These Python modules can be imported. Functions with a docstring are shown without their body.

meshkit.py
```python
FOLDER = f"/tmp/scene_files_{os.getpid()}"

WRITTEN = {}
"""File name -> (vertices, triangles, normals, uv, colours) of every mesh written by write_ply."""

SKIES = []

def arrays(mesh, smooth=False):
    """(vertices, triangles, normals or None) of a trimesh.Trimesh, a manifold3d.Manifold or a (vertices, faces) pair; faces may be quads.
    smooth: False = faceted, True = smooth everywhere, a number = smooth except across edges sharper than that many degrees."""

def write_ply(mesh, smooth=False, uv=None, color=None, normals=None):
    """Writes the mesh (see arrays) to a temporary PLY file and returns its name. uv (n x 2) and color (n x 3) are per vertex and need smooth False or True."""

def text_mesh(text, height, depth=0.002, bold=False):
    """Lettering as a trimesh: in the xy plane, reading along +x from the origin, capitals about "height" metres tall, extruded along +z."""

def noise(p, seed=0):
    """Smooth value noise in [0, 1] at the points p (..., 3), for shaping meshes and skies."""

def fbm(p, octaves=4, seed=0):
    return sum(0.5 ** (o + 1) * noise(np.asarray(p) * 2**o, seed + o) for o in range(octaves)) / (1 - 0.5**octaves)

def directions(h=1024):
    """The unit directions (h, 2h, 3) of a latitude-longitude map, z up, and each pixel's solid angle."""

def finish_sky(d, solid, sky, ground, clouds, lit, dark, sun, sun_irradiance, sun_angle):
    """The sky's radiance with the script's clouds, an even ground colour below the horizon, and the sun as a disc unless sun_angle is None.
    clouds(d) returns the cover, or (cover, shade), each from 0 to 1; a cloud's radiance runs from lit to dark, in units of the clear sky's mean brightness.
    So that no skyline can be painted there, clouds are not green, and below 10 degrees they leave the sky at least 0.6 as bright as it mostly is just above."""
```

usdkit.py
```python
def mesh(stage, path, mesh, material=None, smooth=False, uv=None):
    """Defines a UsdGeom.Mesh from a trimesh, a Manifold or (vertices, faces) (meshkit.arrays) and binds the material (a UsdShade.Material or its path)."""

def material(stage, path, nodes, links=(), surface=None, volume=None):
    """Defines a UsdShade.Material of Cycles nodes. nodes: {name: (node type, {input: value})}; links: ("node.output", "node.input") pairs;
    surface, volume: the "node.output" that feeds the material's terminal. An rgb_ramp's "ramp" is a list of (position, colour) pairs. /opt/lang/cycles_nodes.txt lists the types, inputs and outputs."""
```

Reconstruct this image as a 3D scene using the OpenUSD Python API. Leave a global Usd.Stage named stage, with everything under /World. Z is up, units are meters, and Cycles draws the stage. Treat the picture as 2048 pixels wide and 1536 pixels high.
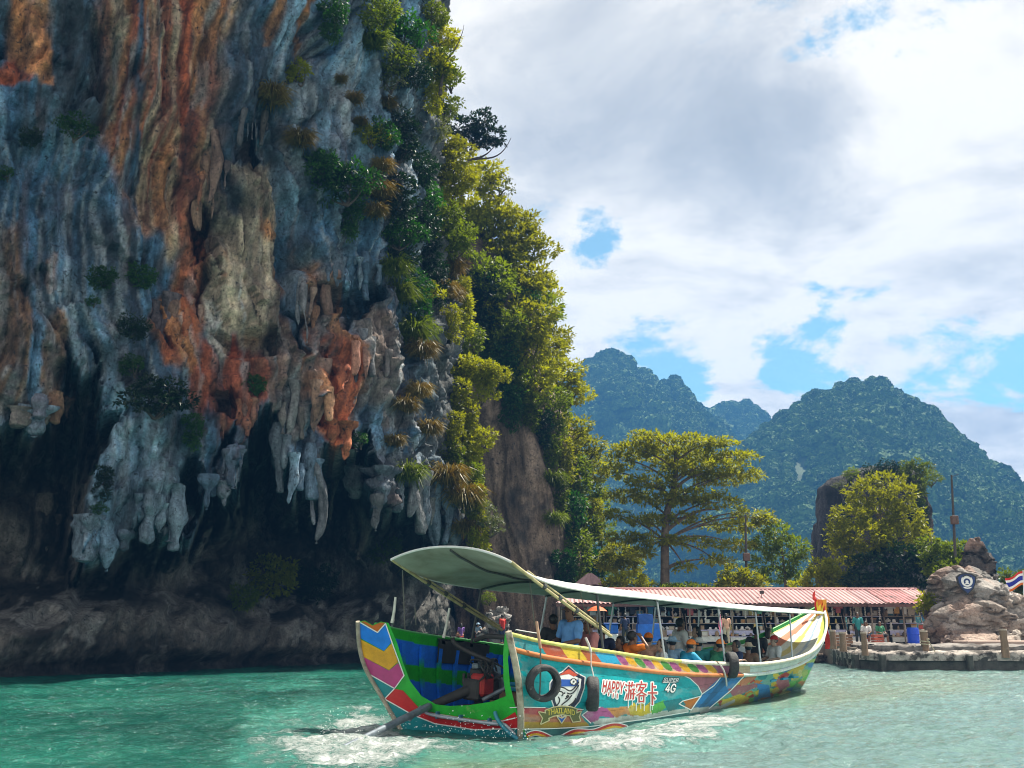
import math, random
import numpy as np, trimesh, manifold3d as m3, shapely
from shapely.geometry import Polygon, LineString, Point
from shapely import affinity
import usdkit, meshkit
from meshkit import fbm, noise, text_mesh
from pxr import Usd, UsdGeom, UsdLux, UsdShade, Gf, Sdf, Vt
from scipy import ndimage

stage = Usd.Stage.CreateInMemory()
UsdGeom.SetStageUpAxis(stage, 'Z'); UsdGeom.SetStageMetersPerUnit(stage, 1.0)
UsdGeom.Xform.Define(stage, '/World'); UsdGeom.Scope.Define(stage, '/World/Looks')
T = Sdf.ValueTypeNames

# ------------------------------------------------------------------ look of the day (see the top of the file)
EXPOSURE = 1.3
SUN_EL, SUN_I = 59.0, 1.25
SKY_S, SKY_TINT = 0.1, (0.52, 0.76, 0.66)
CLOUD_SEED, COVER, CLOUD_B = 3.0, (0.355, 0.455), 4.5
HOLES = [(1190, 458, 85, 0.135), (1780, 360, 330, -0.14), (1450, 330, 400, -0.10), (1900, 600, 170, -0.08), (1960, 780, 220, 0.16), (1640, 735, 200, 0.12), (1730, 40, 110, 0.12), (1930, 40, 120, 0.12), (1300, 730, 150, 0.14), (950, 150, 260, -0.2), (1180, 10, 220, -0.14), (1480, 790, 120, -0.16), (1940, 900, 230, -0.17), (1760, 690, 80, -0.08)]
GREYS = [(1250, 140, 560, 0.13), (1550, 230, 300, 0.12), (1640, 490, 260, 0.08), (1900, 130, 360, -0.12), (1250, 480, 260, -0.08), (1650, 640, 260, -0.08)]
CLOUD_RAMP = [(0.0, (1.14, 1.09, 0.99)), (0.44, (1.08, 1.03, 0.95)), (0.51, (0.92, 0.89, 0.84)), (0.58, (0.75, 0.745, 0.73)), (0.69, (0.58, 0.595, 0.61)), (0.85, (0.44, 0.465, 0.49))]
WATER_RAMP = [(0.3, (0.003, 0.040, 0.031)), (0.5, (0.006, 0.072, 0.054)), (0.7, (0.014, 0.120, 0.088))]
WATER_ROUGH = 0.10
HAZE_C, HAZE_D = (0.12, 0.40, 0.90), 0.00040
# ------------------------------------------------------------------ camera, sky, sun
F, H = 2100.0, 2.0                      # focal length in photo pixels, eye height above the water
PT = math.atan(487 / F); CP, SP = math.cos(PT), math.sin(PT)
cam = UsdGeom.Camera.Define(stage, '/World/camera')
cam.CreateHorizontalApertureAttr(36.0); cam.CreateFocalLengthAttr(36.0 * F / 2048); cam.CreateFStopAttr(0.0)
cam.CreateClippingRangeAttr(Gf.Vec2f(0.1, 20000.0)); cam.CreateExposureAttr(EXPOSURE)
cx = UsdGeom.Xformable(cam); cx.AddTranslateOp().Set(Gf.Vec3d(0, 0, H)); cx.AddRotateXOp().Set(90 + math.degrees(PT))

def ray(px, py):
    a = (px - 1024) / F; b = (768 - py) / F
    return np.array([a, CP - b * SP, SP + b * CP])
def G(px, py, z=0.0):                   # where a line of sight meets a level
    d = ray(px, py); t = (z - H) / d[2]; return np.array([0, 0, H]) + t * d
def P(px, py, y):                       # where a line of sight reaches a distance
    d = ray(px, py); return np.array([0, 0, H]) + d * (y / d[1])
def proj(p):
    p = np.atleast_2d(np.asarray(p, float)); x, y, z = p[:, 0], p[:, 1], p[:, 2] - H
    f = y * CP + z * SP; u = -y * SP + z * CP
    return np.stack([1024 + F * x / f, 768 - F * u / f], 1)

SUN = np.array([0.86, 0.51, 0.0]); SUN = SUN / np.linalg.norm(SUN) * math.cos(math.radians(SUN_EL)); SUN[2] = math.sin(math.radians(SUN_EL))
sun = UsdLux.DistantLight.Define(stage, '/World/sun')
sun.CreateIntensityAttr(SUN_I); sun.CreateAngleAttr(0.5); sun.CreateNormalizeAttr(True); sun.CreateColorAttr(Gf.Vec3f(1.0, 0.93, 0.80))
zc = -np.array(SUN)                      # the light shines along -z: its z axis points to the sun
zax = np.array(SUN); xax = np.cross([0, 0, 1.0], zax); xax /= np.linalg.norm(xax); yax = np.cross(zax, xax)
UsdGeom.Xformable(sun).AddTransformOp().Set(Gf.Matrix4d(*xax, 0, *yax, 0, *zax, 0, 0, 0, 0, 1))

def skydir(px, py):
    d = ray(px, py); return tuple(d / np.linalg.norm(d))
def sky_material():
    n, l = {}, []
    n['tc'] = ('texture_coordinate', {})
    n['sky'] = ('sky_texture', dict(sky_type='single_scattering', sun_disc=False, sun_elevation=math.radians(SUN_EL), sun_rotation=math.atan2(SUN[0], SUN[1]), altitude=0.0, air_density=1.0, aerosol_density=0.6, ozone_density=3.0))
    n['skyb'] = ('mix', dict(mix_type='multiply', fac=1.0, color2=SKY_TINT)); l.append(('sky.color', 'skyb.color1'))
    # cloud layer: the direction projected on a flat layer
    n['sep'] = ('separate_xyz', {}); l.append(('tc.generated', 'sep.vector'))
    n['h'] = ('math', dict(math_type='maximum', value2=0.02)); l.append(('sep.z', 'h.value1'))
    n['h2'] = ('math', dict(math_type='add', value2=0.22)); l.append(('h.value', 'h2.value1'))
    n['ux'] = ('math', dict(math_type='divide')); l += [('sep.x', 'ux.value1'), ('h2.value', 'ux.value2')]
    n['uy'] = ('math', dict(math_type='divide')); l += [('sep.y', 'uy.value1'), ('h2.value', 'uy.value2')]
    n['uv'] = ('combine_xyz', dict(z=CLOUD_SEED)); l += [('ux.value', 'uv.x'), ('uy.value', 'uv.y')]
    n['n1'] = ('noise_texture', dict(scale=2.6, detail=12.0, roughness=0.60, distortion=0.35)); l.append(('uv.vector', 'n1.vector'))
    n['n2'] = ('noise_texture', dict(scale=1.15, detail=4.0, roughness=0.5, distortion=0.3)); l.append(('uv.vector', 'n2.vector'))
    n['off'] = ('vector_math', dict(math_type='add', vector2=(0.07, 0.05, 0.0))); l.append(('uv.vector', 'off.vector1'))
    n['n3'] = ('noise_texture', dict(scale=2.6, detail=12.0, roughness=0.60, distortion=0.35)); l.append(('off.vector', 'n3.vector'))
    # gaps of blue low over the hills and a few above, their outlines broken up
    n['wn'] = ('noise_texture', dict(scale=9.0, detail=8.0, roughness=0.62)); l.append(('tc.generated', 'wn.vector'))
    n['ws'] = ('vector_math', dict(math_type='multiply_add', vector2=(0.16, 0.16, 0.16), vector3=(-0.08, -0.08, -0.08))); l.append(('wn.color', 'ws.vector1'))
    n['dir'] = ('vector_math', dict(math_type='add')); l += [('tc.generated', 'dir.vector1'), ('ws.vector', 'dir.vector2')]
    cur = 'n1.fac'
    for k, (px, py, r, a) in enumerate(HOLES):
        d = skydir(px, py)
        n[f'd{k}'] = ('vector_math', dict(math_type='distance', vector2=d)); l.append(('dir.vector', f'd{k}.vector1'))
        n[f'm{k}'] = ('map_range', dict(range_type='smoothstep', from_min=0.0, from_max=r / F, to_min=a, to_max=0.0, clamp=True)); l.append((f'd{k}.value', f'm{k}.value'))
        n[f's{k}'] = ('math', dict(math_type='subtract')); l += [(cur, f's{k}.value1'), (f'm{k}.result', f's{k}.value2')]
        cur = f's{k}.value'
    n['cov'] = ('map_range', dict(range_type='smoothstep', from_min=COVER[0], from_max=COVER[1], to_min=0.10, to_max=1.0, clamp=True)); l.append((cur, 'cov.value'))
    # shade: thick parts grey, edges and the sun side white
    n['df'] = ('math', dict(math_type='subtract')); l += [('n3.fac', 'df.value1'), ('n1.fac', 'df.value2')]
    n['t1'] = ('math', dict(math_type='multiply', value2=0.9)); l.append(('df.value', 't1.value1'))
    n['t2'] = ('math', dict(math_type='multiply_add', value2=0.55)); l += [('n1.fac', 't2.value1'), ('t1.value', 't2.value3')]
    n['th'] = ('math', dict(math_type='multiply_add', value2=0.45)); l += [('n2.fac', 'th.value1'), ('t2.value', 'th.value3')]
    cur = 'th.value'
    for k, (px, py, r, a) in enumerate(GREYS):
        d = skydir(px, py)
        n[f'gd{k}'] = ('vector_math', dict(math_type='distance', vector2=d)); l.append(('dir.vector', f'gd{k}.vector1'))
        n[f'gm{k}'] = ('map_range', dict(range_type='smoothstep', from_min=0.0, from_max=r / F, to_min=a, to_max=0.0, clamp=True)); l.append((f'gd{k}.value', f'gm{k}.value'))
        n[f'gs{k}'] = ('math', dict(math_type='add')); l += [(cur, f'gs{k}.value1'), (f'gm{k}.result', f'gs{k}.value2')]
        cur = f'gs{k}.value'
    n['shade'] = ('rgb_ramp', {'ramp': CLOUD_RAMP}); l.append((cur, 'shade.fac'))
    n['shm'] = ('mix', dict(mix_type='multiply', fac=1.0, color2=(CLOUD_B,) * 3)); l.append(('shade.color', 'shm.color1'))
    n['mx'] = ('mix', dict(mix_type='mix')); l += [('cov.result', 'mx.fac'), ('skyb.color', 'mx.color1'), ('shm.color', 'mx.color2')]
    n['bg'] = ('background_shader', dict(strength=SKY_S)); l.append(('mx.color', 'bg.color'))
    return usdkit.material(stage, '/World/Looks/sky', n, l, surface='bg.background')
dome = UsdLux.DomeLight.Define(stage, '/World/sky'); dome.CreateIntensityAttr(1.0)
UsdShade.MaterialBindingAPI.Apply(dome.GetPrim()).Bind(sky_material())
dome.GetPrim().SetCustomDataByKey('kind', 'structure')
# ------------------------------------------------------------------ helpers
W = '/World'
_n = {}
def numbered(base, parent=W):
    k = (parent, base); i = _n.get(k, 0); _n[k] = i + 1
    return f'{parent}/{base}' + (f'_{i:03d}' if i else '')
def path_of(p): return p if isinstance(p, str) else str(p.GetPath())
def tag(prim, label=None, cat=None, group=None, kind=None):
    for k, v in (('label', label), ('category', cat), ('group', group), ('kind', kind)):
        if v: prim.SetCustomDataByKey(k, v)
    return prim
def mat4(loc=(0, 0, 0), rz=0.0, sc=1.0, rx=0.0, ry=0.0):
    s = np.broadcast_to(np.asarray(sc, float), 3)
    m = trimesh.transformations.euler_matrix(rx, ry, rz, 'sxyz') @ np.diag([*s, 1.0]); m[:3, 3] = loc
    return m
def gf(m): return Gf.Matrix4d(*np.asarray(m).T.ravel().tolist())
def thing(name, label=None, cat=None, loc=(0, 0, 0), rz=0.0, group=None, kind=None, m=None):
    x = UsdGeom.Xform.Define(stage, numbered(name))
    x.AddTransformOp().Set(gf(m if m is not None else mat4(loc, rz)))
    return tag(x.GetPrim(), label, cat, group, kind)
def part(name, mesh, mat, parent=W, smooth=False, col=None, label=None):
    p = path_of(parent)
    q = usdkit.mesh(stage, numbered(name, p), mesh, mat, smooth=smooth)
    if col is not None:
        UsdGeom.PrimvarsAPI(q).CreatePrimvar('col', T.Color3fArray, 'vertex').Set(Vt.Vec3fArray.FromNumpy(np.asarray(col, np.float32)))
    if label: q.GetPrim().SetCustomDataByKey('label', label)
    return q.GetPrim()
def solo(name, mesh, mat, label, cat, group=None, kind=None, smooth=False, col=None):
    return tag(part(name, mesh, mat, W, smooth, col), label, cat, group, kind)
_cls = {}
def klass(name):                         # a class prim whose parts the copies share
    c = stage.CreateClassPrim('/World/' + name); c.SetTypeName('Xform'); _cls[name] = c; return c
def place(cls, name, label, cat, m, group=None):
    x = UsdGeom.Xform.Define(stage, numbered(name)); x.AddTransformOp().Set(gf(m))
    p = x.GetPrim(); p.GetReferences().AddInternalReference('/World/' + cls); p.SetInstanceable(True)
    return tag(p, label, cat, group)
def sub(parent, name):
    x = UsdGeom.Xform.Define(stage, numbered(name, path_of(parent))); return x.GetPrim()
cat_ = trimesh.util.concatenate
def box(x0, x1, y0, y1, z0, z1):
    b = trimesh.creation.box([x1 - x0, y1 - y0, z1 - z0]); b.apply_translation([(x0 + x1) / 2, (y0 + y1) / 2, (z0 + z1) / 2]); return b
def rbox(size, r=0.02, at=(0, 0, 0), m=None):  # a box with chamfered edges
    a = np.asarray(size, float) / 2; r = min(r, a.min() * 0.95); pts = []
    for sx in (-1, 1):
        for sy in (-1, 1):
            for sz in (-1, 1):
                s = np.array([sx, sy, sz])
                for k in range(3):
                    q = (a - r) * s; q[k] = a[k] * s[k]; pts.append(q)
    h = trimesh.convex.convex_hull(np.array(pts))
    if m is not None: h.apply_transform(m)
    h.apply_translation(at); return h
def tube(pts, rad, sides=7, caps=True):
    p = np.asarray(pts, float); n = len(p); r = np.broadcast_to(np.asarray(rad, float), (n,))
    t = np.gradient(p, axis=0); t /= np.linalg.norm(t, axis=1, keepdims=True) + 1e-9
    ref = np.array([0, 0, 1.0]) if abs(t[:, 2]).mean() < 0.8 else np.array([1.0, 0, 0])
    a = np.cross(t, ref); a /= np.linalg.norm(a, axis=1, keepdims=True) + 1e-9; b = np.cross(t, a)
    an = np.arange(sides) * 2 * np.pi / sides
    v = (p[:, None] + r[:, None, None] * (np.cos(an)[None, :, None] * a[:, None] + np.sin(an)[None, :, None] * b[:, None])).reshape(-1, 3)
    f = []
    for i in range(n - 1):
        for j in range(sides):
            k = (j + 1) % sides; A, B, C, D = i * sides + j, i * sides + k, (i + 1) * sides + k, (i + 1) * sides + j
            f += [(A, C, B), (A, D, C)]
    if caps:
        v = np.vstack([v, p[0], p[-1]]); c0, c1 = len(v) - 2, len(v) - 1
        for j in range(sides):
            k = (j + 1) % sides; f += [(c0, j, k), (c1, (n - 1) * sides + k, (n - 1) * sides + j)]
    return trimesh.Trimesh(v, f, process=False)
def gridfaces(nu, nv, flip=False):
    i, j = np.meshgrid(np.arange(nu - 1), np.arange(nv - 1), indexing='ij')
    a = (i * nv + j).ravel(); b = a + nv; c = b + 1; d = a + 1
    q = np.vstack([np.stack([a, b, c], 1), np.stack([a, c, d], 1)])
    return q[:, ::-1] if flip else q
def bez(pts, n=12):                      # a smooth curve through points
    pts = np.asarray(pts, float); t = np.arange(len(pts)); u = np.linspace(0, len(pts) - 1, n)
    from scipy.interpolate import CubicSpline
    return CubicSpline(t, pts)(u) if len(pts) > 2 else pts[0] + (pts[-1] - pts[0]) * np.linspace(0, 1, n)[:, None]
def sm(a, b, x):
    t = np.clip((np.asarray(x, float) - a) / (b - a), 0, 1); return t * t * (3 - 2 * t)
def rough(mesh, amp, freq, seed=0, octaves=3):
    m = mesh.copy(); n = m.vertex_normals; m.vertices = m.vertices + n * ((fbm(m.vertices * freq, octaves, seed) - 0.5) * 2 * amp)[:, None]; return m
def rock(size, seed, sub_=4, amp=0.25, freq=1.1, cuts=9):
    """a boulder: a ball cut by planes, then roughened"""
    rng = np.random.default_rng(seed); m = trimesh.creation.icosphere(sub_); v = m.vertices.copy()
    for _ in range(cuts):
        d = rng.normal(size=3); d /= np.linalg.norm(d); h = rng.uniform(0.55, 0.85); e = v @ d - h; v -= np.maximum(e, 0)[:, None] * d
    m.vertices = v * np.asarray(size, float)
    m.vertices += m.vertex_normals * ((fbm(m.vertices * freq, 5, seed) - 0.5) * 2 * amp)[:, None]
    return m

# ------------------------------------------------------------------ materials
_m = {}
def mat(name, color, rough=0.6, metal=0.0, var=0.12, scale=6.0, bump=0.0, bscale=40.0, coat=0.0, spec=0.5, dirt=None, rnd=0.0, streak=False):
    """a principled surface with noise in its colour and relief"""
    if name in _m: return _m[name]
    c = np.array(color, float)
    n = {'tc': ('texture_coordinate', {}), 'p': ('principled_bsdf', dict(roughness=rough, metallic=metal, coat_weight=coat, specular_ior_level=spec)),
         'geo': ('geometry', {}),
         'nz': ('noise_texture', dict(scale=scale, detail=6.0, roughness=0.6)),
         'rp': ('rgb_ramp', {'ramp': [(0.25, tuple(c * (1 - var * 1.6))), (0.5, tuple(c)), (0.75, tuple(np.minimum(c * (1 + var * 1.3), 0.95)))]})}
    l = [('nz.fac', 'rp.fac')]
    if streak:
        n['mp'] = ('mapping', dict(scale=(1.0, 1.0, 0.12))); l += [('geo.position', 'mp.vector'), ('mp.vector', 'nz.vector')]
    else: l += [('geo.position', 'nz.vector')]
    out = 'rp.color'
    if dirt:
        dc, lo, hi = dirt
        n['dn'] = ('noise_texture', dict(scale=scale * 0.45, detail=8.0, roughness=0.7)); n['dm'] = ('map_range', dict(from_min=lo, from_max=hi, clamp=True))
        n['dx'] = ('mix', dict(mix_type='mix', color2=dc)); l += [('geo.position', 'dn.vector'), ('dn.fac', 'dm.value'), ('dm.result', 'dx.fac'), (out, 'dx.color1')]; out = 'dx.color'
    if rnd:
        n['oi'] = ('object_info', {}); n['ov'] = ('map_range', dict(from_min=0.0, from_max=1.0, to_min=1 - rnd, to_max=1 + rnd)); n['hs'] = ('hsv', {})
        l += [('oi.random', 'ov.value'), ('ov.result', 'hs.value'), (out, 'hs.color')]; out = 'hs.color'
    l.append((out, 'p.base_color'))
    if bump:
        n['bn'] = ('noise_texture', dict(scale=bscale, detail=5.0, roughness=0.65)); n['bp'] = ('bump', dict(strength=bump, distance=0.03))
        l += [('geo.position', 'bn.vector'), ('bn.fac', 'bp.height'), ('bp.normal', 'p.normal')]
    _m[name] = usdkit.material(stage, '/World/Looks/' + name, n, l, surface='p.BSDF'); return _m[name]
def mat_col(name, rough=0.8, nscale=3.0, nvar=0.35, bump=0.5, bscale=6.0, bdist=0.12, streak=0.25, spec=0.3, fine=18.0, speck=None, coat=0.0):
    """a surface whose own colours are stored at the points, with grain and relief on top"""
    if name in _m: return _m[name]
    n = {'at': ('attribute', dict(attribute='col')), 'geo': ('geometry', {}), 'mp': ('mapping', dict(scale=(1.0, 1.0, streak))),
         'nz': ('noise_texture', dict(scale=nscale, detail=8.0, roughness=0.65)), 'mr': ('map_range', dict(from_min=0.3, from_max=0.7, to_min=1 - nvar, to_max=1 + nvar, clamp=True)),
         'nf': ('noise_texture', dict(scale=fine, detail=4.0, roughness=0.7)), 'mf': ('map_range', dict(from_min=0.3, from_max=0.7, to_min=1 - nvar * 0.7, to_max=1 + nvar * 0.7, clamp=True)),
         'ml': ('math', dict(math_type='multiply')), 'hs': ('hsv', {}),
         'bn': ('noise_texture', dict(scale=bscale, detail=8.0, roughness=0.68)), 'bp': ('bump', dict(strength=bump, distance=bdist)),
         'p': ('principled_bsdf', dict(roughness=rough, specular_ior_level=spec, coat_weight=coat))}
    l = [('geo.position', 'mp.vector'), ('mp.vector', 'nz.vector'), ('geo.position', 'nf.vector'), ('nz.fac', 'mr.value'), ('nf.fac', 'mf.value'), ('mr.result', 'ml.value1'), ('mf.result', 'ml.value2'),
         ('ml.value', 'hs.value'), ('at.color', 'hs.color'), ('mp.vector', 'bn.vector'), ('bn.fac', 'bp.height'), ('bp.normal', 'p.normal')]
    out = 'hs.color'
    if speck:
        col, lo, hi, sc = speck
        n['sn'] = ('noise_texture', dict(scale=sc, detail=6.0, roughness=0.75)); n['sr'] = ('map_range', dict(from_min=lo, from_max=hi, clamp=True)); n['sx'] = ('mix', dict(color2=col))
        l += [('geo.position', 'sn.vector'), ('sn.fac', 'sr.value'), ('sr.result', 'sx.fac'), (out, 'sx.color1')]; out = 'sx.color'
    l.append((out, 'p.base_color'))
    _m[name] = usdkit.material(stage, '/World/Looks/' + name, n, l, surface='p.BSDF'); return _m[name]
def leaf_mat(name, c0, c1, c2, trans=0.4, rough=0.45, tint=None, var=0.25):
    """leaves: three tones by leaf and by plant, light passing through"""
    if name in _m: return _m[name]
    tr = tuple(np.minimum(np.array(c1) * np.array(tint or (1.5, 1.35, 0.7)), 0.9))
    n = {'geo': ('geometry', {}), 'oi': ('object_info', {}), 'rp': ('rgb_ramp', {'ramp': [(0.0, c0), (0.5, c1), (1.0, c2)]}),
         'hs': ('hsv', {}), 'ov': ('map_range', dict(to_min=1 - var, to_max=1 + var)),
         'p': ('principled_bsdf', dict(roughness=rough, specular_ior_level=0.35)), 't': ('translucent_bsdf', {}), 'tm': ('mix', dict(mix_type='multiply', fac=1.0, color2=tuple(np.array(tr) / max(np.array(c1).max(), 1e-3)))),
         'mx': ('mix_closure', dict(fac=trans))}
    l = [('geo.random_per_island', 'rp.fac'), ('oi.random', 'ov.value'), ('ov.result', 'hs.value'), ('rp.color', 'hs.color'), ('hs.color', 'p.base_color'), ('hs.color', 'tm.color1'), ('tm.color', 't.color'), ('p.BSDF', 'mx.closure1'), ('t.BSDF', 'mx.closure2')]
    _m[name] = usdkit.material(stage, '/World/Looks/' + name, n, l, surface='mx.closure'); return _m[name]
# ------------------------------------------------------------------ traced outlines: distance maps of regions of the rock face and the water
MX0, MX1, MY0, MY1, MS = -900, 2600, -500, 1700, 4
_gx, _gy = np.meshgrid(np.arange(MX0, MX1, MS), np.arange(MY0, MY1, MS))
def region(*polys):
    m = np.zeros(_gx.shape, bool)
    for p in polys: m |= shapely.contains_xy(Polygon(p).buffer(0), _gx, _gy)
    return (ndimage.distance_transform_edt(m) - ndimage.distance_transform_edt(~m)) * MS
def look(mp, q): return ndimage.map_coordinates(mp, [(q[:, 1] - MY0) / MS, (q[:, 0] - MX0) / MS], order=1, mode='nearest')

# ------------------------------------------------------------------ the limestone cliff
from scipy.interpolate import PchipInterpolator
from scipy.spatial import cKDTree
UP = np.array([(-38, 29), (-27, 34.5), (-19.3, 40), (-13.2, 43.5), (-8.5, 47.5), (-6.0, 51.5), (-4.3, 55), (-3.5, 58.5), (-3.7, 63), (-5, 70), (-8, 82.0)])
us = np.concatenate([[0], np.cumsum(np.linalg.norm(np.diff(UP, axis=0), axis=1))])
pxU, pyU = PchipInterpolator(us, UP[:, 0]), PchipInterpolator(us, UP[:, 1])
S = np.concatenate([np.arange(0, 20, 0.16), np.arange(20, 54, 0.095), np.arange(54, us[-1], 0.3)])
ZZ = np.concatenate([np.arange(-1.5, 32, 0.1), np.arange(32, 47, 0.2)])
sg, zg = np.meshgrid(S, ZZ, indexing='ij'); sf, zf = sg.ravel(), zg.ravel()
bx, by = pxU(sf), pyU(sf)
dx_, dy_ = pxU.derivative()(sf), pyU.derivative()(sf); ln = np.hypot(dx_, dy_); nx_, ny_ = dy_ / ln, -dx_ / ln   # outwards
lean = 0.24 * np.maximum(zf - 9, 0) * (1 - sm(50, 56, sf))
bx = bx + nx_ * lean * 0.35 - 0.10 * np.maximum(zf - 6, 0) * sm(36, 50, sf); by = by + ny_ * lean - 0.0 * zf
base = np.stack([bx, by, zf], 1)
q0 = proj(base)
wq = q0 + np.stack([(fbm(base * [0.9, 0.9, 0.35], 3, 5) - 0.5) * 70, (fbm(base * [0.8, 0.8, 0.5], 3, 6) - 0.5) * 90], 1)
LIP = [(-900, 850), (0, 850), (40, 862), (75, 852), (115, 835), (135, 790), (150, 735), (178, 770), (192, 850), (180, 950), (168, 1050), (163, 1100), (180, 1130), (215, 1134), (240, 1095), (270, 1060), (300, 1078), (330, 1090), (375, 1092), (386, 1040), (388, 960), (398, 1000), (415, 1010), (440, 985), (480, 965), (487, 920), (468, 890), (500, 880), (512, 830), (545, 870), (560, 930), (575, 1000), (590, 930), (610, 985), (628, 930), (650, 905), (690, 912), (715, 930), (722, 1020), (712, 1070), (735, 1000), (790, 1015), (820, 985), (850, 1010), (870, 1060), (900, 1070), (950, 1120), (1000, 1140), (1400, 1160), (1400, 1600), (-900, 1600)]
low = region(LIP)
c = np.stack([sf, np.zeros_like(sf), zf], 1)
w1 = (fbm(c * [0.25, 1, 0.12], 3, 31) - 0.5)
f1 = 1 - np.abs(2 * fbm(np.stack([sf * 0.42 + w1 * 3.2, w1, zf * 0.055], 1), 2, 32) - 1)
f2 = 1 - np.abs(2 * fbm(np.stack([sf * 1.25 + w1 * 6.0, w1 * 2, zf * 0.17], 1), 3, 33) - 1)
f3 = 1 - np.abs(2 * fbm(np.stack([sf * 3.0 + w1 * 9, w1 * 3, zf * 0.34], 1), 3, 34) - 1)
lw = look(low, q0 + np.stack([(fbm(base * [1.6, 1.6, 0.6], 3, 8) - 0.5) * 26, (fbm(base * [1.8, 1.8, 0.5], 3, 9) - 0.5) * 60], 1))
k1, k2, k3 = [np.sqrt(np.clip(1 - f_, 0, 1)) - 0.5 for f_ in (f1, f2, f3)]
lw = lw - 62 * k1 - 66 * k2 - 42 * k3
R = sm(-3, 6, lw)
back = np.interp(q0[:, 0], [-900, 0, 190, 390, 560, 650, 780, 864, 902, 1000], [0.5, 0.8, 2.5, 4.2, 7.5, 9.0, 8.5, 6.5, 5.0, 3.0])

cave = 6.5 * sm(0, 60, lw) * (1 - sm(1150, 1255, q0[:, 1] + (fbm(base * 0.5, 3, 12) - 0.5) * 90)) * (1 - 0.75 * sm(640, 760, q0[:, 0])) * (1 - 0.45 * np.exp(-((q0[:, 0] - 300) / 110) ** 2))
# hollows in the upper face
HOL = [([(470, 240), (495, 228), (535, 235), (540, 300), (520, 330), (500, 300), (480, 320)], 1.2), ([(395, 385), (425, 400), (440, 440), (425, 470), (405, 520), (392, 470), (380, 420)], 1.6), ([(640, 545), (690, 570), (760, 565), (765, 600), (735, 640), (690, 630), (650, 600)], 2.0), ([(435, 655), (480, 665), (560, 650), (575, 690), (540, 715), (470, 705)], 1.1), ([(318, 620), (330, 600), (345, 700), (330, 690)], 1.3), ([(405, 560), (425, 480), (432, 560), (415, 640)], 0.9), ([(600, 610), (622, 640), (610, 720), (596, 690)], 1.0), ([(430, 780), (465, 775), (480, 820), (455, 845), (432, 830)], 1.4), ([(195, 30), (212, 10), (208, 190), (196, 200)], 1.1), ([(0, 75), (22, 70), (20, 105), (0, 110)], 1.0), ([(880, 640), (905, 640), (905, 800), (880, 760)], 1.2), ([(100, 745), (130, 720), (145, 800), (128, 830)], 1.0), ([(690, 640), (705, 640), (700, 760), (690, 740)], .7), ([(640, 690), (655, 700), (652, 860), (640, 830)], .7)]
hol = np.zeros(len(base))
for pl, dep in HOL: hol = np.maximum(hol, dep * sm(-7, 13, look(region(pl), q0 + np.stack([(fbm(base * 1.5, 2, 21) - 0.5) * 24, (fbm(base * 1.1, 2, 22) - 0.5) * 40], 1))))
rec = R * back + cave + hol * 1.5
vx, vy = base[:, 0], base[:, 1]; vl = np.hypot(vx, vy); base[:, 0] += vx / vl * rec; base[:, 1] += vy / vl * rec
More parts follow.
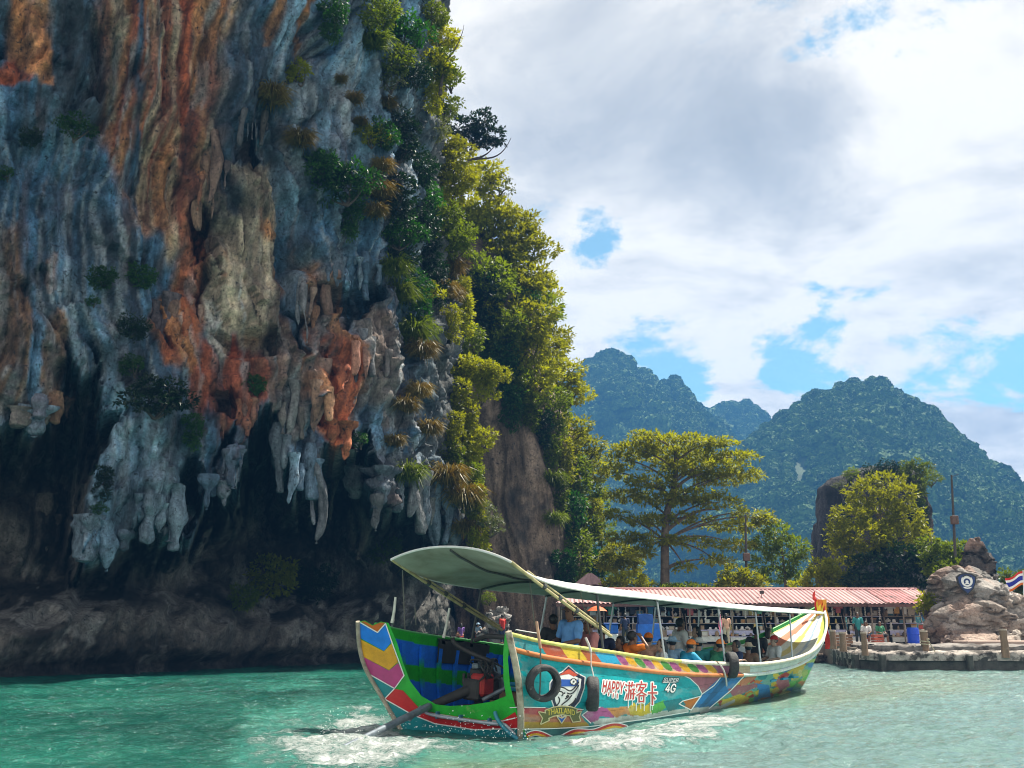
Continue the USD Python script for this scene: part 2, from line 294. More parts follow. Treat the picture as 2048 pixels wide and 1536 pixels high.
# bulges, curtains and flutes
b1 = fbm(c * [0.13, 1, 0.11], 2, 35) - 0.5; b2 = fbm(c * [0.7, 1, 0.45], 5, 36) - 0.5; b3 = fbm(c * [3.0, 1, 2.2], 3, 37) - 0.5
smoothzone = sm(-20, 20, look(region([(0, 150), (200, 250), (300, 430), (330, 640), (120, 640), (60, 400), (0, 380)]), wq))
flut = 1 - 0.7 * smoothzone
pan = sm(0.40, 0.58, fbm(c * [0.16, 1, 0.09], 3, 45)); flut = flut * (0.30 + 0.70 * pan)
# fractured slabs: cells of their own set-back and tilt, with sharp edges between them
rnc = np.random.default_rng(46); cs_ = np.stack([rnc.uniform(0, us[-1], 2600), rnc.uniform(-2, 48, 2600) * 0.42], 1); wp_ = np.stack([sf + (fbm(c * [0.8, 1, 0.5], 4, 47) - 0.5) * 1.6, (zf + (fbm(c * [0.8, 1, 0.5], 4, 48) - 0.5) * 2.4) * 0.42], 1)
ci = cKDTree(cs_).query(wp_)[1]; de = wp_ - cs_[ci]; slab = rnc.uniform(-0.30, 0.30, 2600)[ci] + (rnc.normal(0, 0.30, (2600, 2))[ci] * de).sum(1)
disp = 2.6 * b1 + flut * (2.1 * k1 + 1.1 * k2 + 0.4 * k3) + (0.35 * k2 + 0.16 * k3) * (1 - flut) + 1.4 * b2 + 0.5 * b3 + slab * (1.0 - 0.5 * pan)
lowz = sm(6, 3, zf)
disp = disp * (1 - 0.35 * lowz) + lowz * 1.1 * (fbm(base * [0.5, 0.5, 0.9], 5, 41) - 0.5)
disp -= 1.3 * np.exp(-((zf - 0.35) / 0.45) ** 2)                                     # the notch cut by the tide
base[:, 0] += nx_ * disp; base[:, 1] += ny_ * disp
cliff_v = base
# the rock's own colours, with cave shade darkened in below the lip
BLUE, PALE, ORNG, RUST, CREAM, DARK, TEAL = [np.array(x) for x in ((0.075, 0.165, 0.275), (0.25, 0.41, 0.56), (0.52, 0.225, 0.09), (0.40, 0.10, 0.04), (0.58, 0.47, 0.34), (0.035, 0.033, 0.03), (0.07, 0.12, 0.155))]
tone = fbm(np.stack([sf * 0.8 + w1 * 4, w1, zf * 0.07], 1), 4, 51); t2 = fbm(base * [0.5, 0.5, 0.35], 5, 52)
colr = BLUE + (PALE - BLUE) * (sm(0.5, 0.68, tone) * 0.9)[:, None]; colr = colr + (TEAL - colr) * (sm(0.52, 0.36, t2) * 0.9)[:, None]
ts_ = fbm(np.stack([sf * 1.7 + w1 * 6, w1, zf * 0.05 + 4], 1), 4, 58); wq = wq + np.stack([0 * ts_, (ts_ - 0.5) * 110], 1)
def zone(polys, color, feather=26, amount=1.0, soft=None):
    global colr
    a = sm(-feather, feather, look(region(*polys), wq)) * amount
    if soft is not None: a = a * soft
    colr = colr + (np.array(color) - colr) * a[:, None]
st = fbm(np.stack([sf * 1.1 + w1 * 5, w1, zf * 0.05], 1), 4, 55); st2 = fbm(np.stack([sf * 2.2 + w1 * 7, w1, zf * 0.06 + 9], 1), 4, 56)
zone([[(205, -400), (470, -400), (458, 100), (452, 200), (445, 330), (445, 420), (410, 480), (395, 500), (330, 435), (290, 432), (258, 380), (235, 300), (205, 210)]], ORNG)
zone([[(205, -400), (470, -400), (455, 200), (440, 460), (400, 500), (290, 432), (205, 210)]], CREAM, 26, 0.75, sm(0.52, 0.62, st))
zone([[(205, -400), (470, -400), (455, 200), (440, 460), (400, 500), (290, 432), (205, 210)]], RUST, 26, 0.9, sm(0.5, 0.62, st2))
zone([[(218, -400), (246, -400), (240, 120), (236, 215), (216, 200)]], CREAM * 0.95, 10)
zone([[(268, -400), (292, -400), (292, 150), (285, 260), (300, 330), (282, 420), (262, 380), (275, 230)]], BLUE * 0.8, 9)
zone([[(362, -400), (398, -400), (396, 180), (405, 300), (375, 330), (368, 200)]], RUST, 9)
zone([[(400, -100), (460, -100), (425, 250), (440, 330), (405, 300)]], ORNG * 1.25, 10)
zone([[(25, -400), (105, -400), (112, 100), (120, 180), (60, 150), (25, 110)]], ORNG * 1.1, 14)
zone([[(-40, 100), (40, 112), (60, 160), (-40, 150)]], RUST, 10)
zone([[(533, -400), (562, -400), (560, 90), (545, 120), (535, 60)]], ORNG, 8); zone([[(605, -10), (625, -10), (620, 130), (608, 140)]], ORNG * .8, 7)
zone([[(395, 410), (450, 430), (432, 560), (402, 650), (385, 725), (328, 705), (318, 640), (345, 560), (370, 470)]], ORNG * 0.95, 14); zone([[(395, 410), (450, 430), (402, 650), (385, 725), (328, 705), (318, 640), (345, 560)]], RUST, 14, 0.8, sm(0.48, 0.6, st2))
zone([[(445, 420), (560, 400), (600, 560), (580, 640), (545, 700), (420, 690), (405, 600), (430, 500)]], CREAM, 22); zone([[(445, 420), (560, 400), (580, 640), (420, 690), (405, 600)]], ORNG, 20, 0.9, sm(0.5, 0.62, t2))
zone([[(480, 330), (570, 330), (575, 420), (480, 430)]], CREAM * 0.7, 20)
zone([[(375, 700), (575, 690), (580, 760), (500, 800), (480, 875), (425, 862), (388, 800)]], (0.40, 0.11, 0.055), 16)
zone([[(590, 520), (655, 520), (690, 640), (720, 780), (712, 920), (675, 915), (650, 850), (600, 820), (590, 700)]], ORNG, 18, 0.95, sm(0.38, 0.5, st)); zone([[(625, 640), (690, 700), (712, 920), (665, 905), (640, 820)]], RUST * 1.15, 14, 0.9)
zone([[(700, 600), (800, 640), (800, 860), (720, 830)]], (0.2, 0.165, 0.14), 18, 0.85)
zone([[(540, 560), (600, 560), (600, 900), (540, 860)]], (0.22, 0.18, 0.15), 14, 0.8); zone([[(600, 440), (625, 440), (622, 700), (602, 690)]], BLUE * 1.3, 8)
zone([[(-300, 420), (30, 430), (55, 640), (130, 640), (136, 760), (125, 830), (60, 860), (-300, 850)]], (0.27, 0.16, 0.10), 16); zone([[(62, 560), (88, 560), (85, 700), (75, 850), (45, 850), (60, 700)]], (0.13, 0.27, 0.42), 8)
zone([[(95, 500), (118, 520), (120, 600), (100, 590)]], ORNG * .8, 8)
zone([[(185, 790), (390, 800), (385, 1100), (160, 1130), (170, 950)]], (0.22, 0.36, 0.49), 16, 0.85); zone([[(300, 880), (330, 880), (345, 1100), (325, 1100)], [(235, 880), (255, 880), (250, 1000), (240, 1000)]], (0.42, 0.56, 0.68), 7, 0.9)
zone([[(40, 460), (120, 460), (200, 620), (240, 860), (190, 800), (110, 600)]], PALE * 0.85, 16, 0.8, sm(0.4, 0.55, tone))
zone([[(720, 900), (830, 900), (840, 1000), (720, 1060)]], (0.13, 0.15, 0.18), 12)
gl = sm(1090, 1130, wq[:, 1]) * sm(0, 40, lw)
def stain(freq, fz, seed, lo, hi, color, amount, msk=1.0):
    global colr
    r_ = 1 - np.abs(2 * fbm(np.stack([sf * freq + w1 * 7 * freq / 2, w1 * 2, zf * fz + seed], 1), 4, seed) - 1); a = sm(lo, hi, r_) * amount * msk * sm(0.35, 0.55, fbm(base * [0.45, 0.45, 0.2], 4, seed + 1))
    colr = colr + (np.array(color) - colr) * a[:, None]
stain(0.9, 0.035, 161, 0.80, 0.93, (0.030, 0.030, 0.032), 0.6); stain(2.4, 0.07, 163, 0.80, 0.92, (0.025, 0.025, 0.028), 0.5); stain(1.6, 0.05, 165, 0.86, 0.95, (0.40, 0.44, 0.47), 0.5); stain(1.2, 0.05, 167, 0.84, 0.94, (0.34, 0.14, 0.055), 0.16); stain(4.5, 0.14, 169, 0.80, 0.92, (0.03, 0.032, 0.036), 0.45)
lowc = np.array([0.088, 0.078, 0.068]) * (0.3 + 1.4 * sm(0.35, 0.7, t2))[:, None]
colr = colr + (lowc - colr) * (sm(-2, 12, lw))[:, None]  # rock below the lip coloured darker to deepen the shade of the caves
pat = sm(0.56, 0.63, fbm(base * [0.75, 0.75, 0.4], 5, 61)) * sm(1000, 1150, q0[:, 1]) * sm(0, 50, lw)
colr = colr + (np.array([0.27, 0.255, 0.235]) - colr) * (0.75 * pat)[:, None]
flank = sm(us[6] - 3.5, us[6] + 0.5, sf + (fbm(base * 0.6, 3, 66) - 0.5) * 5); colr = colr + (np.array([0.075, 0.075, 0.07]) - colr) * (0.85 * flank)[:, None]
wet = sm(0.9, 0.3, zf + (fbm(base * 1.5, 3, 62) - 0.5)); colr = colr * (1 - 0.75 * wet)[:, None]
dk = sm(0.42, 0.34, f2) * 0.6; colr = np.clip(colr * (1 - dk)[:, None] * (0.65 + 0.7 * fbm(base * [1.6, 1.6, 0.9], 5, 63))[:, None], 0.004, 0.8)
CLIFF = thing('cliff', 'tall limestone cliff streaked blue and orange above dark sea caves', 'cliff', kind='structure')
rockm = mat_col('cliff_rock', rough=0.85, nscale=1.9, nvar=0.6, bump=1.0, bscale=2.8, bdist=0.32, streak=0.35, fine=8.0, speck=((0.02, 0.025, 0.03), 0.56, 0.66, 4.2))
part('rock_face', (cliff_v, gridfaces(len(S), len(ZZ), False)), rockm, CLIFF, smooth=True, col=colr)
cap = np.array([(-42, 27, 46.8), (-27, 31, 46.8), (-12, 42, 46.8), (-8, 52, 46.8), (-9, 82, 46.8), (-42, 82, 46.8)])
part('cliff_top', (cap, np.array([(0, 1, 2), (0, 2, 3), (0, 3, 4), (0, 4, 5)])), rockm, CLIFF, col=np.tile(BLUE, (6, 1)))
cliff_q = proj(cliff_v).reshape(len(S), len(ZZ), 2); cliff_g = cliff_v.reshape(len(S), len(ZZ), 3)
from scipy.spatial import cKDTree
_front = sf < us[7] + 1
_kt = cKDTree(proj(cliff_v)[_front]); _kv = cliff_v[_front]
def on_cliff(px, py):                    # the nearest point of the rock along a line of sight
    k = _kt.query((px, py), k=6)[1]; return _kv[k[np.argmin(_kv[k][:, 1])]]
# stalactites that hang from the lips and curtains: (tip px, tip py, length px, width px, tone)
DRIPS = [(60, 868, 70, 60, 0), (105, 850, 80, 44, 1), (182, 1120, 90, 50, 2), (214, 1134, 90, 56, 2), (300, 1085, 110, 46, 2), (352, 1098, 130, 44, 2), (418, 1018, 70, 36, 3), (446, 1004, 80, 30, 3), (472, 968, 90, 34, 3), (470, 884, 80, 34, 1), (560, 985, 150, 34, 5), (582, 1003, 110, 30, 5), (616, 990, 100, 34, 5), (585, 895, 120, 34, 4), (650, 1085, 190, 34, 4), (690, 915, 80, 44, 1), (725, 1112, 150, 40, 4), (750, 1015, 90, 60, 3), (795, 1020, 70, 44, 3), (868, 1092, 150, 36, 2), (894, 1080, 120, 34, 5), (845, 1060, 120, 34, 4), (915, 1112, 110, 30, 2), (408, 475, 130, 22, 1), (428, 425, 150, 34, 1), (490, 305, 80, 13, 4), (512, 308, 80, 13, 4), (528, 292, 66, 11, 4), (670, 580, 80, 24, 3), (694, 588, 90, 26, 5), (716, 584, 80, 24, 5), (738, 604, 90, 28, 3), (128, 1064, 100, 28, 4), (100, 1092, 100, 34, 4), (505, 850, 70, 30, 4), (610, 690, 150, 22, 4), (640, 862, 140, 34, 4), (655, 724, 140, 26, 1), (335, 702, 130, 40, 1), (368, 706, 140, 44, 1), (720, 794, 130, 24, 3), (762, 784, 140, 26, 3)]
TONES = [(0.22, 0.17, 0.14), (0.3, 0.15, 0.08), (0.21, 0.28, 0.35), (0.12, 0.15, 0.19), (0.2, 0.165, 0.13), (0.13, 0.24, 0.34)]
def drip_mesh(L, r, seed):
    nv, nu = 26, 14; t = np.linspace(0, 1, nv); rr = r * (0.24 + 0.76 * (1 - t) ** 0.6) * (1 + 0.25 * np.sin(t * 9 + seed)) * (1 - sm(0.93, 1.0, t) * 0.7)
    an = np.arange(nu) * 2 * np.pi / nu; v = np.stack([rr[:, None] * np.cos(an), rr[:, None] * np.sin(an), np.broadcast_to(-L * t[:, None], (nv, nu))], -1).reshape(-1, 3)
    rib = (fbm(np.stack([v[:, 0] * 2.6, v[:, 1] * 2.6, v[:, 2] * 0.35 + seed * 3.1], 1), 4, seed) - 0.5); d = v[:, :2] / (np.linalg.norm(v[:, :2], axis=1, keepdims=True) + 1e-6)
    v[:, :2] += d * (rib * r * 2.8)[:, None]; v[:, 0] += L * 0.05 * np.sin(v[:, 2] * 1.3 + seed)
    f = []
    for i in range(nv - 1):
        for j in range(nu):
            k = (j + 1) % nu; f += [(i * nu + j, (i + 1) * nu + j, (i + 1) * nu + k), (i * nu + j, (i + 1) * nu + k, i * nu + k)]
    v = np.vstack([v, [[v[-nu:, 0].mean(), v[-nu:, 1].mean(), -L - r * 0.15]]]); f += [((nv - 1) * nu + j, len(v) - 1, (nv - 1) * nu + (j + 1) % nu) for j in range(nu)]
    return v, np.array(f)
rngd = np.random.default_rng(17); _kcol = colr[_front]
for k, (px, py, L, wd, tn) in enumerate(DRIPS):
    for j in range(3):                    # each a cluster: one long, its neighbours shorter
        qx = px + (0, -0.55, 0.6)[j] * wd * rngd.uniform(0.7, 1.2); LL = L * (1.0, 0.62, 0.5)[j] * rngd.uniform(0.8, 1.1); qy = py if j == 0 else py - L * rngd.uniform(0.12, 0.35)
        i_ = _kt.query((qx, qy - LL), k=6)[1]; i_ = i_[np.argmin(_kv[i_][:, 1])]; a = _kv[i_]; s_ = a[1] / F; rad = wd * s_ * (0.42, 0.3, 0.27)[j]
        v, f = drip_mesh(LL * s_ * 1.05, rad, 70 + k * 3 + j); v = v + a + np.array([0.0, rad * 0.7, 0.0])
        g = np.array(TONES[tn]) * 0.3 + _kcol[i_] * 0.65; cc = g * (0.45 + 1.1 * fbm(v * [2.6, 2.6, 0.8], 4, 90 + k))[:, None]
        part('stalactite', (v, f), rockm, CLIFF, smooth=True, col=np.clip(cc, 0, 1))

# ------------------------------------------------------------------ the second buttress behind it, brown ribbed rock under trees
def buttress(name, label, prof, cy, depth, seed, colors, nflute=1.0, jag=0.0):
    """a rock tower: prof = (height, left x, right x) rows; a half round plan"""
    pr = np.array(prof, float); z = np.arange(pr[0, 0], pr[-1, 0], 0.17); an = np.linspace(-0.15, np.pi + 0.15, 210)
    xl, xr = np.interp(z, pr[:, 0], pr[:, 1]), np.interp(z, pr[:, 0], pr[:, 2])
    zz, aa = np.meshgrid(z, an, indexing='ij'); xm, rx = (xl + xr) / 2, (xr - xl) / 2
    x = xm[:, None] - rx[:, None] * np.cos(aa); y = cy - depth * (0.25 + 0.75 * np.minimum(rx[:, None] / rx.max(), 1)) * np.sin(aa)
    v = np.stack([x, y, zz], -1).reshape(-1, 3); arc = (aa * rx.max()).ravel()
    wv = fbm(v * [0.2, 0.2, 0.1], 3, seed) - 0.5
    fl = 1 - np.abs(2 * fbm(np.stack([arc * 0.8 + wv * 3 + v[:, 2] * 0.05, wv, v[:, 2] * 0.05], 1), 4, seed + 1) - 1)
    d = nflute * 1.4 * (fl - 0.7) + 1.3 * (fbm(v * [0.35, 0.35, 0.25], 5, seed + 2) - 0.5)
    nrm = np.stack([-np.cos(aa), -np.sin(aa), 0 * aa], -1).reshape(-1, 3); v = v + nrm * d[:, None]
    st_ = fbm(np.stack([arc * 1.2 + wv * 5, wv, v[:, 2] * 0.06], 1), 4, seed + 4)
    c0, c1, c2 = [np.array(k) for k in colors]; cc = c0 + (c1 - c0) * sm(0.4, 0.6, st_)[:, None]; cc = cc + (c2 - cc) * (sm(0.55, 0.68, fbm(v * 0.5, 4, seed + 5)) * 0.8)[:, None]
    cc *= (0.6 + 0.8 * fbm(v * [1.3, 1.3, 0.5], 4, seed + 6))[:, None]
    th = thing(name, label, 'cliff', kind='structure'); part('rock_face', (v, gridfaces(len(z), len(an))[:, ::-1]), rockm, th, smooth=True, col=cc)
    kt = cKDTree(proj(v)); return v, kt
def edge(py, x0, x1, y): return [P(0, py, y)[2], P(x0, py, y)[0], P(x1, py, y)[0]]
but_v, but_kt = buttress('cliff', 'brown ribbed limestone buttress topped with trees behind the boat canopy', [edge(p, a, b, 73) for p, a, b in [(1290, 880, 1200), (1150, 880, 1185), (950, 870, 1170), (850, 850, 1150), (700, 840, 1100), (600, 830, 1080), (500, 820, 1040), (420, 800, 960), (395, 800, 860)]], 80, 9, 200, ((0.13, 0.095, 0.07), (0.24, 0.175, 0.13), (0.05, 0.045, 0.04)))
def on_but(px, py):
    k = but_kt.query((px, py), k=8)[1]; return but_v[k[np.argmin(but_v[k][:, 1])]]

# ------------------------------------------------------------------ hills far behind
HR = [(1380, 1010), (1440, 950), (1500, 890), (1535, 862), (1560, 848), (1600, 810), (1640, 790), (1700, 772), (1740, 772), (1790, 800), (1850, 842), (1900, 890), (1950, 945), (2000, 1005), (2060, 1060), (2150, 1110), (2300, 1150), (2600, 1190)]
HL = [(900, 900), (1000, 840), (1100, 770), (1160, 752), (1172, 735), (1190, 714), (1220, 700), (1248, 708), (1262, 738), (1290, 748), (1308, 770), (1340, 770), (1358, 765), (1368, 798), (1388, 832), (1430, 860), (1500, 930), (1600, 1010), (1700, 1060)]
HM = [(1250, 900), (1340, 870), (1400, 838), (1430, 824), (1480, 815), (1510, 820), (1535, 858), (1600, 880), (1700, 960), (1800, 1040)]
def hill(sky, D, front, seed, name, label, amp, crowns, csize, cliffs):
    sx = np.array([P(px, py, D)[0] for px, py in sky]); sz = np.array([P(px, py, D)[2] for px, py in sky])
    xs = np.arange(sx[0], sx[-1], 2.6); ts = np.linspace(0, 1.35, 90); xx, tt = np.meshgrid(xs, ts, indexing='ij')
    top = np.interp(xs, sx, sz); top = top + (fbm(np.stack([xs * 0.075, xs * 0, xs * 0], 1), 4, seed) - 0.5) * 8
    g = np.where(tt <= 1, 0.5 * tt ** 1.0 + 0.5 * sm(0.15, 1.0, tt), 1 - (tt - 1) * 1.2); y = D - front * (1 - tt)
    v = np.stack([xx * (y / D) ** 0.3, y, 1.0 + (top[:, None] - 1.0) * g], -1).reshape(-1, 3)
    nz = (fbm(v * [0.019, 0.012, 0.019], 5, seed + 1) - 0.5) * amp * np.sin(np.clip(tt, 0, 1).ravel() * np.pi * 0.93); v[:, 1] -= nz * 1.6; v[:, 2] += nz * 0.5
    ridge = 1 - np.abs(2 * fbm(v * [0.014, 0.0025, 0.004], 3, seed + 3) - 1); v[:, 1] -= (ridge - 0.7) * amp * 1.7
    me = trimesh.Trimesh(v, gridfaces(len(xs), len(ts)), process=False)
    if me.face_normals[:, 1].mean() > 0: me = trimesh.Trimesh(v, gridfaces(len(xs), len(ts), True), process=False)
    th = thing(name, label, 'hill', kind='structure')
    part('slope', me, mat('hill_ground', (0.028, 0.052, 0.018), 0.9, var=0.4, scale=0.15), th, smooth=True)
    rng = np.random.default_rng(seed); fi = rng.choice(len(me.faces), crowns, p=me.area_faces * (0.4 + np.clip(me.face_normals[:, 2] + 0.5, 0, 1)) / (me.area_faces * (0.4 + np.clip(me.face_normals[:, 2] + 0.5, 0, 1))).sum())
    r1, r2 = rng.random((2, crowns)); k = r1 + r2 > 1; r1[k], r2[k] = 1 - r1[k], 1 - r2[k]; tri = me.triangles[fi]
    p = tri[:, 0] + (tri[:, 1] - tri[:, 0]) * r1[:, None] + (tri[:, 2] - tri[:, 0]) * r2[:, None]
    bare = np.zeros(crowns, bool)
    for (cxx, cyy, rx, ry) in cliffs:
        q = proj(p); bare |= (((q[:, 0] - cxx) / rx) ** 2 + ((q[:, 1] - cyy) / ry) ** 2 + (fbm(p * 0.075, 3, 7) - 0.5) * 1.6) < 1
    p = p[~bare]; n = len(p)
    pi = UsdGeom.PointInstancer.Define(stage, f'{th.GetPath()}/tree_crowns'); protos = []
    for j in range(3):
        r_ = np.random.default_rng(300 + j); dd_ = r_.normal(size=(380, 3)); dd_ /= np.linalg.norm(dd_, axis=1, keepdims=True); dd_[:, 2] = np.abs(dd_[:, 2]) * 1.2 - 0.25
        cc_ = dd_ * (0.55 + 0.55 * fbm(dd_ * 1.8 + j * 5, 3, 310 + j))[:, None]; lf = dd_ + r_.normal(0, 0.5, dd_.shape); lf /= np.linalg.norm(lf, axis=1, keepdims=True); sx_ = np.cross(lf, r_.normal(size=lf.shape)); sx_ /= np.linalg.norm(sx_, axis=1, keepdims=True); sy_ = np.cross(lf, sx_); h_ = r_.uniform(0.10, 0.21, (380, 1))
        vv = np.stack([cc_ - sx_ * h_, cc_ - sy_ * h_, cc_ + sx_ * h_, cc_ + sy_ * h_], 1).reshape(-1, 3); k_ = np.arange(380) * 4
        protos.append(part('crown', (vv, np.vstack([np.stack([k_, k_ + 1, k_ + 2], 1), np.stack([k_, k_ + 2, k_ + 3], 1)])), hill_leaf, str(pi.GetPath()) + '/kinds', smooth=False).GetPath())
    pi.CreatePrototypesRel().SetTargets(protos); pi.CreateProtoIndicesAttr(Vt.IntArray.FromNumpy(rng.integers(0, 3, n).astype(np.int32)))
    pi.CreatePositionsAttr(Vt.Vec3fArray.FromNumpy(p.astype(np.float32)))
    s = (csize * rng.lognormal(0, 0.38, n))[:, None] * rng.uniform(0.8, 1.25, (n, 3)); pi.CreateScalesAttr(Vt.Vec3fArray.FromNumpy(s.astype(np.float32)))
    a = rng.uniform(0, np.pi, n); pi.CreateOrientationsAttr(Vt.QuathArray([Gf.Quath(float(math.cos(x)), 0, 0, float(math.sin(x))) for x in a]))
    tag(pi.GetPrim(), 'forest canopy covering the slope', kind='stuff')
hill_leaf = usdkit.material(stage, '/World/Looks/hill_leaf', {'oi': ('object_info', {}), 'rp': ('rgb_ramp', {'ramp': [(0, (0.04, 0.082, 0.018)), (0.5, (0.055, 0.108, 0.022)), (1, (0.075, 0.135, 0.028))]}), 'geo': ('geometry', {}), 'nz': ('noise_texture', dict(scale=0.6, detail=5.0)), 'mr': ('map_range', dict(from_min=0.3, from_max=0.7, to_min=0.72, to_max=1.28)), 'hs': ('hsv', {}), 'p': ('principled_bsdf', dict(roughness=0.8, specular_ior_level=0.2))}, [('oi.random', 'rp.fac'), ('rp.color', 'hs.color'), ('geo.position', 'nz.vector'), ('nz.fac', 'mr.value'), ('mr.result', 'hs.value'), ('hs.color', 'p.base_color')], surface='p.BSDF')
hill(HR, 680, 300, 401, 'hill', 'steep rounded forested hill to the right behind the yellow tree', 26, 26000, 3.0, [(1600, 935, 22, 30), (1562, 945, 12, 14), (1905, 1075, 14, 40)])
hill(HL, 900, 360, 411, 'hill', 'jagged forested karst peak to the left behind the layered tree', 28, 20000, 3.7, [(1345, 800, 10, 30)])
hill(HM, 1050, 240, 421, 'hill', 'low forested saddle hill between two taller peaks', 20, 8000, 4.2, [])

# ------------------------------------------------------------------ water
def graded(lo, f0, f1, hi, fine, grow=1.13):
    a = list(np.arange(f0, f1, fine)); d = fine; x = a[-1]
    while x < hi: d *= grow; x += d; a.append(x)
    d, x, b = fine, a[0], []
    while x > lo: d *= grow; x -= d; b.append(x)
    return np.array(b[::-1] + a)
wx = graded(-3000, -15, 22, 3000, 0.075); wy = graded(-60, 14.5, 46, 6000, 0.075)
xx, yy = np.meshgrid(wx, wy, indexing='ij'); wv = np.stack([xx.ravel(), yy.ravel(), 0 * xx.ravel()], 1)
far = np.clip(1.5 - np.hypot(wv[:, 0], wv[:, 1] - 25) / 90, 0, 1)
def rid(p, sd, o=3): return (1 - np.abs(2 * fbm(p, o, sd) - 1)) - 0.6
ca, sa = math.cos(0.5), math.sin(0.5); ux = wv[:, 0] * ca + wv[:, 1] * sa; uy = -wv[:, 0] * sa + wv[:, 1] * ca
wp = np.stack([ux, uy, 0 * ux], 1)
hgt = 0.21 * rid(wp * [0.24, 0.42, 1] + (fbm(wp * 0.2, 2, 500) - 0.5)[:, None] * 0.8, 501) + 0.13 * rid(wp * [0.7, 1.15, 1] + (fbm(wp * 0.5, 2, 502) - 0.5)[:, None], 503) + 0.085 * rid(wp * [1.9, 2.9, 1], 505) + 0.028 * rid(wp * [5, 7.5, 1], 507)
wq_ = proj(wv + [0, 0, 1e-6]); ok = wv[:, 1] > 8
FOAM = [[(540, 1500), (575, 1480), (640, 1475), (650, 1445), (690, 1430), (745, 1420), (790, 1440), (830, 1472), (900, 1480), (1000, 1487), (1055, 1490), (1120, 1488), (1200, 1474), (1300, 1446), (1400, 1424), (1490, 1420), (1525, 1445), (1460, 1486), (1330, 1510), (1200, 1518), (1080, 1514), (960, 1504), (880, 1506), (860, 1522), (760, 1560), (600, 1545), (560, 1520)]]
FOAM2 = [[(480, 1376), (560, 1368), (640, 1362), (660, 1370), (600, 1382), (500, 1388)], [(170, 1362), (250, 1357), (300, 1356), (290, 1366), (200, 1374)], [(600, 1400), (640, 1396), (700, 1410), (700, 1425), (640, 1412)], [(70, 1410), (100, 1407), (98, 1414), (75, 1415)], [(800, 1500), (900, 1490), (1100, 1500), (1000, 1516), (860, 1516)], [(575, 1436), (605, 1432), (600, 1448), (585, 1450)], [(1380, 1400), (1600, 1385), (1640, 1392), (1450, 1425), (1390, 1425)]]
jit = np.stack([(fbm(wv * [2.5, 2.5, 1], 3, 511) - 0.5) * 60, (fbm(wv * [2.5, 2.5, 1], 3, 512) - 0.5) * 34], 1)
fq = np.where(ok[:, None], wq_ + jit, -800)
fo = sm(-34, 40, look(region(*FOAM), fq)); fo2 = np.maximum(sm(-10, 22, look(region(*FOAM2), fq)) * 0.55, sm(-30, 40, look(region([(500, 1440), (640, 1400), (800, 1452), (1050, 1484), (1300, 1448), (1500, 1412), (1640, 1385), (1580, 1440), (1480, 1490), (1250, 1530), (900, 1545), (700, 1600), (450, 1560)]), fq)) * 0.60)
foam = np.clip(np.maximum(fo, fo2) * (0.80 + 0.48 * fbm(wv * [0.9, 0.9, 1], 4, 518)), 0, 0.84) * ok
bl = (wv - np.array([-1.15, 21.82, 0])) @ np.array([[0.589, 0.808], [0.808, -0.589], [0, 0]]); near_ = sm(4.2, 2.2, np.abs(bl[:, 1])) * sm(-3.0, -0.6, bl[:, 0]) * sm(22, 19, bl[:, 0]); hgt = hgt * (1 - 0.7 * near_) - 0.07 * near_
hgt = hgt * far + fo * ok * (0.02 + 0.2 * (fbm(wv * [1.4, 1.4, 1], 4, 515) - 0.42) + 0.12 * (fbm(wv * [5, 5, 1], 3, 516) - 0.5))
wv[:, 2] = hgt
sandy = look(region([(1380, 1385), (1900, 1360), (1980, 1380), (1700, 1420), (1480, 1420)], [(850, 1520), (1300, 1515), (1250, 1600), (800, 1600)]), fq); sandy = sm(-30, 30, sandy) * ok
pale = ok * sm(850, 1350, wq_[:, 0] + (fbm(wv * [0.15, 0.15, 1], 3, 520) - 0.5) * 500) + (1 - ok) * 0.5  # bright sky reflection painted into the water colour towards the right
n = {'at': ('attribute', dict(attribute='col')), 'sp': ('separate_color', {}), 'geo': ('geometry', {}),
     'f0': ('noise_texture', dict(scale=1.5, detail=10.0, roughness=0.76, distortion=0.5)), 'fz': ('noise_texture', dict(scale=6.5, detail=6.0, roughness=0.72, distortion=1.2)), 'f1': ('math', dict(math_type='add')), 'f1h': ('math', dict(math_type='multiply', value2=0.5)), 'aer': ('mix', dict(color2=(0.09, 0.33, 0.27))), 'aef': ('math', dict(math_type='multiply', value2=0.65)), 'inv': ('math', dict(math_type='subtract', value1=0.905)), 'sc': ('math', dict(math_type='multiply', value2=0.62)), 'lo': ('math', dict(math_type='add', value2=0.1)),
     'th': ('math', dict(math_type='subtract')), 'fm': ('map_range', dict(range_type='smoothstep', from_min=-0.05, from_max=0.20, clamp=True)),
     'cn': ('noise_texture', dict(scale=0.22, detail=4.0)), 'cr': ('rgb_ramp', {'ramp': WATER_RAMP}), 'sd': ('mix', dict(color2=(0.16, 0.20, 0.12))), 'sdf': ('math', dict(math_type='multiply', value2=0.55)),
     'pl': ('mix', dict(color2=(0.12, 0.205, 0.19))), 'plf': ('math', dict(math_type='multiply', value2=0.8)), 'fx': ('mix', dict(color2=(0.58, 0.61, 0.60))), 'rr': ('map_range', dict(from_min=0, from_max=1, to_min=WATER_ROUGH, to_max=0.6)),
     'bn': ('noise_texture', dict(scale=3.6, detail=7.0, roughness=0.6, distortion=0.3)), 'mp': ('mapping', dict(rotation=(0, 0, 0.5), scale=(0.75, 1.3, 1))), 'bp': ('bump', dict(strength=0.85, distance=0.22)),
     'fb': ('bump', dict(strength=0.8, distance=0.12)), 'fs': ('math', dict(math_type='multiply', value2=1.0)),
     'p': ('principled_bsdf', dict(ior=1.33, specular_ior_level=0.5))}
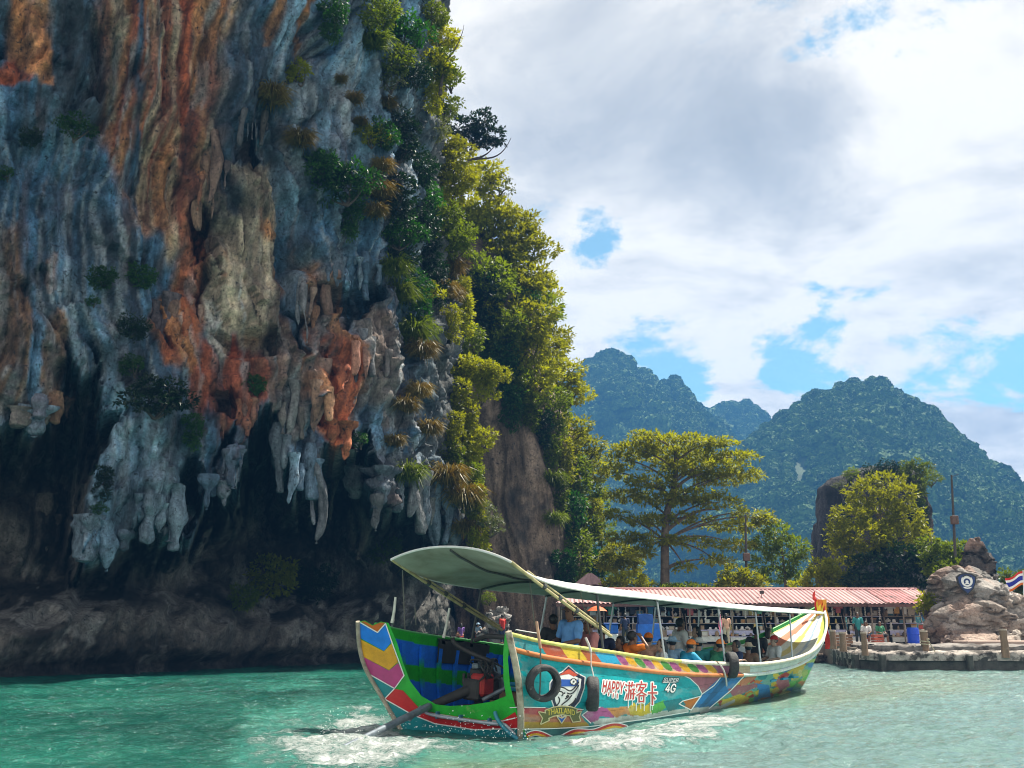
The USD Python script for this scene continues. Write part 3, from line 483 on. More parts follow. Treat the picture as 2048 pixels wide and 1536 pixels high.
l = [('at.color', 'sp.color'), ('geo.position', 'f0.vector'), ('geo.position', 'fz.vector'), ('f0.fac', 'f1.value1'), ('fz.fac', 'f1.value2'), ('f1.value', 'f1h.value1'), ('sp.r', 'sc.value1'), ('sc.value', 'inv.value2'), ('f1h.value', 'th.value1'), ('inv.value', 'th.value2'), ('th.value', 'fm.value'),
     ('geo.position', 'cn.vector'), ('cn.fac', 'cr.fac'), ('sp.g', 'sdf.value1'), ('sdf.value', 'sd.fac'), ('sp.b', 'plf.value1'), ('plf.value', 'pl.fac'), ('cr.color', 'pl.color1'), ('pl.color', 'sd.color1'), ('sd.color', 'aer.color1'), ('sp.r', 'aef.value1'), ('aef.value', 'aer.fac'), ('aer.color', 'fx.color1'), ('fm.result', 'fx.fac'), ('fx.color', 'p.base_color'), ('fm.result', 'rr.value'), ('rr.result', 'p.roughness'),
     ('geo.position', 'mp.vector'), ('mp.vector', 'bn.vector'), ('bn.fac', 'bp.height'), ('fm.result', 'fb.height'), ('bp.normal', 'fb.normal'), ('fb.normal', 'p.normal')]
for k in ('lo', 'fs'): n.pop(k)
waterm = usdkit.material(stage, '/World/Looks/sea_water', n, l, surface='p.BSDF')
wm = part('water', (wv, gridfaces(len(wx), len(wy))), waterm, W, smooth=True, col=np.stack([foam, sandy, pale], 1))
tag(wm, 'emerald sea with a white foaming wake behind the boat', 'water', kind='structure')
# ------------------------------------------------------------------ vegetation
LM = {
 'green': leaf_mat('leaf_green', (0.03, 0.075, 0.012), (0.06, 0.14, 0.02), (0.12, 0.22, 0.03)),
 'dark': leaf_mat('leaf_dark', (0.012, 0.028, 0.010), (0.025, 0.052, 0.016), (0.05, 0.085, 0.022), 0.25),
 'yellow': leaf_mat('leaf_yellow', (0.19, 0.215, 0.012), (0.39, 0.385, 0.022), (0.56, 0.51, 0.035), 0.58),
 'olive': leaf_mat('leaf_olive', (0.10, 0.135, 0.012), (0.22, 0.245, 0.02), (0.36, 0.35, 0.035), 0.55),
 'straw': leaf_mat('leaf_straw', (0.13, 0.105, 0.025), (0.21, 0.165, 0.035), (0.33, 0.26, 0.06), 0.35),
 'grey': leaf_mat('leaf_grey', (0.10, 0.12, 0.06), (0.17, 0.18, 0.10), (0.27, 0.27, 0.16), 0.35)}
barkm = mat('bark', (0.13, 0.095, 0.065), 0.9, var=0.35, scale=5, bump=0.8, bscale=12); bark_d = mat('bark_dark', (0.06, 0.048, 0.038), 0.9, var=0.35, scale=5, bump=0.8, bscale=12)
def leaves(c, n, size, rng, up=0.6, droop=0.0, aspect=0.5):
    """many single leaves at points c with outward directions n: a folded rhombus each"""
    k = len(c); d = n + rng.normal(0, 0.75, (k, 3)); d[:, 2] -= droop; d /= np.linalg.norm(d, axis=1, keepdims=True)
    u = rng.normal(0, 1, (k, 3)) * 0.6; u[:, 2] += up; u += n * 0.3; nn = u / np.linalg.norm(u, axis=1, keepdims=True)
    s = np.cross(d, nn); s /= np.linalg.norm(s, axis=1, keepdims=True) + 1e-9; nn = np.cross(s, d)
    L = size * rng.uniform(0.6, 1.3, (k, 1)); w = L * aspect
    tip = c + d * L; a = c + d * L * 0.45 + s * w * 0.5 + nn * L * 0.08; b = c + d * L * 0.45 - s * w * 0.5 + nn * L * 0.08
    v = np.stack([c, a, tip, b], 1).reshape(-1, 3); i = np.arange(k) * 4
    return v, np.vstack([np.stack([i, i + 1, i + 2], 1), np.stack([i, i + 2, i + 3], 1)])
def crown(lobes, n, size, rng, droop=0.0, shell=0.55, clump=0.28, aspect=0.5, up=0.6):
    lb = np.array(lobes, float); vol = (lb[:, 3] * lb[:, 4] * lb[:, 5]) ** 0.7; twigs = max(n // 9, 1)
    k = rng.choice(len(lb), twigs, p=vol / vol.sum()); d = rng.normal(size=(twigs, 3)); d /= np.linalg.norm(d, axis=1, keepdims=True)
    r = shell + (1 - shell) * rng.random((twigs, 1)) ** 0.6; r *= 0.72 + 0.56 * fbm(d * 1.7 + lb[k, :3] * 0.7, 3, int(rng.integers(1000)))[:, None]
    c = lb[k, :3] + d * r * lb[k, 3:6]; c = np.repeat(c, 9, 0)[:n]; d = np.repeat(d, 9, 0)[:n]
    c = c + rng.normal(0, 1, (len(c), 3)) * np.array([1, 1, 0.6]) * clump
    return leaves(c, d, size, rng, up=up, droop=droop, aspect=aspect)
def stems(lobes, root, rng, r=0.05):
    out = []
    for q in lobes:
        mid = (np.array(root) + np.array(q[:3])) / 2 + rng.normal(0, 0.12, 3); out.append(tube(bez([root, mid, q[:3]], 7), np.linspace(r, r * 0.35, 7), 5))
    return cat_(out)
def tuft(n, L, rng, droop=1.0):
    a = rng.uniform(0, 2 * np.pi, n); b = rng.random(n) ** 0.6; base = np.stack([np.cos(a) * b * 0.35 * L, np.sin(a) * b * 0.35 * L, rng.normal(0, 0.15 * L, n)], 1)
    d = np.stack([np.cos(a) * (0.35 + b * 0.8), np.sin(a) * (0.35 + b * 0.8), rng.uniform(0.2, 1.1, n)], 1) + rng.normal(0, 0.2, (n, 3)); ll = L * rng.uniform(0.6, 1.2, (n, 1)); s = rng.normal(size=(n, 3)); s /= np.linalg.norm(s, axis=1, keepdims=True); w = 0.022 * L / 0.6
    p1 = base + d * ll * 0.5; p2 = base + d * ll * 0.85 + np.array([0, 0, -1]) * droop * ll * 0.45
    v = np.stack([base - s * w, base + s * w, p1 + s * w * 0.8, p1 - s * w * 0.8, p2], 1).reshape(-1, 3); i = np.arange(n) * 5
    return v, np.vstack([np.stack([i, i + 1, i + 2], 1), np.stack([i, i + 2, i + 3], 1), np.stack([i + 3, i + 2, i + 4], 1)])
rg = np.random.default_rng(11)
SHAPES = {
 'round': [(0, 0, 0, 0.75, 0.6, 0.62), (0.45, 0.1, 0.2, 0.5, 0.45, 0.42), (-0.4, -0.1, 0.28, 0.5, 0.45, 0.45), (0.1, -0.2, -0.35, 0.6, 0.5, 0.4)],
 'wide': [(0, 0, 0, 0.6, 0.5, 0.4), (0.7, 0.0, 0.12, 0.5, 0.4, 0.32), (-0.65, 0.05, -0.1, 0.55, 0.42, 0.34), (0.25, -0.1, 0.4, 0.45, 0.4, 0.3), (-0.3, 0.1, 0.42, 0.42, 0.4, 0.28)],
 'hang': [(0, 0, 0.5, 0.62, 0.5, 0.45), (0.12, 0, -0.05, 0.5, 0.42, 0.5), (-0.1, 0.05, -0.6, 0.38, 0.34, 0.5), (0.25, -0.1, -0.9, 0.26, 0.25, 0.4)],
 'open': [(0.1, 0, 0.5, 0.5, 0.42, 0.28), (-0.55, 0, 0.25, 0.42, 0.36, 0.24), (0.62, 0.1, 0.1, 0.4, 0.36, 0.22), (-0.1, -0.1, -0.1, 0.45, 0.4, 0.3)]}
for sh, lobes in SHAPES.items():
    for mt, nl in (('green', 1700), ('dark', 1700), ('yellow', 1700), ('olive', 1700), ('grey', 1100)):
        if sh in ('hang', 'wide') and mt in ('grey',): continue
        c = klass(f'kind_{sh}_{mt}'); r0 = np.random.default_rng(len(sh) * 31 + len(mt) * 7 + 3)
        part('foliage', crown(lobes, int(nl * (0.6 if sh == 'open' else 1)), 0.15, r0, droop=0.35 if sh == 'hang' else 0.1, clump=0.075), LM[mt], c.GetPath().pathString)
        part('stems', stems(lobes, (0, 0.25, -0.55), r0, 0.045), bark_d, c.GetPath().pathString)
for k in range(3):
    c = klass(f'kind_tuft_{k}'); part('blades', tuft(750, 0.9, np.random.default_rng(40 + k), 1.3), LM['straw' if k < 2 else 'olive'], c.GetPath().pathString)
SURF = {'c': on_cliff, 'b': on_but}
def plant(kind, px, py, r, name, label, cat, group=None, on='c', out=0.45, flat=1.0, turn=None, rngp=np.random.default_rng(77)):
    a = SURF[on](px, py); y = a[1] - out * r * a[1] / F; p = P(px, py, y); s = r * y / F
    return place(kind, name, label, cat, mat4(p, rngp.uniform(-0.9, 0.9) if turn is None else turn, np.array([1, 1, flat]) * s * rngp.uniform(0.92, 1.08)), group)
# shrubs one can tell apart on the bare rock
SHR = [('kind_open_green', 150, 258, 46, 'feathery green shrub on blue rock, the highest plant left of the orange columns'), ('kind_round_dark', 60, 275, 30, 'dark green shrub on blue rock at the upper left, low beside a feathery shrub'),
 ('kind_round_green', 203, 556, 36, 'left bush of the pair of green bushes on the smooth blue rock'), ('kind_round_green', 284, 553, 38, 'right bush of the pair of green bushes on the smooth blue rock'),
 ('kind_open_green', 185, 605, 18, 'tiny sprig just below the left bush of a pair on blue rock'), ('kind_round_dark', 268, 655, 36, 'dim brownish shrub in the middle of the blue rock'),
 ('kind_open_green', 262, 735, 36, 'thin green shrub above the large dark clump on the blue column'), ('kind_wide_dark', 318, 800, 62, 'large dark shrub clump on the shoulder of the blue rock column'), ('kind_hang_green', 385, 858, 36, 'green shrub hanging from the right end of the large dark clump'),
 ('kind_round_green', 508, 770, 32, 'small blue-green tuft bush in the red hollow of the cliff'), ('kind_hang_green', 664, 34, 52, 'green shrub hanging at the top of the cliff beside a bare blue wall'), ('kind_wide_green', 690, 372, 74, 'largest green bush on the grey-blue wall in the middle of the cliff'), ('kind_round_green', 640, 330, 44, 'green bush joined to the upper left of the largest bush on the wall'), ('kind_hang_green', 700, 430, 46, 'green bush drooping under the largest bush on the wall'),
 ('kind_open_yellow', 594, 150, 44, 'sunlit pale shrub sticking out of the blue wall above a grass tuft'), ('kind_open_green', 716, 884, 28, 'green sprig on rock beside a red stalactite tip'), ('kind_hang_dark', 205, 960, 34, 'dark moss clump on the lower blue rock column'), ('kind_open_green', 198, 1020, 20, 'small bright sprig low on the blue rock column'),
 ('kind_round_yellow', 545, 1150, 56, 'yellowish bush in the shade of the right cave mouth'), ('kind_round_olive', 488, 1195, 32, 'small yellowish bush lowest in the shaded cave mouth'), ('kind_round_dark', 632, 1165, 46, 'dark green bush right of the yellowish cave bush'), ('kind_open_olive', 770, 1105, 44, 'twiggy brown-green shrub on the rock just above the boat canopy tip'),
 ('kind_open_green', 10, 350, 24, 'small shrub cut by the left edge of the picture'), ('kind_open_olive', 975, 1200, 20, 'small yellow plant on the white-tipped rock behind the boat stern')]
for k, (kd, px, py, r, lb) in enumerate(SHR): plant(kd, px, py, r, 'cliff_shrub', lb, 'shrub', out=2.6 if 'cave' in lb else 0.45)
TUF = [(545, 195, 44, 0, 'straw grass clump under the sunlit pale shrub on the blue wall'), (600, 282, 36, 0, 'straw grass tuft hanging below the grass clump on the blue wall'), (682, 160, 16, 0, 'smallest brown grass tuft on the upper grey-blue wall'), (708, 200, 26, 0, 'brown grass tuft beside the smallest one on the upper wall'), (722, 245, 18, 1, 'little brown tuft on the ledge over the largest wall bush'), (766, 335, 28, 0, 'sunlit straw tuft right of the largest wall bush, the upper'), (762, 385, 38, 0, 'thick sunlit straw tuft right of the largest wall bush'), (752, 425, 32, 1, 'straw tuft drooping right below the thick one'), (748, 85, 40, 2, 'brown grass strand high on the cliff corner'), (772, 210, 26, 1, 'brown grass strand on the rock edge among leaves'), (825, 670, 44, 2, 'thick green-gold grass tuft on the cliff corner, middle height'), (845, 705, 36, 0, 'gold grass tuft at the lower right of the thick one'), (788, 540, 40, 2, 'long grass strand hanging at the rim of the blue overhang'), (800, 590, 40, 2, 'green grass strand under the blue overhang rim'), (838, 785, 34, 0, 'gold tuft on the ribbed cliff corner'), (812, 815, 34, 1, 'straw strand left of the gold tuft'), (858, 860, 32, 1, 'brown tuft on the corner rib above the pointed slab'), (790, 885, 26, 1, 'straw tuft on top of the pointed grey slab'), (818, 950, 40, 2, 'green-gold tuft on the right shoulder of the pointed grey slab'), (895, 958, 44, 0, 'bright gold tuft on the lower right cliff edge'), (925, 1000, 46, 0, 'gold grass fringe lowest on the right cliff edge'), (900, 540, 40, 0, 'sunlit straw tuft on the right rim of the cliff'), (890, 580, 30, 0, 'straw tuft just under the sunlit rim tuft'), (838, 1140, 30, 1, 'dim straw strand behind the boat canopy'), (930, 1060, 34, 1, 'gold strand on the cliff foot beside the flowering bush'), (905, 590, 30, 1, 'straw strand above the dark rib')]
for px, py, r, k, lb in TUF: plant(f'kind_tuft_{k}', px, py, r, 'grass_tuft', lb, 'grass tuft')
# the leafy mass down the right edge of the cliff: neighbours that nothing tells apart
MASS = [('round', 'olive', 760, 30, 52), ('wide', 'green', 800, 75, 60), ('round', 'olive', 790, 120, 50), ('open', 'grey', 780, 165, 40), ('round', 'dark', 830, 150, 44), ('round', 'olive', 870, 30, 44), ('round', 'yellow', 885, 75, 44), ('round', 'yellow', 872, 130, 44), ('open', 'olive', 895, 165, 40), ('hang', 'yellow', 868, 185, 40), ('wide', 'olive', 880, 225, 48), ('round', 'grey', 868, 260, 42), ('round', 'green', 770, 270, 40), ('open', 'yellow', 745, 275, 36), ('round', 'dark', 810, 250, 44), ('wide', 'dark', 800, 300, 46), ('round', 'dark', 830, 340, 54), ('hang', 'dark', 800, 390, 54), ('round', 'green', 850, 390, 50), ('round', 'dark', 830, 440, 60), ('wide', 'green', 800, 470, 50), ('hang', 'dark', 850, 510, 56), ('round', 'dark', 800, 520, 44), ('round', 'yellow', 890, 330, 46), ('wide', 'yellow', 900, 390, 52), ('round', 'olive', 880, 440, 50), ('open', 'yellow', 855, 590, 34), ('open', 'green', 830, 570, 40), ('hang', 'green', 835, 620, 44), ('hang', 'dark', 870, 560, 44), ('hang', 'yellow', 925, 580, 34), ('hang', 'yellow', 925, 620, 36), ('open', 'olive', 905, 500, 44), ('wide', 'yellow', 930, 745, 46), ('wide', 'yellow', 970, 750, 42), ('hang', 'yellow', 915, 800, 44), ('hang', 'yellow', 930, 850, 46), ('round', 'yellow', 920, 890, 42), ('hang', 'yellow', 940, 930, 40), ('open', 'yellow', 965, 790, 36), ('hang', 'olive', 945, 960, 34), ('open', 'grey', 960, 1030, 44), ('open', 'grey', 985, 1055, 36), ('hang', 'yellow', 955, 1085, 40), ('open', 'olive', 850, 660, 34), ('wide', 'yellow', 905, 300, 40), ('round', 'yellow', 925, 350, 40), ('round', 'olive', 915, 470, 44), ('hang', 'yellow', 900, 640, 34), ('hang', 'olive', 940, 690, 44), ('hang', 'yellow', 905, 860, 40), ('round', 'yellow', 955, 880, 40), ('hang', 'olive', 900, 920, 36), ('open', 'yellow', 985, 760, 34), ('hang', 'yellow', 950, 1000, 36)]
def zone_c(py): return ['near the top of the picture', 'level with the crooked tree', 'just below the crooked tree', 'level with the blue overhang', 'lower down beside the bare dark rib', 'lowest, above the boat canopy'][int(np.searchsorted([170, 320, 480, 640, 900], py))]
def zone_b(py): return ['near its top', 'on its upper slope', 'half way down its right side', 'low on its right side'][int(np.searchsorted([520, 720, 950], py))]
for k, (sh, mt, px, py, r) in enumerate(MASS):
    plant(f'kind_{sh}_{mt}', px, py, r * 1.06, 'edge_bush', {'yellow': 'sunlit yellow-green bush in the cliff edge fringe', 'olive': 'olive green bush in the cliff edge fringe', 'green': 'green bush in the shaded cliff edge fringe', 'dark': 'dark green bush in the shaded cliff edge fringe', 'grey': 'pale greyish bush in the cliff edge fringe'}[mt] + ', ' + zone_c(py), 'bush', {'yellow': 'yellow bushes of the cliff edge', 'olive': 'olive bushes of the cliff edge', 'green': 'green bushes of the cliff edge', 'dark': 'dark bushes of the cliff edge', 'grey': 'pale bushes of the cliff edge'}[mt] + ' ' + zone_c(py))
MASS2 = [('round', 'yellow', 960, 350, 50), ('open', 'grey', 990, 385, 44), ('round', 'yellow', 940, 440, 54), ('wide', 'yellow', 985, 440, 60), ('round', 'yellow', 1030, 450, 54), ('round', 'yellow', 1000, 500, 60), ('wide', 'yellow', 1060, 500, 56), ('round', 'yellow', 1040, 560, 64), ('round', 'olive', 985, 560, 64), ('hang', 'dark', 960, 600, 60), ('wide', 'yellow', 1080, 580, 52), ('round', 'olive', 1090, 620, 50), ('round', 'yellow', 1050, 640, 60), ('round', 'yellow', 1100, 680, 52), ('wide', 'yellow', 1060, 700, 60), ('round', 'olive', 1010, 660, 56), ('hang', 'green', 1000, 740, 56), ('round', 'yellow', 1060, 760, 60), ('round', 'yellow', 1120, 750, 48), ('wide', 'yellow', 1145, 790, 44), ('hang', 'olive', 1110, 820, 46), ('round', 'yellow', 1140, 860, 44), ('round', 'yellow', 1165, 900, 42), ('hang', 'yellow', 1125, 910, 36), ('hang', 'olive', 1150, 960, 46), ('round', 'olive', 1175, 990, 44), ('hang', 'green', 1140, 1030, 42), ('round', 'olive', 1165, 1060, 44), ('hang', 'olive', 1150, 1110, 46), ('round', 'green', 1180, 1130, 42), ('hang', 'straw', 1105, 960, 30), ('hang', 'straw', 1110, 1040, 26), ('hang', 'olive', 1065, 820, 34), ('hang', 'green', 1020, 810, 40), ('hang', 'dark', 1085, 850, 36), ('hang', 'green', 1130, 1140, 36), ('open', 'green', 1050, 610, 40), ('hang', 'yellow', 985, 640, 44), ('hang', 'olive', 1040, 780, 44), ('hang', 'olive', 985, 700, 40), ('round', 'yellow', 1095, 740, 44), ('round', 'yellow', 1190, 940, 34), ('hang', 'yellow', 1185, 1030, 36), ('hang', 'olive', 1120, 980, 34), ('hang', 'olive', 1100, 900, 30), ('open', 'yellow', 1150, 1000, 34)]  # leaf colours turned yellow and olive to paint sunlight on the sun side
for k, (sh, mt, px, py, r) in enumerate(MASS2):
    if mt == 'straw': plant('kind_tuft_2', px, py, r, 'grass_tuft', ['golden moss strand on the brown buttress, the upper of two', 'golden moss strand on the brown buttress, the lower of two'][k % 2], 'grass tuft', on='b'); continue
    plant(f'kind_{sh}_{mt}', px, py, r * 1.1, 'buttress_bush', {'yellow': 'sunlit yellow-green bush on the brown buttress', 'olive': 'olive green bush on the brown buttress', 'green': 'green bush on the brown buttress', 'dark': 'dark bush in the cleft left of the brown buttress', 'grey': 'pale thin bush at the top of the brown buttress'}[mt] + ', ' + zone_b(py), 'bush', {'yellow': 'yellow bushes of the buttress', 'olive': 'olive bushes of the buttress', 'green': 'green bushes of the buttress', 'dark': 'dark bushes of the buttress', 'grey': 'pale bushes of the buttress'}[mt] + ' ' + zone_b(py), on='b')

def tree(name, label, y, trunk, lobes, n, size, mt, seed, group=None, branches=None, bark=None, r0=0.2, depth=0.8, clump=0.12, up=0.6, shell=0.5, flat=1.0):
    """trunk: pixels from the foot up; lobes: pixel ellipses (x, y, rx, ry, depth step)"""
    rng = np.random.default_rng(seed); pts = [P(px, py, y) for px, py in trunk]; th = thing(name, label, 'tree', loc=pts[0], group=group); o = pts[0]; k = y / F
    segs = [tube(bez(np.array(pts) - o, 14), np.linspace(r0, r0 * 0.35, 14), 9)]; lb = []
    for e in lobes:
        px, py, rx, ry = e[:4]; dz = e[4] if len(e) > 4 else rng.uniform(-1, 1) * rx * k * 0.5 * flat
        c = P(px, py, y + dz) - o; lb.append((*c, rx * k, rx * k * depth * flat, ry * k * flat))
    for i, q in enumerate(lb):                # a limb to each lobe, leaving the trunk below it
        tp = np.array(pts) - o; zz = tp[:, 2]; zt = np.clip(q[2] - 0.35 * abs(q[0] - tp[-1, 0]) - 0.3, zz[0] + 0.35 * (zz[-1] - zz[0]), zz[-1]); s = np.array([np.interp(zt, zz, tp[:, a]) for a in range(3)])
        mid = s * 0.45 + np.array(q[:3]) * 0.55 + [0, 0, 0.1 * abs(q[0] - s[0])]; segs.append(tube(bez([s, mid, q[:3]], 8), np.linspace(r0 * 0.27, r0 * 0.06, 8), 6))
    for b in branches or []: segs.append(tube(bez([P(px, py, y) - o for px, py in b], 12), np.linspace(r0 * 0.5, r0 * 0.1, 12), 6))
    part('trunk', cat_(segs), bark or barkm, th, smooth=40)
    part('crown', crown(lb, n, size, rng, clump=clump, up=up, shell=shell), LM[mt], th); return th
tree('cliff_tree', 'crooked dark-leaved tree leaning out from the cliff against the sky', on_but(940, 430)[1] - 4, [(918, 420), (926, 370), (935, 325), (944, 295)], [(925, 255, 40, 28), (960, 240, 36, 22), (985, 270, 30, 20), (940, 280, 36, 18), (900, 285, 34, 22), (970, 285, 30, 12), (1000, 285, 14, 8)], 3600, 0.26, 'dark', 61, branches=[[(935, 325), (950, 318), (980, 316), (1004, 304), (1022, 276)], [(944, 318), (970, 310), (990, 290)]], bark=bark_d, r0=0.2)
tree('dead_branch_tree', 'small leafy tree with a bare grey branch high on the cliff edge', on_cliff(880, 120)[1] - 0.5, [(880, 190), (884, 160), (890, 135), (893, 120)], [(880, 120, 30, 24), (898, 150, 24, 18)], 1000, 0.2, 'olive', 62, branches=[[(893, 120), (906, 104), (920, 78), (928, 50)]], bark=bark_d, r0=0.1)

# ------------------------------------------------------------------ shore, pier, rocks
SHORE = [(-9, 72), (-3, 66), (1, 63.5), (8, 62.5), (14, 62), (17.6, 61), (16.6, 52.3), (30, 49.6), (60, 47), (160, 47), (160, 340), (-60, 340), (-9, 90)]
sp = trimesh.creation.extrude_polygon(Polygon(SHORE), 2.1, engine='earcut'); sp.apply_translation([0, 0, -1.05])
tag(part('ground', sp, mat('shore_ground', (0.19, 0.16, 0.13), 0.95, var=0.3, scale=0.8, bump=0.5, bscale=4), W), kind='structure')
concrete = mat('pier_concrete', (0.20, 0.18, 0.165), 0.9, var=0.3, scale=2.2, bump=0.9, bscale=9, dirt=((0.06, 0.052, 0.045), 0.48, 0.60)); wetc = mat('pier_wet', (0.05, 0.05, 0.042), 0.7, var=0.5, scale=2.5, bump=1.0, bscale=7, dirt=((0.16, 0.14, 0.12), 0.62, 0.72))
saltc = mat('pier_crust', (0.36, 0.32, 0.285), 0.95, var=0.25, scale=4, bump=1.0, bscale=10, dirt=((0.06, 0.052, 0.045), 0.46, 0.56))
PF = [np.array(p) for p in [(17.7, 60.8), (16.2, 51.2), (16.8, 50.2), (18.5, 49.6), (34, 48.2), (60, 46.3)]]
pier = thing('pier', 'low concrete sea wall with a crusted pale top and dark wet blocks', 'pier', loc=(0, 0, 0))
def wallstrip(a, b, z0, z1, th_, seed, amp=0.06, res=0.12):
    a, b = np.array(a), np.array(b); L = np.linalg.norm(b - a); t = (b - a) / L; n = np.array([t[1], -t[0]])
    nu, nv = max(int(L / res), 2), max(int((z1 - z0) / res), 3); u, v = np.meshgrid(np.linspace(0, L, nu), np.linspace(0, 1, nv + 4), indexing='ij')
    zz = z0 + (z1 - z0) * np.clip(v * (nv + 4) / nv, 0, 1); back_ = np.clip(v * (nv + 4) / nv - 1, 0, 1) * 4 * nv / 4 * th_ * 1.0
    p = np.stack([a[0] + t[0] * u, a[1] + t[1] * u, zz], -1).reshape(-1, 3); k = (fbm(p * 1.7, 5, seed) - 0.5) * 2 * amp + (fbm(p * 6, 3, seed + 1) - 0.5) * amp * 0.8
    p[:, :2] += n * (k - back_.ravel())[:, None]; p[:, 2] += (fbm(p * 2.3 + 5, 4, seed + 2) - 0.5) * amp * 1.4 * (v.ravel() > 0.2)
    return trimesh.Trimesh(p, gridfaces(nu, nv + 4), process=False)
seg = []
def along(d):                              # a point of the pier's front line, metres from its left end
    for a, b in zip(PF[:-1], PF[1:]):
        L = np.linalg.norm(b - a)
        if d <= L: return a + (b - a) * d / L
        d -= L
    return PF[-1]
tot = sum(np.linalg.norm(b - a) for a, b in zip(PF[:-1], PF[1:]))
def frontline(z0, z1, off, th_, seed, amp, d0=0.0, d1=None, res=0.12):
    out = []; q = [p for p in PF]
    for i, (a, b) in enumerate(zip(q[:-1], q[1:])):
        t = (b - a) / np.linalg.norm(b - a); n = np.array([t[1], -t[0]]); out.append(wallstrip(a + n * off, b + n * off + t * 0.02, z0, z1, th_, seed + 7 * i, amp, res))
    return cat_(out)
d = 11.5; k = 0; rngb = np.random.default_rng(8)
blocks = [(0.0, 3.2), (3.24, 6.4), (6.44, 9.6), (9.7, 11.1), (11.2, 14.9), (15.15, 18.6), (18.85, 22.3), (22.5, 26.5), (26.7, 31), (31.2, 37), (37.2, 44)]
for i, (a, b) in enumerate(blocks):
    pa, pb = along(a), along(min(b, tot)); part('wall_block', wallstrip(pa, pb, -1.2, 0.78 + rngb.normal(0, 0.02), 0.5, 600 + i, 0.10 if a > 9 else 0.16), wetc if a > 9 else saltc, pier, smooth=True)
for i in range(len(blocks) - 1):
    p = along(blocks[i][1] + 0.06); part('wall_rib', rbox((0.26, 0.5, 2.0), 0.04, (p[0], p[1] - 0.06, -0.2)), wetc, pier)
part('crusted_ledge', frontline(0.52, 0.97, 0.05, 0.7, 640, 0.20), saltc, pier, smooth=True)
part('pier_deck_edge', frontline(0.92, 1.24, -0.42, 0.7, 670, 0.15), concrete, pier, smooth=True)
part('pavement_slab', rbox((24, 1.6, 0.26), 0.05, (33.2, 51.2, 1.27)), mat('pink_slab', (0.36, 0.27, 0.225), 0.9, var=0.15, scale=1.5, bump=0.3), pier)
wood = mat('post_wood', (0.20, 0.13, 0.085), 0.9, var=0.35, scale=6, bump=0.9, bscale=14, streak=True, dirt=((0.36, 0.31, 0.26), 0.62, 0.75))
POSTS = [(1666, 1262, 1285, 51.8, 0.30, 'short wooden mooring post nearest the boat bow'), (1686, 1266, 1290, 51.2, 0.32, 'wooden mooring post second from the boat bow'), (1729, 1266, 1298, 50.4, 0.28, 'pale-topped wooden mooring post third from the boat bow'), (1850, 1263, 1300, 50.0, 0.34, 'thick mooring post beside the blue barrel'), (2010, 1260, 1302, 49.2, 0.34, 'tall mooring post in front of the big boulder')]
for px, y0, y1, yy_, w, lb in POSTS:
    a, b = P(px, y1, yy_), P(px - 2, y0, yy_); th = thing('mooring_post', lb, 'post', loc=a); h = b[2] - a[2]; rs = np.array([1.1, 1.0, 0.92, 0.98, 0.95]) * w * 0.5
    part('shaft', rough(tube(np.array([[0, 0, -0.3], [0.02, 0, h * 0.3], [0, 0, h * 0.6], [0.01, 0, h * 0.85], [0, 0, h]]), rs, 14), 0.012, 5, 3), wood, th, smooth=40)
    part('top', tube([[0, 0, h - 0.02], [0, 0, h + 0.05]], [w * 0.52, w * 0.5], 14), mat('post_top', (0.42, 0.33, 0.26), 0.9, var=0.2), th, smooth=40)
ropem = mat('rope', (0.42, 0.36, 0.25), 0.9, var=0.2, scale=30)
a = P(1850, 1290, 49.9); solo('mooring_line', tube([a + [0.2 * math.cos(t) * 1.0, -0.2 * math.sin(t), 0.02 * t] for t in np.linspace(0, 14, 60)] + [a + [0.3, -0.25, -0.2], a + [0.4, -0.3, -0.5]], 0.025, 6), ropem, 'pale rope coiled round the thick mooring post', 'rope')
# boulders on the pier
greyrock = mat_col('grey_rock', rough=0.9, nscale=1.3, nvar=0.4, bump=1.0, bscale=2.2, bdist=0.35, streak=1.0, fine=10, speck=((0.11, 0.10, 0.095), 0.58, 0.68, 3.0))
def boulder(px, py, rx, ry, y, seed, name, label, color=(0.33, 0.28, 0.245), depth=0.9, amp=0.26, freq=0.6, cuts=14):
    k = y / F; c = P(px, py, y); m = rock((rx * k, rx * k * depth, ry * k), seed, 6, amp, freq, cuts); v = m.vertices
    cr = 1 - np.abs(2 * fbm(v * [0.9, 0.9, 1.6], 4, seed + 3) - 1); v = v - m.vertex_normals * (np.clip(cr - 0.84, 0, 1) * 1.5 - 0.16 * (fbm(v * [0.5, 0.5, 2.2] + 11, 4, seed + 8) - 0.5))[:, None]; m.vertices = v
    cc = np.array(color) * (0.35 + 1.3 * fbm(v * 0.9, 5, seed + 5))[:, None]; cc = cc + (np.array([0.40, 0.26, 0.20]) - cc) * (sm(0.52, 0.7, fbm(v * 0.7 + 3, 3, seed + 6)) * 0.6)[:, None]
    th = thing(name, label, 'boulder', loc=c); part('stone', m, greyrock, th, smooth=True, col=np.clip(cc, 0, 1)); return c
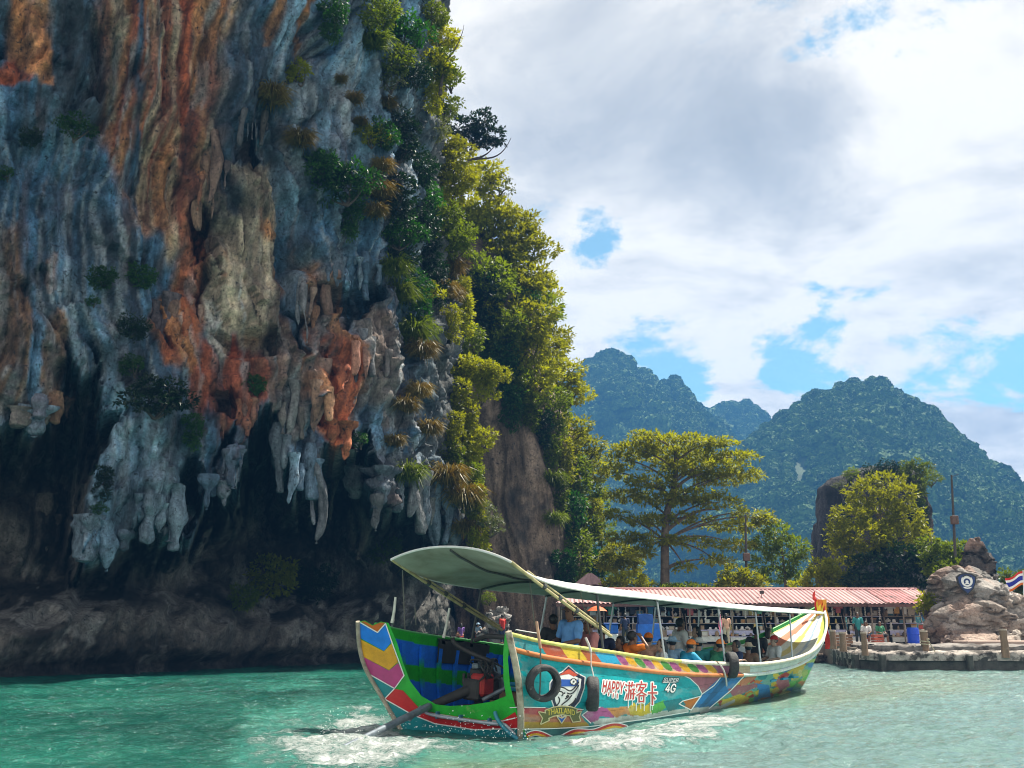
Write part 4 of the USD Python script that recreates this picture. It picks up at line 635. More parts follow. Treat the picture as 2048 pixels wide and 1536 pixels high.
boulder(1960, 1262, 108, 78, 55.5, 701, 'boulder', 'big pink-grey boulder sloping to the pier below the badge'); boulder(1934, 1188, 80, 58, 56.0, 702, 'boulder', 'rounded grey boulder standing on top, carrying the blue badge', (0.27, 0.25, 0.23), amp=0.16, cuts=6); boulder(1995, 1205, 60, 40, 58.0, 703, 'boulder', 'cracked grey boulder right of the badge stone', (0.42, 0.40, 0.37)); boulder(2052, 1255, 62, 62, 54.5, 704, 'boulder', 'pale boulder cut by the right edge of the picture', (0.43, 0.38, 0.34)); boulder(1870, 1240, 26, 60, 57.5, 705, 'boulder', 'narrow dark standing rock at the left of the boulder pile', (0.16, 0.135, 0.12)); boulder(1965, 1135, 40, 60, 62, 706, 'boulder', 'dark layered outcrop rising behind the badge stone', (0.085, 0.075, 0.07)); boulder(1930, 1278, 70, 22, 53.8, 707, 'boulder', 'low brownish rock at the foot of the boulder pile', (0.38, 0.29, 0.24)); boulder(2010, 1285, 50, 20, 53.4, 708, 'boulder', 'low pale rock lying before the right boulder', (0.43, 0.38, 0.33)); boulder(1905, 1245, 40, 40, 55.0, 711, 'boulder', 'brown mid-height rock under the left side of the badge stone', (0.30, 0.24, 0.20))
boulder(988, 1262, 36, 52, 66, 709, 'boulder', 'pointed pale-tipped rock at the cliff foot behind the stern', (0.30, 0.29, 0.28), amp=0.5, freq=1.2); boulder(1625, 1318, 26, 16, 60.5, 710, 'boulder', 'small brown rocks mass in the water by the boat bow', (0.2, 0.15, 0.12), amp=0.3, freq=2.0)
bc = P(1932, 1166, 53.95); bg = thing('badge_sign', 'dark blue shield badge with a white ring emblem on the boulder', 'sign', loc=bc)
def shield(w, h): return Polygon([(-w, 0.55 * h), (-w * 0.6, 0.78 * h), (0, 0.86 * h), (w * 0.6, 0.78 * h), (w, 0.55 * h), (w * 0.92, 0.05 * h), (w * 0.6, -0.5 * h), (0.0, -h), (-w * 0.6, -0.5 * h), (-w * 0.92, 0.05 * h)]).buffer(0.03)
def facing(poly, depth, y=0.0):          # a flat shape set upright, looking at the viewer's side
    gs = getattr(poly, 'geoms', [poly]); m = cat_([trimesh.creation.extrude_polygon(g, depth, engine='earcut') for g in gs if g.area > 1e-7])
    m.apply_transform(np.array([[1, 0, 0, 0], [0, 0, -1, y], [0, 1, 0, 0], [0, 0, 0, 1.0]])); return m
black = mat('paint_black', (0.02, 0.02, 0.022), 0.5); navy = mat('badge_navy', (0.012, 0.03, 0.12), 0.4); white = mat('paint_white', (0.72, 0.72, 0.70), 0.5, var=0.06)
part('rim', facing(shield(0.47, 0.55), 0.10), black, bg); part('field', facing(shield(0.40, 0.47), 0.02, -0.1), navy, bg)
part('ring', facing(Point(0, 0.1).buffer(0.29).difference(Point(0, 0.06).buffer(0.17)), 0.02, -0.12), white, bg)
part('ring_band', facing(Point(0, 0.1).buffer(0.30).difference(Point(0, 0.1).buffer(0.25)).intersection(shapely.box(-0.2, 0.1, 0.2, 0.5)), 0.02, -0.142), black, bg)
part('emblem', facing(shapely.union_all([Point(0, 0.06).buffer(0.075), Polygon([(-0.12, -0.06), (0.12, -0.06), (0.05, 0.03), (-0.05, 0.03)])]), 0.02, -0.122), white, bg)
part('scroll', facing(Polygon([(-0.2, -0.24), (-0.1, -0.28), (0, -0.29), (0.1, -0.28), (0.2, -0.24), (0.19, -0.19), (0, -0.235), (-0.19, -0.19)]), 0.02, -0.122), white, bg)

# ------------------------------------------------------------------ the rock tower and the trees behind the market
tow_v, tow_kt = buttress('cliff', 'dark jagged rock tower standing behind the yellow tree', [edge(p, a, b, 96) for p, a, b in [(1230, 1668, 1880), (1100, 1672, 1872), (1040, 1674, 1862), (985, 1682, 1856), (962, 1686, 1850), (946, 1700, 1846), (937, 1735, 1838), (928, 1748, 1800)]], 100, 6, 240, ((0.04, 0.038, 0.042), (0.06, 0.053, 0.052), (0.025, 0.025, 0.026)), 2.4, 3.4)
SURF['t'] = lambda px, py: tow_v[(lambda k: k[np.argmin(tow_v[k][:, 1])])(tow_kt.query((px, py), k=8)[1])]
for sh, mt, px, py, r, lb in [('round', 'dark', 1776, 938, 26, 'dark bush on the tip of the rock tower'), ('wide', 'olive', 1825, 945, 34, 'olive bush on the right top of the rock tower'), ('open', 'olive', 1705, 952, 22, 'thin bush on the upper left corner of the rock tower'), ('round', 'dark', 1745, 945, 22, 'dark little bush left of the tip of the rock tower'), ('hang', 'dark', 1690, 1030, 24, 'dark bush on the left wall of the rock tower'), ('hang', 'olive', 1838, 985, 32, 'brownish bush hanging on the right side of the rock tower'), ('open', 'grey', 1682, 975, 18, 'small pale bush on the left shoulder of the rock tower'), ('open', 'olive', 1860, 960, 26, 'thin twiggy bush reaching out right of the rock tower'), ('hang', 'dark', 1835, 1040, 32, 'dark bush low on the right side of the rock tower')]:
    plant(f'kind_{sh}_{mt}', px, py, r, 'tower_bush', lb, 'bush', on='t')
tree('layered_tree', 'tall spreading tree with flat layered branches behind the market roof', 72, [(1328, 1185), (1330, 1120), (1332, 1040), (1345, 985), (1352, 940), (1350, 895)],
     [(1290, 870, 40, 7), (1340, 884, 95, 15), (1268, 900, 62, 13), (1430, 886, 55, 9), (1370, 912, 120, 15), (1240, 920, 42, 12), (1470, 915, 55, 11), (1390, 938, 110, 15), (1225, 945, 38, 14), (1500, 948, 36, 9), (1450, 958, 70, 11), (1300, 965, 60, 14), (1255, 990, 52, 14), (1380, 990, 72, 12), (1330, 1000, 70, 12), (1440, 1005, 58, 13), (1500, 1028, 44, 10), (1225, 1030, 34, 12), (1290, 1040, 58, 12), (1370, 1035, 60, 10), (1460, 1052, 66, 12), (1530, 1040, 28, 8), (1250, 1075, 42, 13), (1310, 1080, 50, 12), (1390, 1085, 48, 11), (1470, 1090, 46, 11), (1280, 1105, 36, 10), (1430, 1120, 40, 9), (1370, 1135, 26, 8)], 21000, 0.28, 'yellow', 801, r0=0.34, clump=0.13, up=1.6, shell=0.3, flat=0.8, branches=[[(1332, 1140), (1360, 1125), (1410, 1118)], [(1345, 990), (1380, 955), (1440, 945)], [(1334, 1060), (1390, 1025), (1440, 1020)]])
tree('yellow_tree', 'dense yellow-green tree in front of the dark rock tower', 71, [(1768, 1185), (1766, 1140), (1762, 1090), (1758, 1040)], [(1765, 968, 46, 22), (1725, 985, 34, 22), (1800, 990, 36, 24), (1700, 1030, 40, 26), (1755, 1025, 60, 32), (1815, 1035, 38, 28), (1680, 1065, 28, 24), (1735, 1075, 60, 30), (1800, 1075, 46, 30), (1840, 1070, 24, 18), (1700, 1105, 46, 26)], 9000, 0.27, 'yellow', 802, r0=0.3)
tree('dark_tree', 'dark green tree filling the shade under the yellow tree', 69, [(1790, 1190), (1790, 1160), (1788, 1130)], [(1745, 1135, 50, 30), (1800, 1120, 50, 36), (1840, 1140, 44, 36), (1770, 1165, 60, 18), (1850, 1110, 26, 22), (1720, 1165, 40, 16)], 6500, 0.26, 'dark', 803, r0=0.2)
tree('bushy_tree', 'olive bushy tree between the dark tree and the badge stone', 67, [(1890, 1190), (1890, 1160), (1888, 1135)], [(1880, 1120, 40, 26), (1915, 1105, 36, 22), (1935, 1125, 26, 22), (1900, 1145, 46, 24), (1860, 1090, 24, 14)], 5200, 0.24, 'olive', 804, r0=0.15)
tree('slender_tree', 'slender olive tree right of the tall speaker pole', 73, [(1572, 1188), (1570, 1150), (1565, 1110), (1562, 1080)], [(1560, 1065, 36, 18), (1530, 1085, 30, 16), (1595, 1095, 26, 22), (1565, 1110, 36, 20), (1525, 1120, 24, 20), (1600, 1130, 22, 22), (1550, 1150, 34, 16), (1590, 1165, 26, 16)], 3600, 0.26, 'olive', 805, r0=0.13)
tree('small_tree', 'small yellow tree left of the layered tree trunk', 76, [(1245, 1185), (1247, 1150), (1248, 1120)], [(1240, 1105, 34, 18), (1265, 1115, 26, 16), (1215, 1125, 24, 16), (1250, 1135, 34, 14)], 2600, 0.26, 'yellow', 806, r0=0.12)
tree('rounded_bush', 'rounded yellow-green bush right behind the small hip roof', 68, [(1255, 1195), (1255, 1180), (1255, 1165)], [(1255, 1168, 46, 22), (1225, 1172, 26, 18), (1290, 1178, 26, 12)], 3000, 0.22, 'yellow', 807, r0=0.1)
tree('low_bush', 'low green bush along the roof ridge under the layered tree', 68, [(1370, 1195), (1370, 1188), (1370, 1180)], [(1340, 1180, 30, 9), (1385, 1178, 36, 10), (1415, 1182, 20, 8)], 1800, 0.22, 'olive', 808, r0=0.08)
tree('pale_bush', 'pale yellow-green bush at the foot of the tall speaker pole', 69, [(1478, 1195), (1478, 1175), (1476, 1160)], [(1470, 1150, 28, 20), (1495, 1160, 28, 18), (1455, 1170, 22, 14), (1515, 1170, 20, 14)], 2600, 0.24, 'yellow', 809, r0=0.09)
tree('leafy_bush', 'bright leafy bush left of the yellow tree foot', 70, [(1650, 1195), (1650, 1170), (1650, 1150)], [(1650, 1140, 30, 22), (1630, 1160, 26, 18), (1672, 1155, 30, 24), (1690, 1170, 24, 14), (1600, 1175, 22, 12)], 3200, 0.24, 'yellow', 810, r0=0.1)
tree('round_bush', 'small round bright bush on the standing rock by the pier', 56.5, [(1866, 1240), (1866, 1222), (1864, 1210)], [(1862, 1202, 20, 14), (1878, 1208, 14, 10), (1850, 1212, 12, 10)], 900, 0.2, 'yellow', 811, r0=0.06)
tree('edge_tree', 'leafy green tree under the flag at the right edge', 64, [(2035, 1215), (2035, 1195), (2034, 1180)], [(2030, 1175, 22, 16), (2050, 1165, 26, 20), (2010, 1188, 14, 10), (2005, 1152, 12, 10)], 2000, 0.22, 'olive', 812, r0=0.1)
tree('bay_tree', 'yellowish tree between the buttress and the layered tree', 80, [(1205, 1180), (1204, 1120), (1202, 1060)], [(1200, 1015, 22, 22), (1212, 1060, 22, 20), (1195, 1095, 26, 24), (1215, 1130, 24, 18)], 2200, 0.26, 'olive', 813, r0=0.12)

# ------------------------------------------------------------------ poles and flag
dkmetal = mat('pole_dark', (0.05, 0.042, 0.036), 0.7, var=0.2); rusty = mat('box_rust', (0.10, 0.06, 0.045), 0.8, var=0.3)
for (px0, py0, px1, py1, bxx, bpy, y, lb) in [(1495, 1190, 1491, 1030, 1493, 1114, 70, 'thin pole with a brown speaker box between the layered and slender trees'), (1914, 1095, 1903, 950, 1909, 1040, 66, 'leaning dark pole with a box above the badge stone')]:
    a, b = P(px0, py0 + 90, y), P(px1, py1, y); th = thing('speaker_pole', lb, 'pole', loc=a)
    part('shaft', tube([[0, 0, 0], (b - a) * 0.5, b - a], [0.10, 0.09, 0.06], 8), dkmetal, th, smooth=40)
    c = P(bxx, bpy, y - 0.15) - a; part('speaker_box', rbox((0.42, 0.34, 0.52), 0.03, c), rusty, th); part('arm', tube([b - a - [0, 0, 0.12], b - a + [0.45, 0.0, 0.06]], 0.018, 6), dkmetal, th)
fp = P(2046, 1200, 57.5); th = thing('flag_pole', 'thin white flag pole at the right edge of the picture', 'pole', loc=fp); ft = P(2046, 1140, 57.5) - fp; part('shaft', tube([[0, 0, -0.6], ft], 0.025, 8), white, th)
fl = thing('flag', 'red, white and blue striped flag hanging slanted from its pole', 'flag', loc=P(2046, 1142, 57.5)); fu, fv = np.meshgrid(np.linspace(0, 1, 24), np.linspace(0, 1, 19), indexing='ij')
FCOL = [(0.55, 0.03, 0.02), (0.75, 0.75, 0.73), (0.02, 0.03, 0.28), (0.75, 0.75, 0.73), (0.62, 0.14, 0.02)]; flagm = mat_col('flag_cloth', 0.8, nvar=0.1, bump=0.1)
for i, (v0, v1) in enumerate([(0, 1 / 6), (1 / 6, 2 / 6), (2 / 6, 4 / 6), (4 / 6, 5 / 6), (5 / 6, 1)]):
    u, v = np.meshgrid(np.linspace(0, 1, 20), np.linspace(v0, v1, 5), indexing='ij'); p = np.stack([-1.0 * u, 0.08 * np.sin(u * 9 + v * 3) * u, -0.72 * v - 0.42 * u + 0.05 * np.sin(u * 7)], -1).reshape(-1, 3)
    part('stripe', (p, gridfaces(20, 5)), flagm, fl, smooth=True, col=np.tile(FCOL[i], (len(p), 1)))
# ------------------------------------------------------------------ the longtail boat
C0 = np.array([-1.15, 21.82, 0.0]); AX = np.array([0.589, 0.808, 0]); AX /= np.linalg.norm(AX); RT = np.array([AX[1], -AX[0], 0]); HEEL = 0.05
BM = np.eye(4); BM[:3, 0], BM[:3, 1], BM[:3, 2], BM[:3, 3] = AX, -RT, (0, 0, 1), C0
BM = BM @ trimesh.transformations.rotation_matrix(HEEL, [1, 0, 0]); BI = np.linalg.inv(BM)
def toW(v): v = np.asarray(v, float); return v @ BM[:3, :3].T + BM[:3, 3]
def toL(v): v = np.asarray(v, float); return v @ BI[:3, :3].T + BI[:3, 3]
def stz(s, t, z): return np.stack(np.broadcast_arrays(np.asarray(s, float), -np.asarray(t, float), np.asarray(z, float)), -1)  # along, to starboard, up
def on_plane(px, py, p0, nrm):            # a line of sight meets a plane given in the boat's own frame
    o = toL(np.array([0, 0, H])); d = BI[:3, :3] @ ray(px, py); k = ((np.asarray(p0) - o) @ nrm) / (d @ nrm); return o + k * d
def at_t(px, py, t): return on_plane(px, py, (0, -t, 0), np.array([0, 1.0, 0]))
def at_s(px, py, s): return on_plane(px, py, (s, 0, 0), np.array([1.0, 0, 0]))
pch = lambda x, y: PchipInterpolator(np.array(x, float), np.array(y, float))
gb = pch([0, 1.5, 4, 8, 12, 14, 15.8, 17.2, 18.4, 19.4, 20.2, 20.6], [1.72, 1.82, 1.9, 1.9, 1.82, 1.68, 1.46, 1.2, 0.92, 0.6, 0.24, 0.07])
gz = pch([0, 0.9, 3, 5.6, 8.7, 11, 12.6, 14.2, 15.6, 17, 18.2, 19.4, 20.6], [1.98, 1.80, 1.57, 1.345, 1.19, 1.13, 1.16, 1.24, 1.36, 1.56, 1.86, 2.28, 2.80])
wb = pch([0, 1.2, 3, 5, 7, 10, 12.5, 15, 17, 18.4, 20.6], [1.60, 1.80, 1.92, 1.86, 1.72, 1.38, 1.0, 0.56, 0.22, 0.03, 0.01])
zl = pch([0, 17.8, 18.6, 19.4, 20.1, 20.6], [-0.5, -0.5, 0.25, 0.95, 1.8, 2.6])
def rake(s, z): return s - 0.34 * np.asarray(z) * np.clip(1 - np.asarray(s) / 3.0, 0, 1) ** 1.5
def hullpt(s, v, side, inset=0.0):
    """v: 0 at the gunwale, 1 at the bottom"""
    zt, zb = gz(s), zl(s); z = zt + (zb - zt) * v; zw = np.maximum(zb, 0.0); h = np.clip((z - zw) / np.maximum(zt - zw, 1e-3), 0, 1)
    t = wb(s) + (gb(s) - wb(s)) * h ** 0.85 + 0.10 * np.sin(np.pi * h) * np.clip(1 - s / 19, 0, 1); t = np.where(z < zw, wb(s) * (1 + 0.6 * (z - zw)), t)
    return stz(rake(s, z), side * np.maximum(t - inset, 0.005), z)
TURQ, TEALP, WHT = np.array((0.004, 0.36, 0.39)), np.array((0.008, 0.19, 0.22)), np.array((0.68, 0.70, 0.66))
boatp = mat_col('boat_paint', rough=0.55, nscale=2.5, nvar=0.16, bump=0.25, bscale=14, bdist=0.02, streak=1.0, fine=22, speck=((0.16, 0.15, 0.12), 0.66, 0.74, 9.0), coat=0.0, spec=0.2)
BOAT = thing('longtail_boat', 'long painted wooden passenger boat with arched grey canopy, seen from its open stern', 'boat', m=BM)
su = np.arange(0, 20.601, 0.022); vu = np.linspace(0, 1, 104)
sgr, vgr = np.meshgrid(su, vu, indexing='ij'); HV = hullpt(sgr, vgr, 1).reshape(-1, 3); HQ = proj(toW(HV)); HS, HZ = sgr.ravel(), HV[:, 2]
hd = (gz(sgr) - HV[:, 2].reshape(sgr.shape)).ravel()                # metres below the gunwale
hc = np.tile(TURQ, (len(HV), 1)); rngp = np.random.default_rng(31)
def zz_(v, a=0.01, f=1.0): return v + a * np.array([0, 0, 1])
def fillp(poly, color):
    m = shapely.contains_xy(Polygon(poly).buffer(0), HQ[:, 0], HQ[:, 1]); hc[m] = color
k = sm(1395, 1440, HQ[:, 1] + 0.17 * (HQ[:, 0] - 1050)); hc = hc + (np.array((0.01, 0.30, 0.34)) - hc) * (0.7 * k)[:, None]
PINK, SALM, GOLD, MAUVE, BLU, GRN, ORG, RED, YEL, PUR = [np.array(c) for c in ((0.50, 0.09, 0.10), (0.55, 0.20, 0.11), (0.62, 0.34, 0.015), (0.30, 0.10, 0.13), (0.02, 0.17, 0.42), (0.07, 0.30, 0.05), (0.50, 0.15, 0.02), (0.42, 0.025, 0.02), (0.62, 0.46, 0.03), (0.28, 0.07, 0.18))]
# forward half: leafy patches of many colours
fwd = [(1600, 1290), (1660, 1255), (1660, 1400), (1430, 1440), (1430, 1412), (1462, 1378), (1492, 1348)]
fillp(fwd, (0.10, 0.34, 0.30))
for i in range(150):
    x = rngp.uniform(1440, 1640); top = 1352 - (x - 1490) * 0.36 if x > 1490 else 1360; bot = 1432 - (x - 1400) * 0.22; y = rngp.uniform(top, bot); w, h_ = rngp.uniform(5, 13), rngp.uniform(3, 8); a = np.linspace(0, 2 * np.pi, 11)[:-1]; rr = rngp.uniform(0.6, 1.25, 10)
    fillp([(x + w * q * math.cos(b), y + h_ * q * math.sin(b) - 0.25 * w * q * math.cos(b)) for b, q in zip(a, rr)], [YEL, YEL * 0.8, GRN, GRN * 1.5, TEALP, BLU, ORG, np.array((0.5, 0.5, 0.2)), RED * 0.8, np.array((0.3, 0.42, 0.1))][rngp.integers(0, 10)])
fillp([(1362, 1349), (1445, 1350), (1428, 1371), (1404, 1388), (1396, 1372), (1380, 1357)], MAUVE * 1.1)
fillp([(1443, 1352), (1492, 1347), (1462, 1380), (1418, 1417), (1384, 1415), (1404, 1388)], BLU); fillp([(1452, 1352), (1470, 1350), (1430, 1392), (1408, 1414), (1398, 1414)], BLU * 0.6)
fillp([(1365, 1402), (1402, 1392), (1381, 1420), (1358, 1408)], ORG); fillp([(1478, 1362), (1508, 1346), (1512, 1356), (1484, 1376)], (0.45, 0.16, 0.08)); fillp([(1508, 1366), (1538, 1370), (1542, 1394), (1516, 1396), (1518, 1380)], BLU * 1.1); fillp([(1455, 1378), (1510, 1366), (1516, 1372), (1468, 1396)], MAUVE)
fillp([(1445, 1400), (1480, 1388), (1500, 1396), (1480, 1410), (1440, 1416)], YEL); fillp([(1550, 1360), (1575, 1352), (1580, 1372), (1560, 1382)], MAUVE * 1.2)
# brush strokes along the middle
fillp([(1182, 1440), (1376, 1416), (1378, 1424), (1290, 1440), (1190, 1450)], WHT)
fillp([(1164, 1430), (1176, 1421), (1201, 1414), (1217, 1417), (1240, 1425), (1226, 1436), (1200, 1432), (1196, 1441), (1180, 1446)], PUR * 1.4)
fillp([(1214, 1417), (1262, 1412), (1268, 1433), (1250, 1428), (1232, 1436), (1224, 1428)], (0.58, 0.26, 0.08)); fillp([(1256, 1416), (1268, 1405), (1274, 1412), (1286, 1402), (1290, 1412), (1303, 1402), (1306, 1424), (1284, 1432), (1262, 1430)], YEL)
fillp([(1300, 1412), (1328, 1400), (1336, 1412), (1320, 1424), (1304, 1428)], GRN * 1.4); fillp([(1326, 1402), (1362, 1396), (1372, 1410), (1336, 1424)], TEALP); fillp([(1384, 1416), (1440, 1412), (1470, 1398), (1470, 1404), (1430, 1426), (1376, 1430)], WHT * 0.9)
# stripes at the stern quarter
fillp([(1020, 1414), (1166, 1418), (1160, 1429), (1028, 1429)], PINK); fillp([(1026, 1429), (1160, 1429), (1172, 1445), (1034, 1444)], SALM); fillp([(1034, 1444), (1174, 1445), (1180, 1454), (1040, 1459)], GOLD); fillp([(1040, 1459), (1180, 1453), (1400, 1424), (1400, 1500), (1040, 1500)], (0.008, 0.21, 0.25))
# band under the gunwale
band = (hd < 0.26) & (HQ[:, 0] < 1520); xq = HQ[:, 0] - (hd - 0.13) * 75
hc[band] = (0.46, 0.36, 0.24)
for a, b, c in [(900, 1085, (0.012, 0.26, 0.30)), (1085, 1128, (0.34, 0.07, 0.03)), (1128, 1168, (0.55, 0.40, 0.03)), (1168, 1196, (0.34, 0.09, 0.03)), (1196, 1236, (0.02, 0.28, 0.46)), (1430, 1475, (0.30, 0.10, 0.18))]:
    m = band & (xq >= a) & (xq < b); hc[m] = c
ph = (xq - 1236) / 17.7; fr = ph - np.floor(ph); yv = (hd - 0.13) / 0.1
pet = band & (xq > 1236) & (xq < 1432) & (((fr - 0.5) / 0.5) ** 2 + (yv * 0.95) ** 2 < 1); hc[pet] = np.array([PUR, GOLD * 0.9, GRN * 0.7])[np.mod(np.floor(ph[pet]).astype(int), 3)]
m = (HQ[:, 0] > 1500) & (hd < 0.22); hc[m] = (0.46, 0.55, 0.53)
m = (hd > 0.26) & (hd < 0.31) & (HQ[:, 0] < 1520); hc[m] = (0.6, 0.5, 0.4)
hc *= (0.74 + 0.28 * fbm(HV * [1.2, 1, 4.0], 4, 35))[:, None]; edge_ = np.exp(-HS / 0.22) * (fbm(HV * [5, 5, 9], 3, 36) > 0.5); hc = hc + (np.array((0.30, 0.26, 0.20)) - hc) * (edge_ * 0.7)[:, None]
sw = np.abs(((HZ - 0.02 * HS + 0.35) / 0.235) % 1 - 0.5); seam = sm(0.455, 0.49, sw) * (0.3 + 0.7 * fbm(HV * [0.8, 1, 3], 3, 38)); hc = hc * (1 - 0.55 * seam)[:, None]; scf = sm(0.60, 0.68, fbm(HV * [1.1, 1, 5.0], 5, 37)); hc = hc + (np.array((0.33, 0.36, 0.33)) - hc) * (0.22 * scf)[:, None]; sl = sm(0.40, 0.10, HZ + (fbm(HV * [3, 1, 1], 3, 39) - 0.5) * 0.3); hc = hc + (np.array((0.07, 0.09, 0.06)) - hc) * (0.55 * sl)[:, None]
gr = sm(0.35, 0.0, HZ) * 0.15; hc = hc * (1 - gr[:, None])
part('hull_side', (HV, gridfaces(len(su), len(vu))), boatp, BOAT, smooth=True, col=np.clip(hc, 0, 1), label='painted starboard side with crest and lettering')
s2, v2 = np.meshgrid(np.arange(0, 20.61, 0.15), np.linspace(0, 1, 30), indexing='ij'); PV = hullpt(s2, v2, -1).reshape(-1, 3)
part('hull_side', (PV, gridfaces(*s2.shape)), boatp, BOAT, smooth=True, col=np.tile(TURQ, (len(PV), 1)), label='far port side')
# the inside: green and blue boarding
for side, vend in ((-1, 0.86), (1, 0.86)):
    v3 = np.linspace(0.0, vend, 70); s3, vv3 = np.meshgrid(np.arange(0.03, 19.6, 0.05), v3, indexing='ij'); IV = hullpt(s3, vv3, side, 0.07).reshape(-1, 3); dd = (gz(s3).ravel() - IV[:, 2])
    ic = np.tile(np.array((0.016, 0.14, 0.68)), (len(IV), 1)); g = (dd < 0.2) | ((dd > 0.68) & (dd < 1.0)); ic[g] = (0.018, 0.33, 0.02); f_ = s3.ravel() > 7; ic[f_] = (0.015, 0.20, 0.26); f_ = s3.ravel() > 15; ic[f_] = (0.02, 0.22, 0.05)
    part('inner_boarding', (IV, gridfaces(*s3.shape)), boatp, BOAT, smooth=True, col=ic)
    for j, s_ in enumerate(np.arange(0.55, 15, 0.55)):
        va = np.linspace(0.11, 0.8, 8); q = hullpt(np.full(8, s_), va, side, 0.085); q2 = hullpt(np.full(8, s_ + 0.09), va, side, 0.085); q3 = hullpt(np.full(8, s_), va, side, 0.15); q4 = hullpt(np.full(8, s_ + 0.09), va, side, 0.15)
        v = np.stack([q, q3, q4, q2], 1).reshape(-1, 3); f = gridfaces(8, 4); dq = np.repeat(gz(s_) - q[:, 2], 4); cc = np.where(((dq > 0.66) & (dq < 1.02))[:, None], np.array([[0.018, 0.33, 0.02]]), np.array([[0.018, 0.16, 0.72]])); part('rib', (v, f), boatp, BOAT, col=cc)
fs = np.arange(0.05, 18.3, 0.2); fz = 0.2; w_ = np.minimum(wb(fs), gb(fs)) - 0.1 + 0.05; fv = np.concatenate([stz(fs, w_, fz + 0 * fs), stz(fs, -w_, fz + 0 * fs)]); nfs = len(fs)
part('floor', (fv.reshape(2, nfs, 3).transpose(1, 0, 2).reshape(-1, 3), gridfaces(nfs, 2)), mat('deck_wood', (0.14, 0.09, 0.06), 0.8, var=0.3, streak=False), BOAT)
def rail(sa, sb, d, side, rad, out, matl, name='rail', flat=1.0, n=90, label=None):
    ss = np.linspace(sa, sb, n); vv = d / (gz(ss) - zl(ss)); p = hullpt(ss, vv, side, -out); m = tube(p, rad, 8)
    return part(name, m, matl, BOAT, smooth=50, label=label)
capw, capy, rust_o = mat('cap_cream', (0.62, 0.58, 0.47), 0.6, var=0.2, scale=4, dirt=((0.3, 0.22, 0.15), 0.58, 0.7)), mat('cap_lime', (0.40, 0.42, 0.10), 0.6, var=0.25, scale=4, dirt=((0.3, 0.2, 0.1), 0.55, 0.7)), mat('rail_orange', (0.42, 0.13, 0.025), 0.5, var=0.2, scale=3)
rail(0.02, 6.0, 0.0, 1, 0.045, -0.02, capy, 'gunwale_cap'); rail(6.0, 20.6, 0.0, 1, 0.05, -0.02, capw, 'gunwale_cap'); rail(0.02, 20.6, 0.0, -1, 0.045, -0.02, mat('cap_green', (0.02, 0.26, 0.03), 0.5), 'gunwale_cap')
rail(0.05, 9.6, 0.285, 1, 0.05, 0.01, rust_o, 'rub_rail'); rail(9.6, 20.3, 0.27, 1, 0.05, 0.01, mat('rail_white', (0.55, 0.62, 0.58), 0.5, var=0.15), 'rub_rail')
# transom board with its painted panels; its outline is set on the raked stern plane
TN = np.array([1.0, 0, 0.34]); TN /= np.linalg.norm(TN)
def trans(px, py, off=0.0): return on_plane(px, py, (-off, 0, 0), TN)
from scipy.interpolate import LinearNDInterpolator
def splitpoly(poly, cell):
    out = []
    for g in getattr(poly, 'geoms', [poly]):
        x0, y0, x1, y1 = g.bounds
        for x in np.arange(math.floor(x0 / cell) * cell, x1, cell):
            for y in np.arange(math.floor(y0 / cell) * cell, y1, cell):
                c = g.intersection(shapely.box(x, y, x + cell, y + cell))
                out += [h for h in getattr(c, 'geoms', [c]) if h.geom_type == 'Polygon' and h.area > 1e-4]
    return out
def flat_tri(poly): return trimesh.creation.triangulate_polygon(poly, engine='earcut')
def decal(name, poly, mapping, matl, cell=8.0, label=None):
    vs, fs_, n = [], [], 0
    for g in splitpoly(poly, cell):
        v, f = flat_tri(g); vs.append(mapping(np.asarray(v)[:, :2])); fs_.append(np.asarray(f) + n); n += len(v)
    return part(name, (np.vstack(vs), np.vstack(fs_)), matl, BOAT, label=label)
def tmap(off): return lambda q: np.array([trans(x, y, off) for x, y in q])
OUT = [(716, 1243), (719, 1290), (726, 1322), (738, 1350), (758, 1384), (779, 1420), (800, 1456), (818, 1490), (1062, 1500), (1055, 1476), (1043, 1446), (1030, 1410), (1020, 1370), (1016, 1320), (1020, 1264), (1010, 1266), (1006, 1310), (1007, 1360), (1012, 1392), (985, 1403), (940, 1410), (900, 1412), (872, 1409), (843, 1392), (820, 1362), (806, 1325), (794, 1285), (777, 1246), (762, 1243), (745, 1250), (730, 1241)]
OUT = list(bez(OUT[:8], 30).tolist()) + OUT[8:]
gpaint = mat('transom_green', (0.02, 0.33, 0.025), 0.45, var=0.2, scale=3, dirt=((0.25, 0.32, 0.12), 0.62, 0.72), coat=0.1)
tp = Polygon(OUT).buffer(0); v2_, f2_ = flat_tri(tp); fr_, bk_ = tmap(0.0)(v2_), tmap(-0.09)(v2_); nb = len(v2_); bd = np.array(tp.exterior.coords)[:-1]; ka = [int(np.argmin(np.abs(v2_ - p).sum(1))) for p in bd]; sd_ = []
for i in range(len(ka)):
    a, b = ka[i], ka[(i + 1) % len(ka)]; sd_ += [(a, b, b + nb), (a, b + nb, a + nb)]
part('transom', (np.vstack([fr_, bk_]), np.vstack([f2_, f2_[:, ::-1] + nb, sd_])), gpaint, BOAT)
def pm(n_, c, **k): return mat(n_, c, 0.45, var=0.16, scale=3.5, dirt=((0.2, 0.18, 0.15), 0.66, 0.76), coat=0.1, **k)
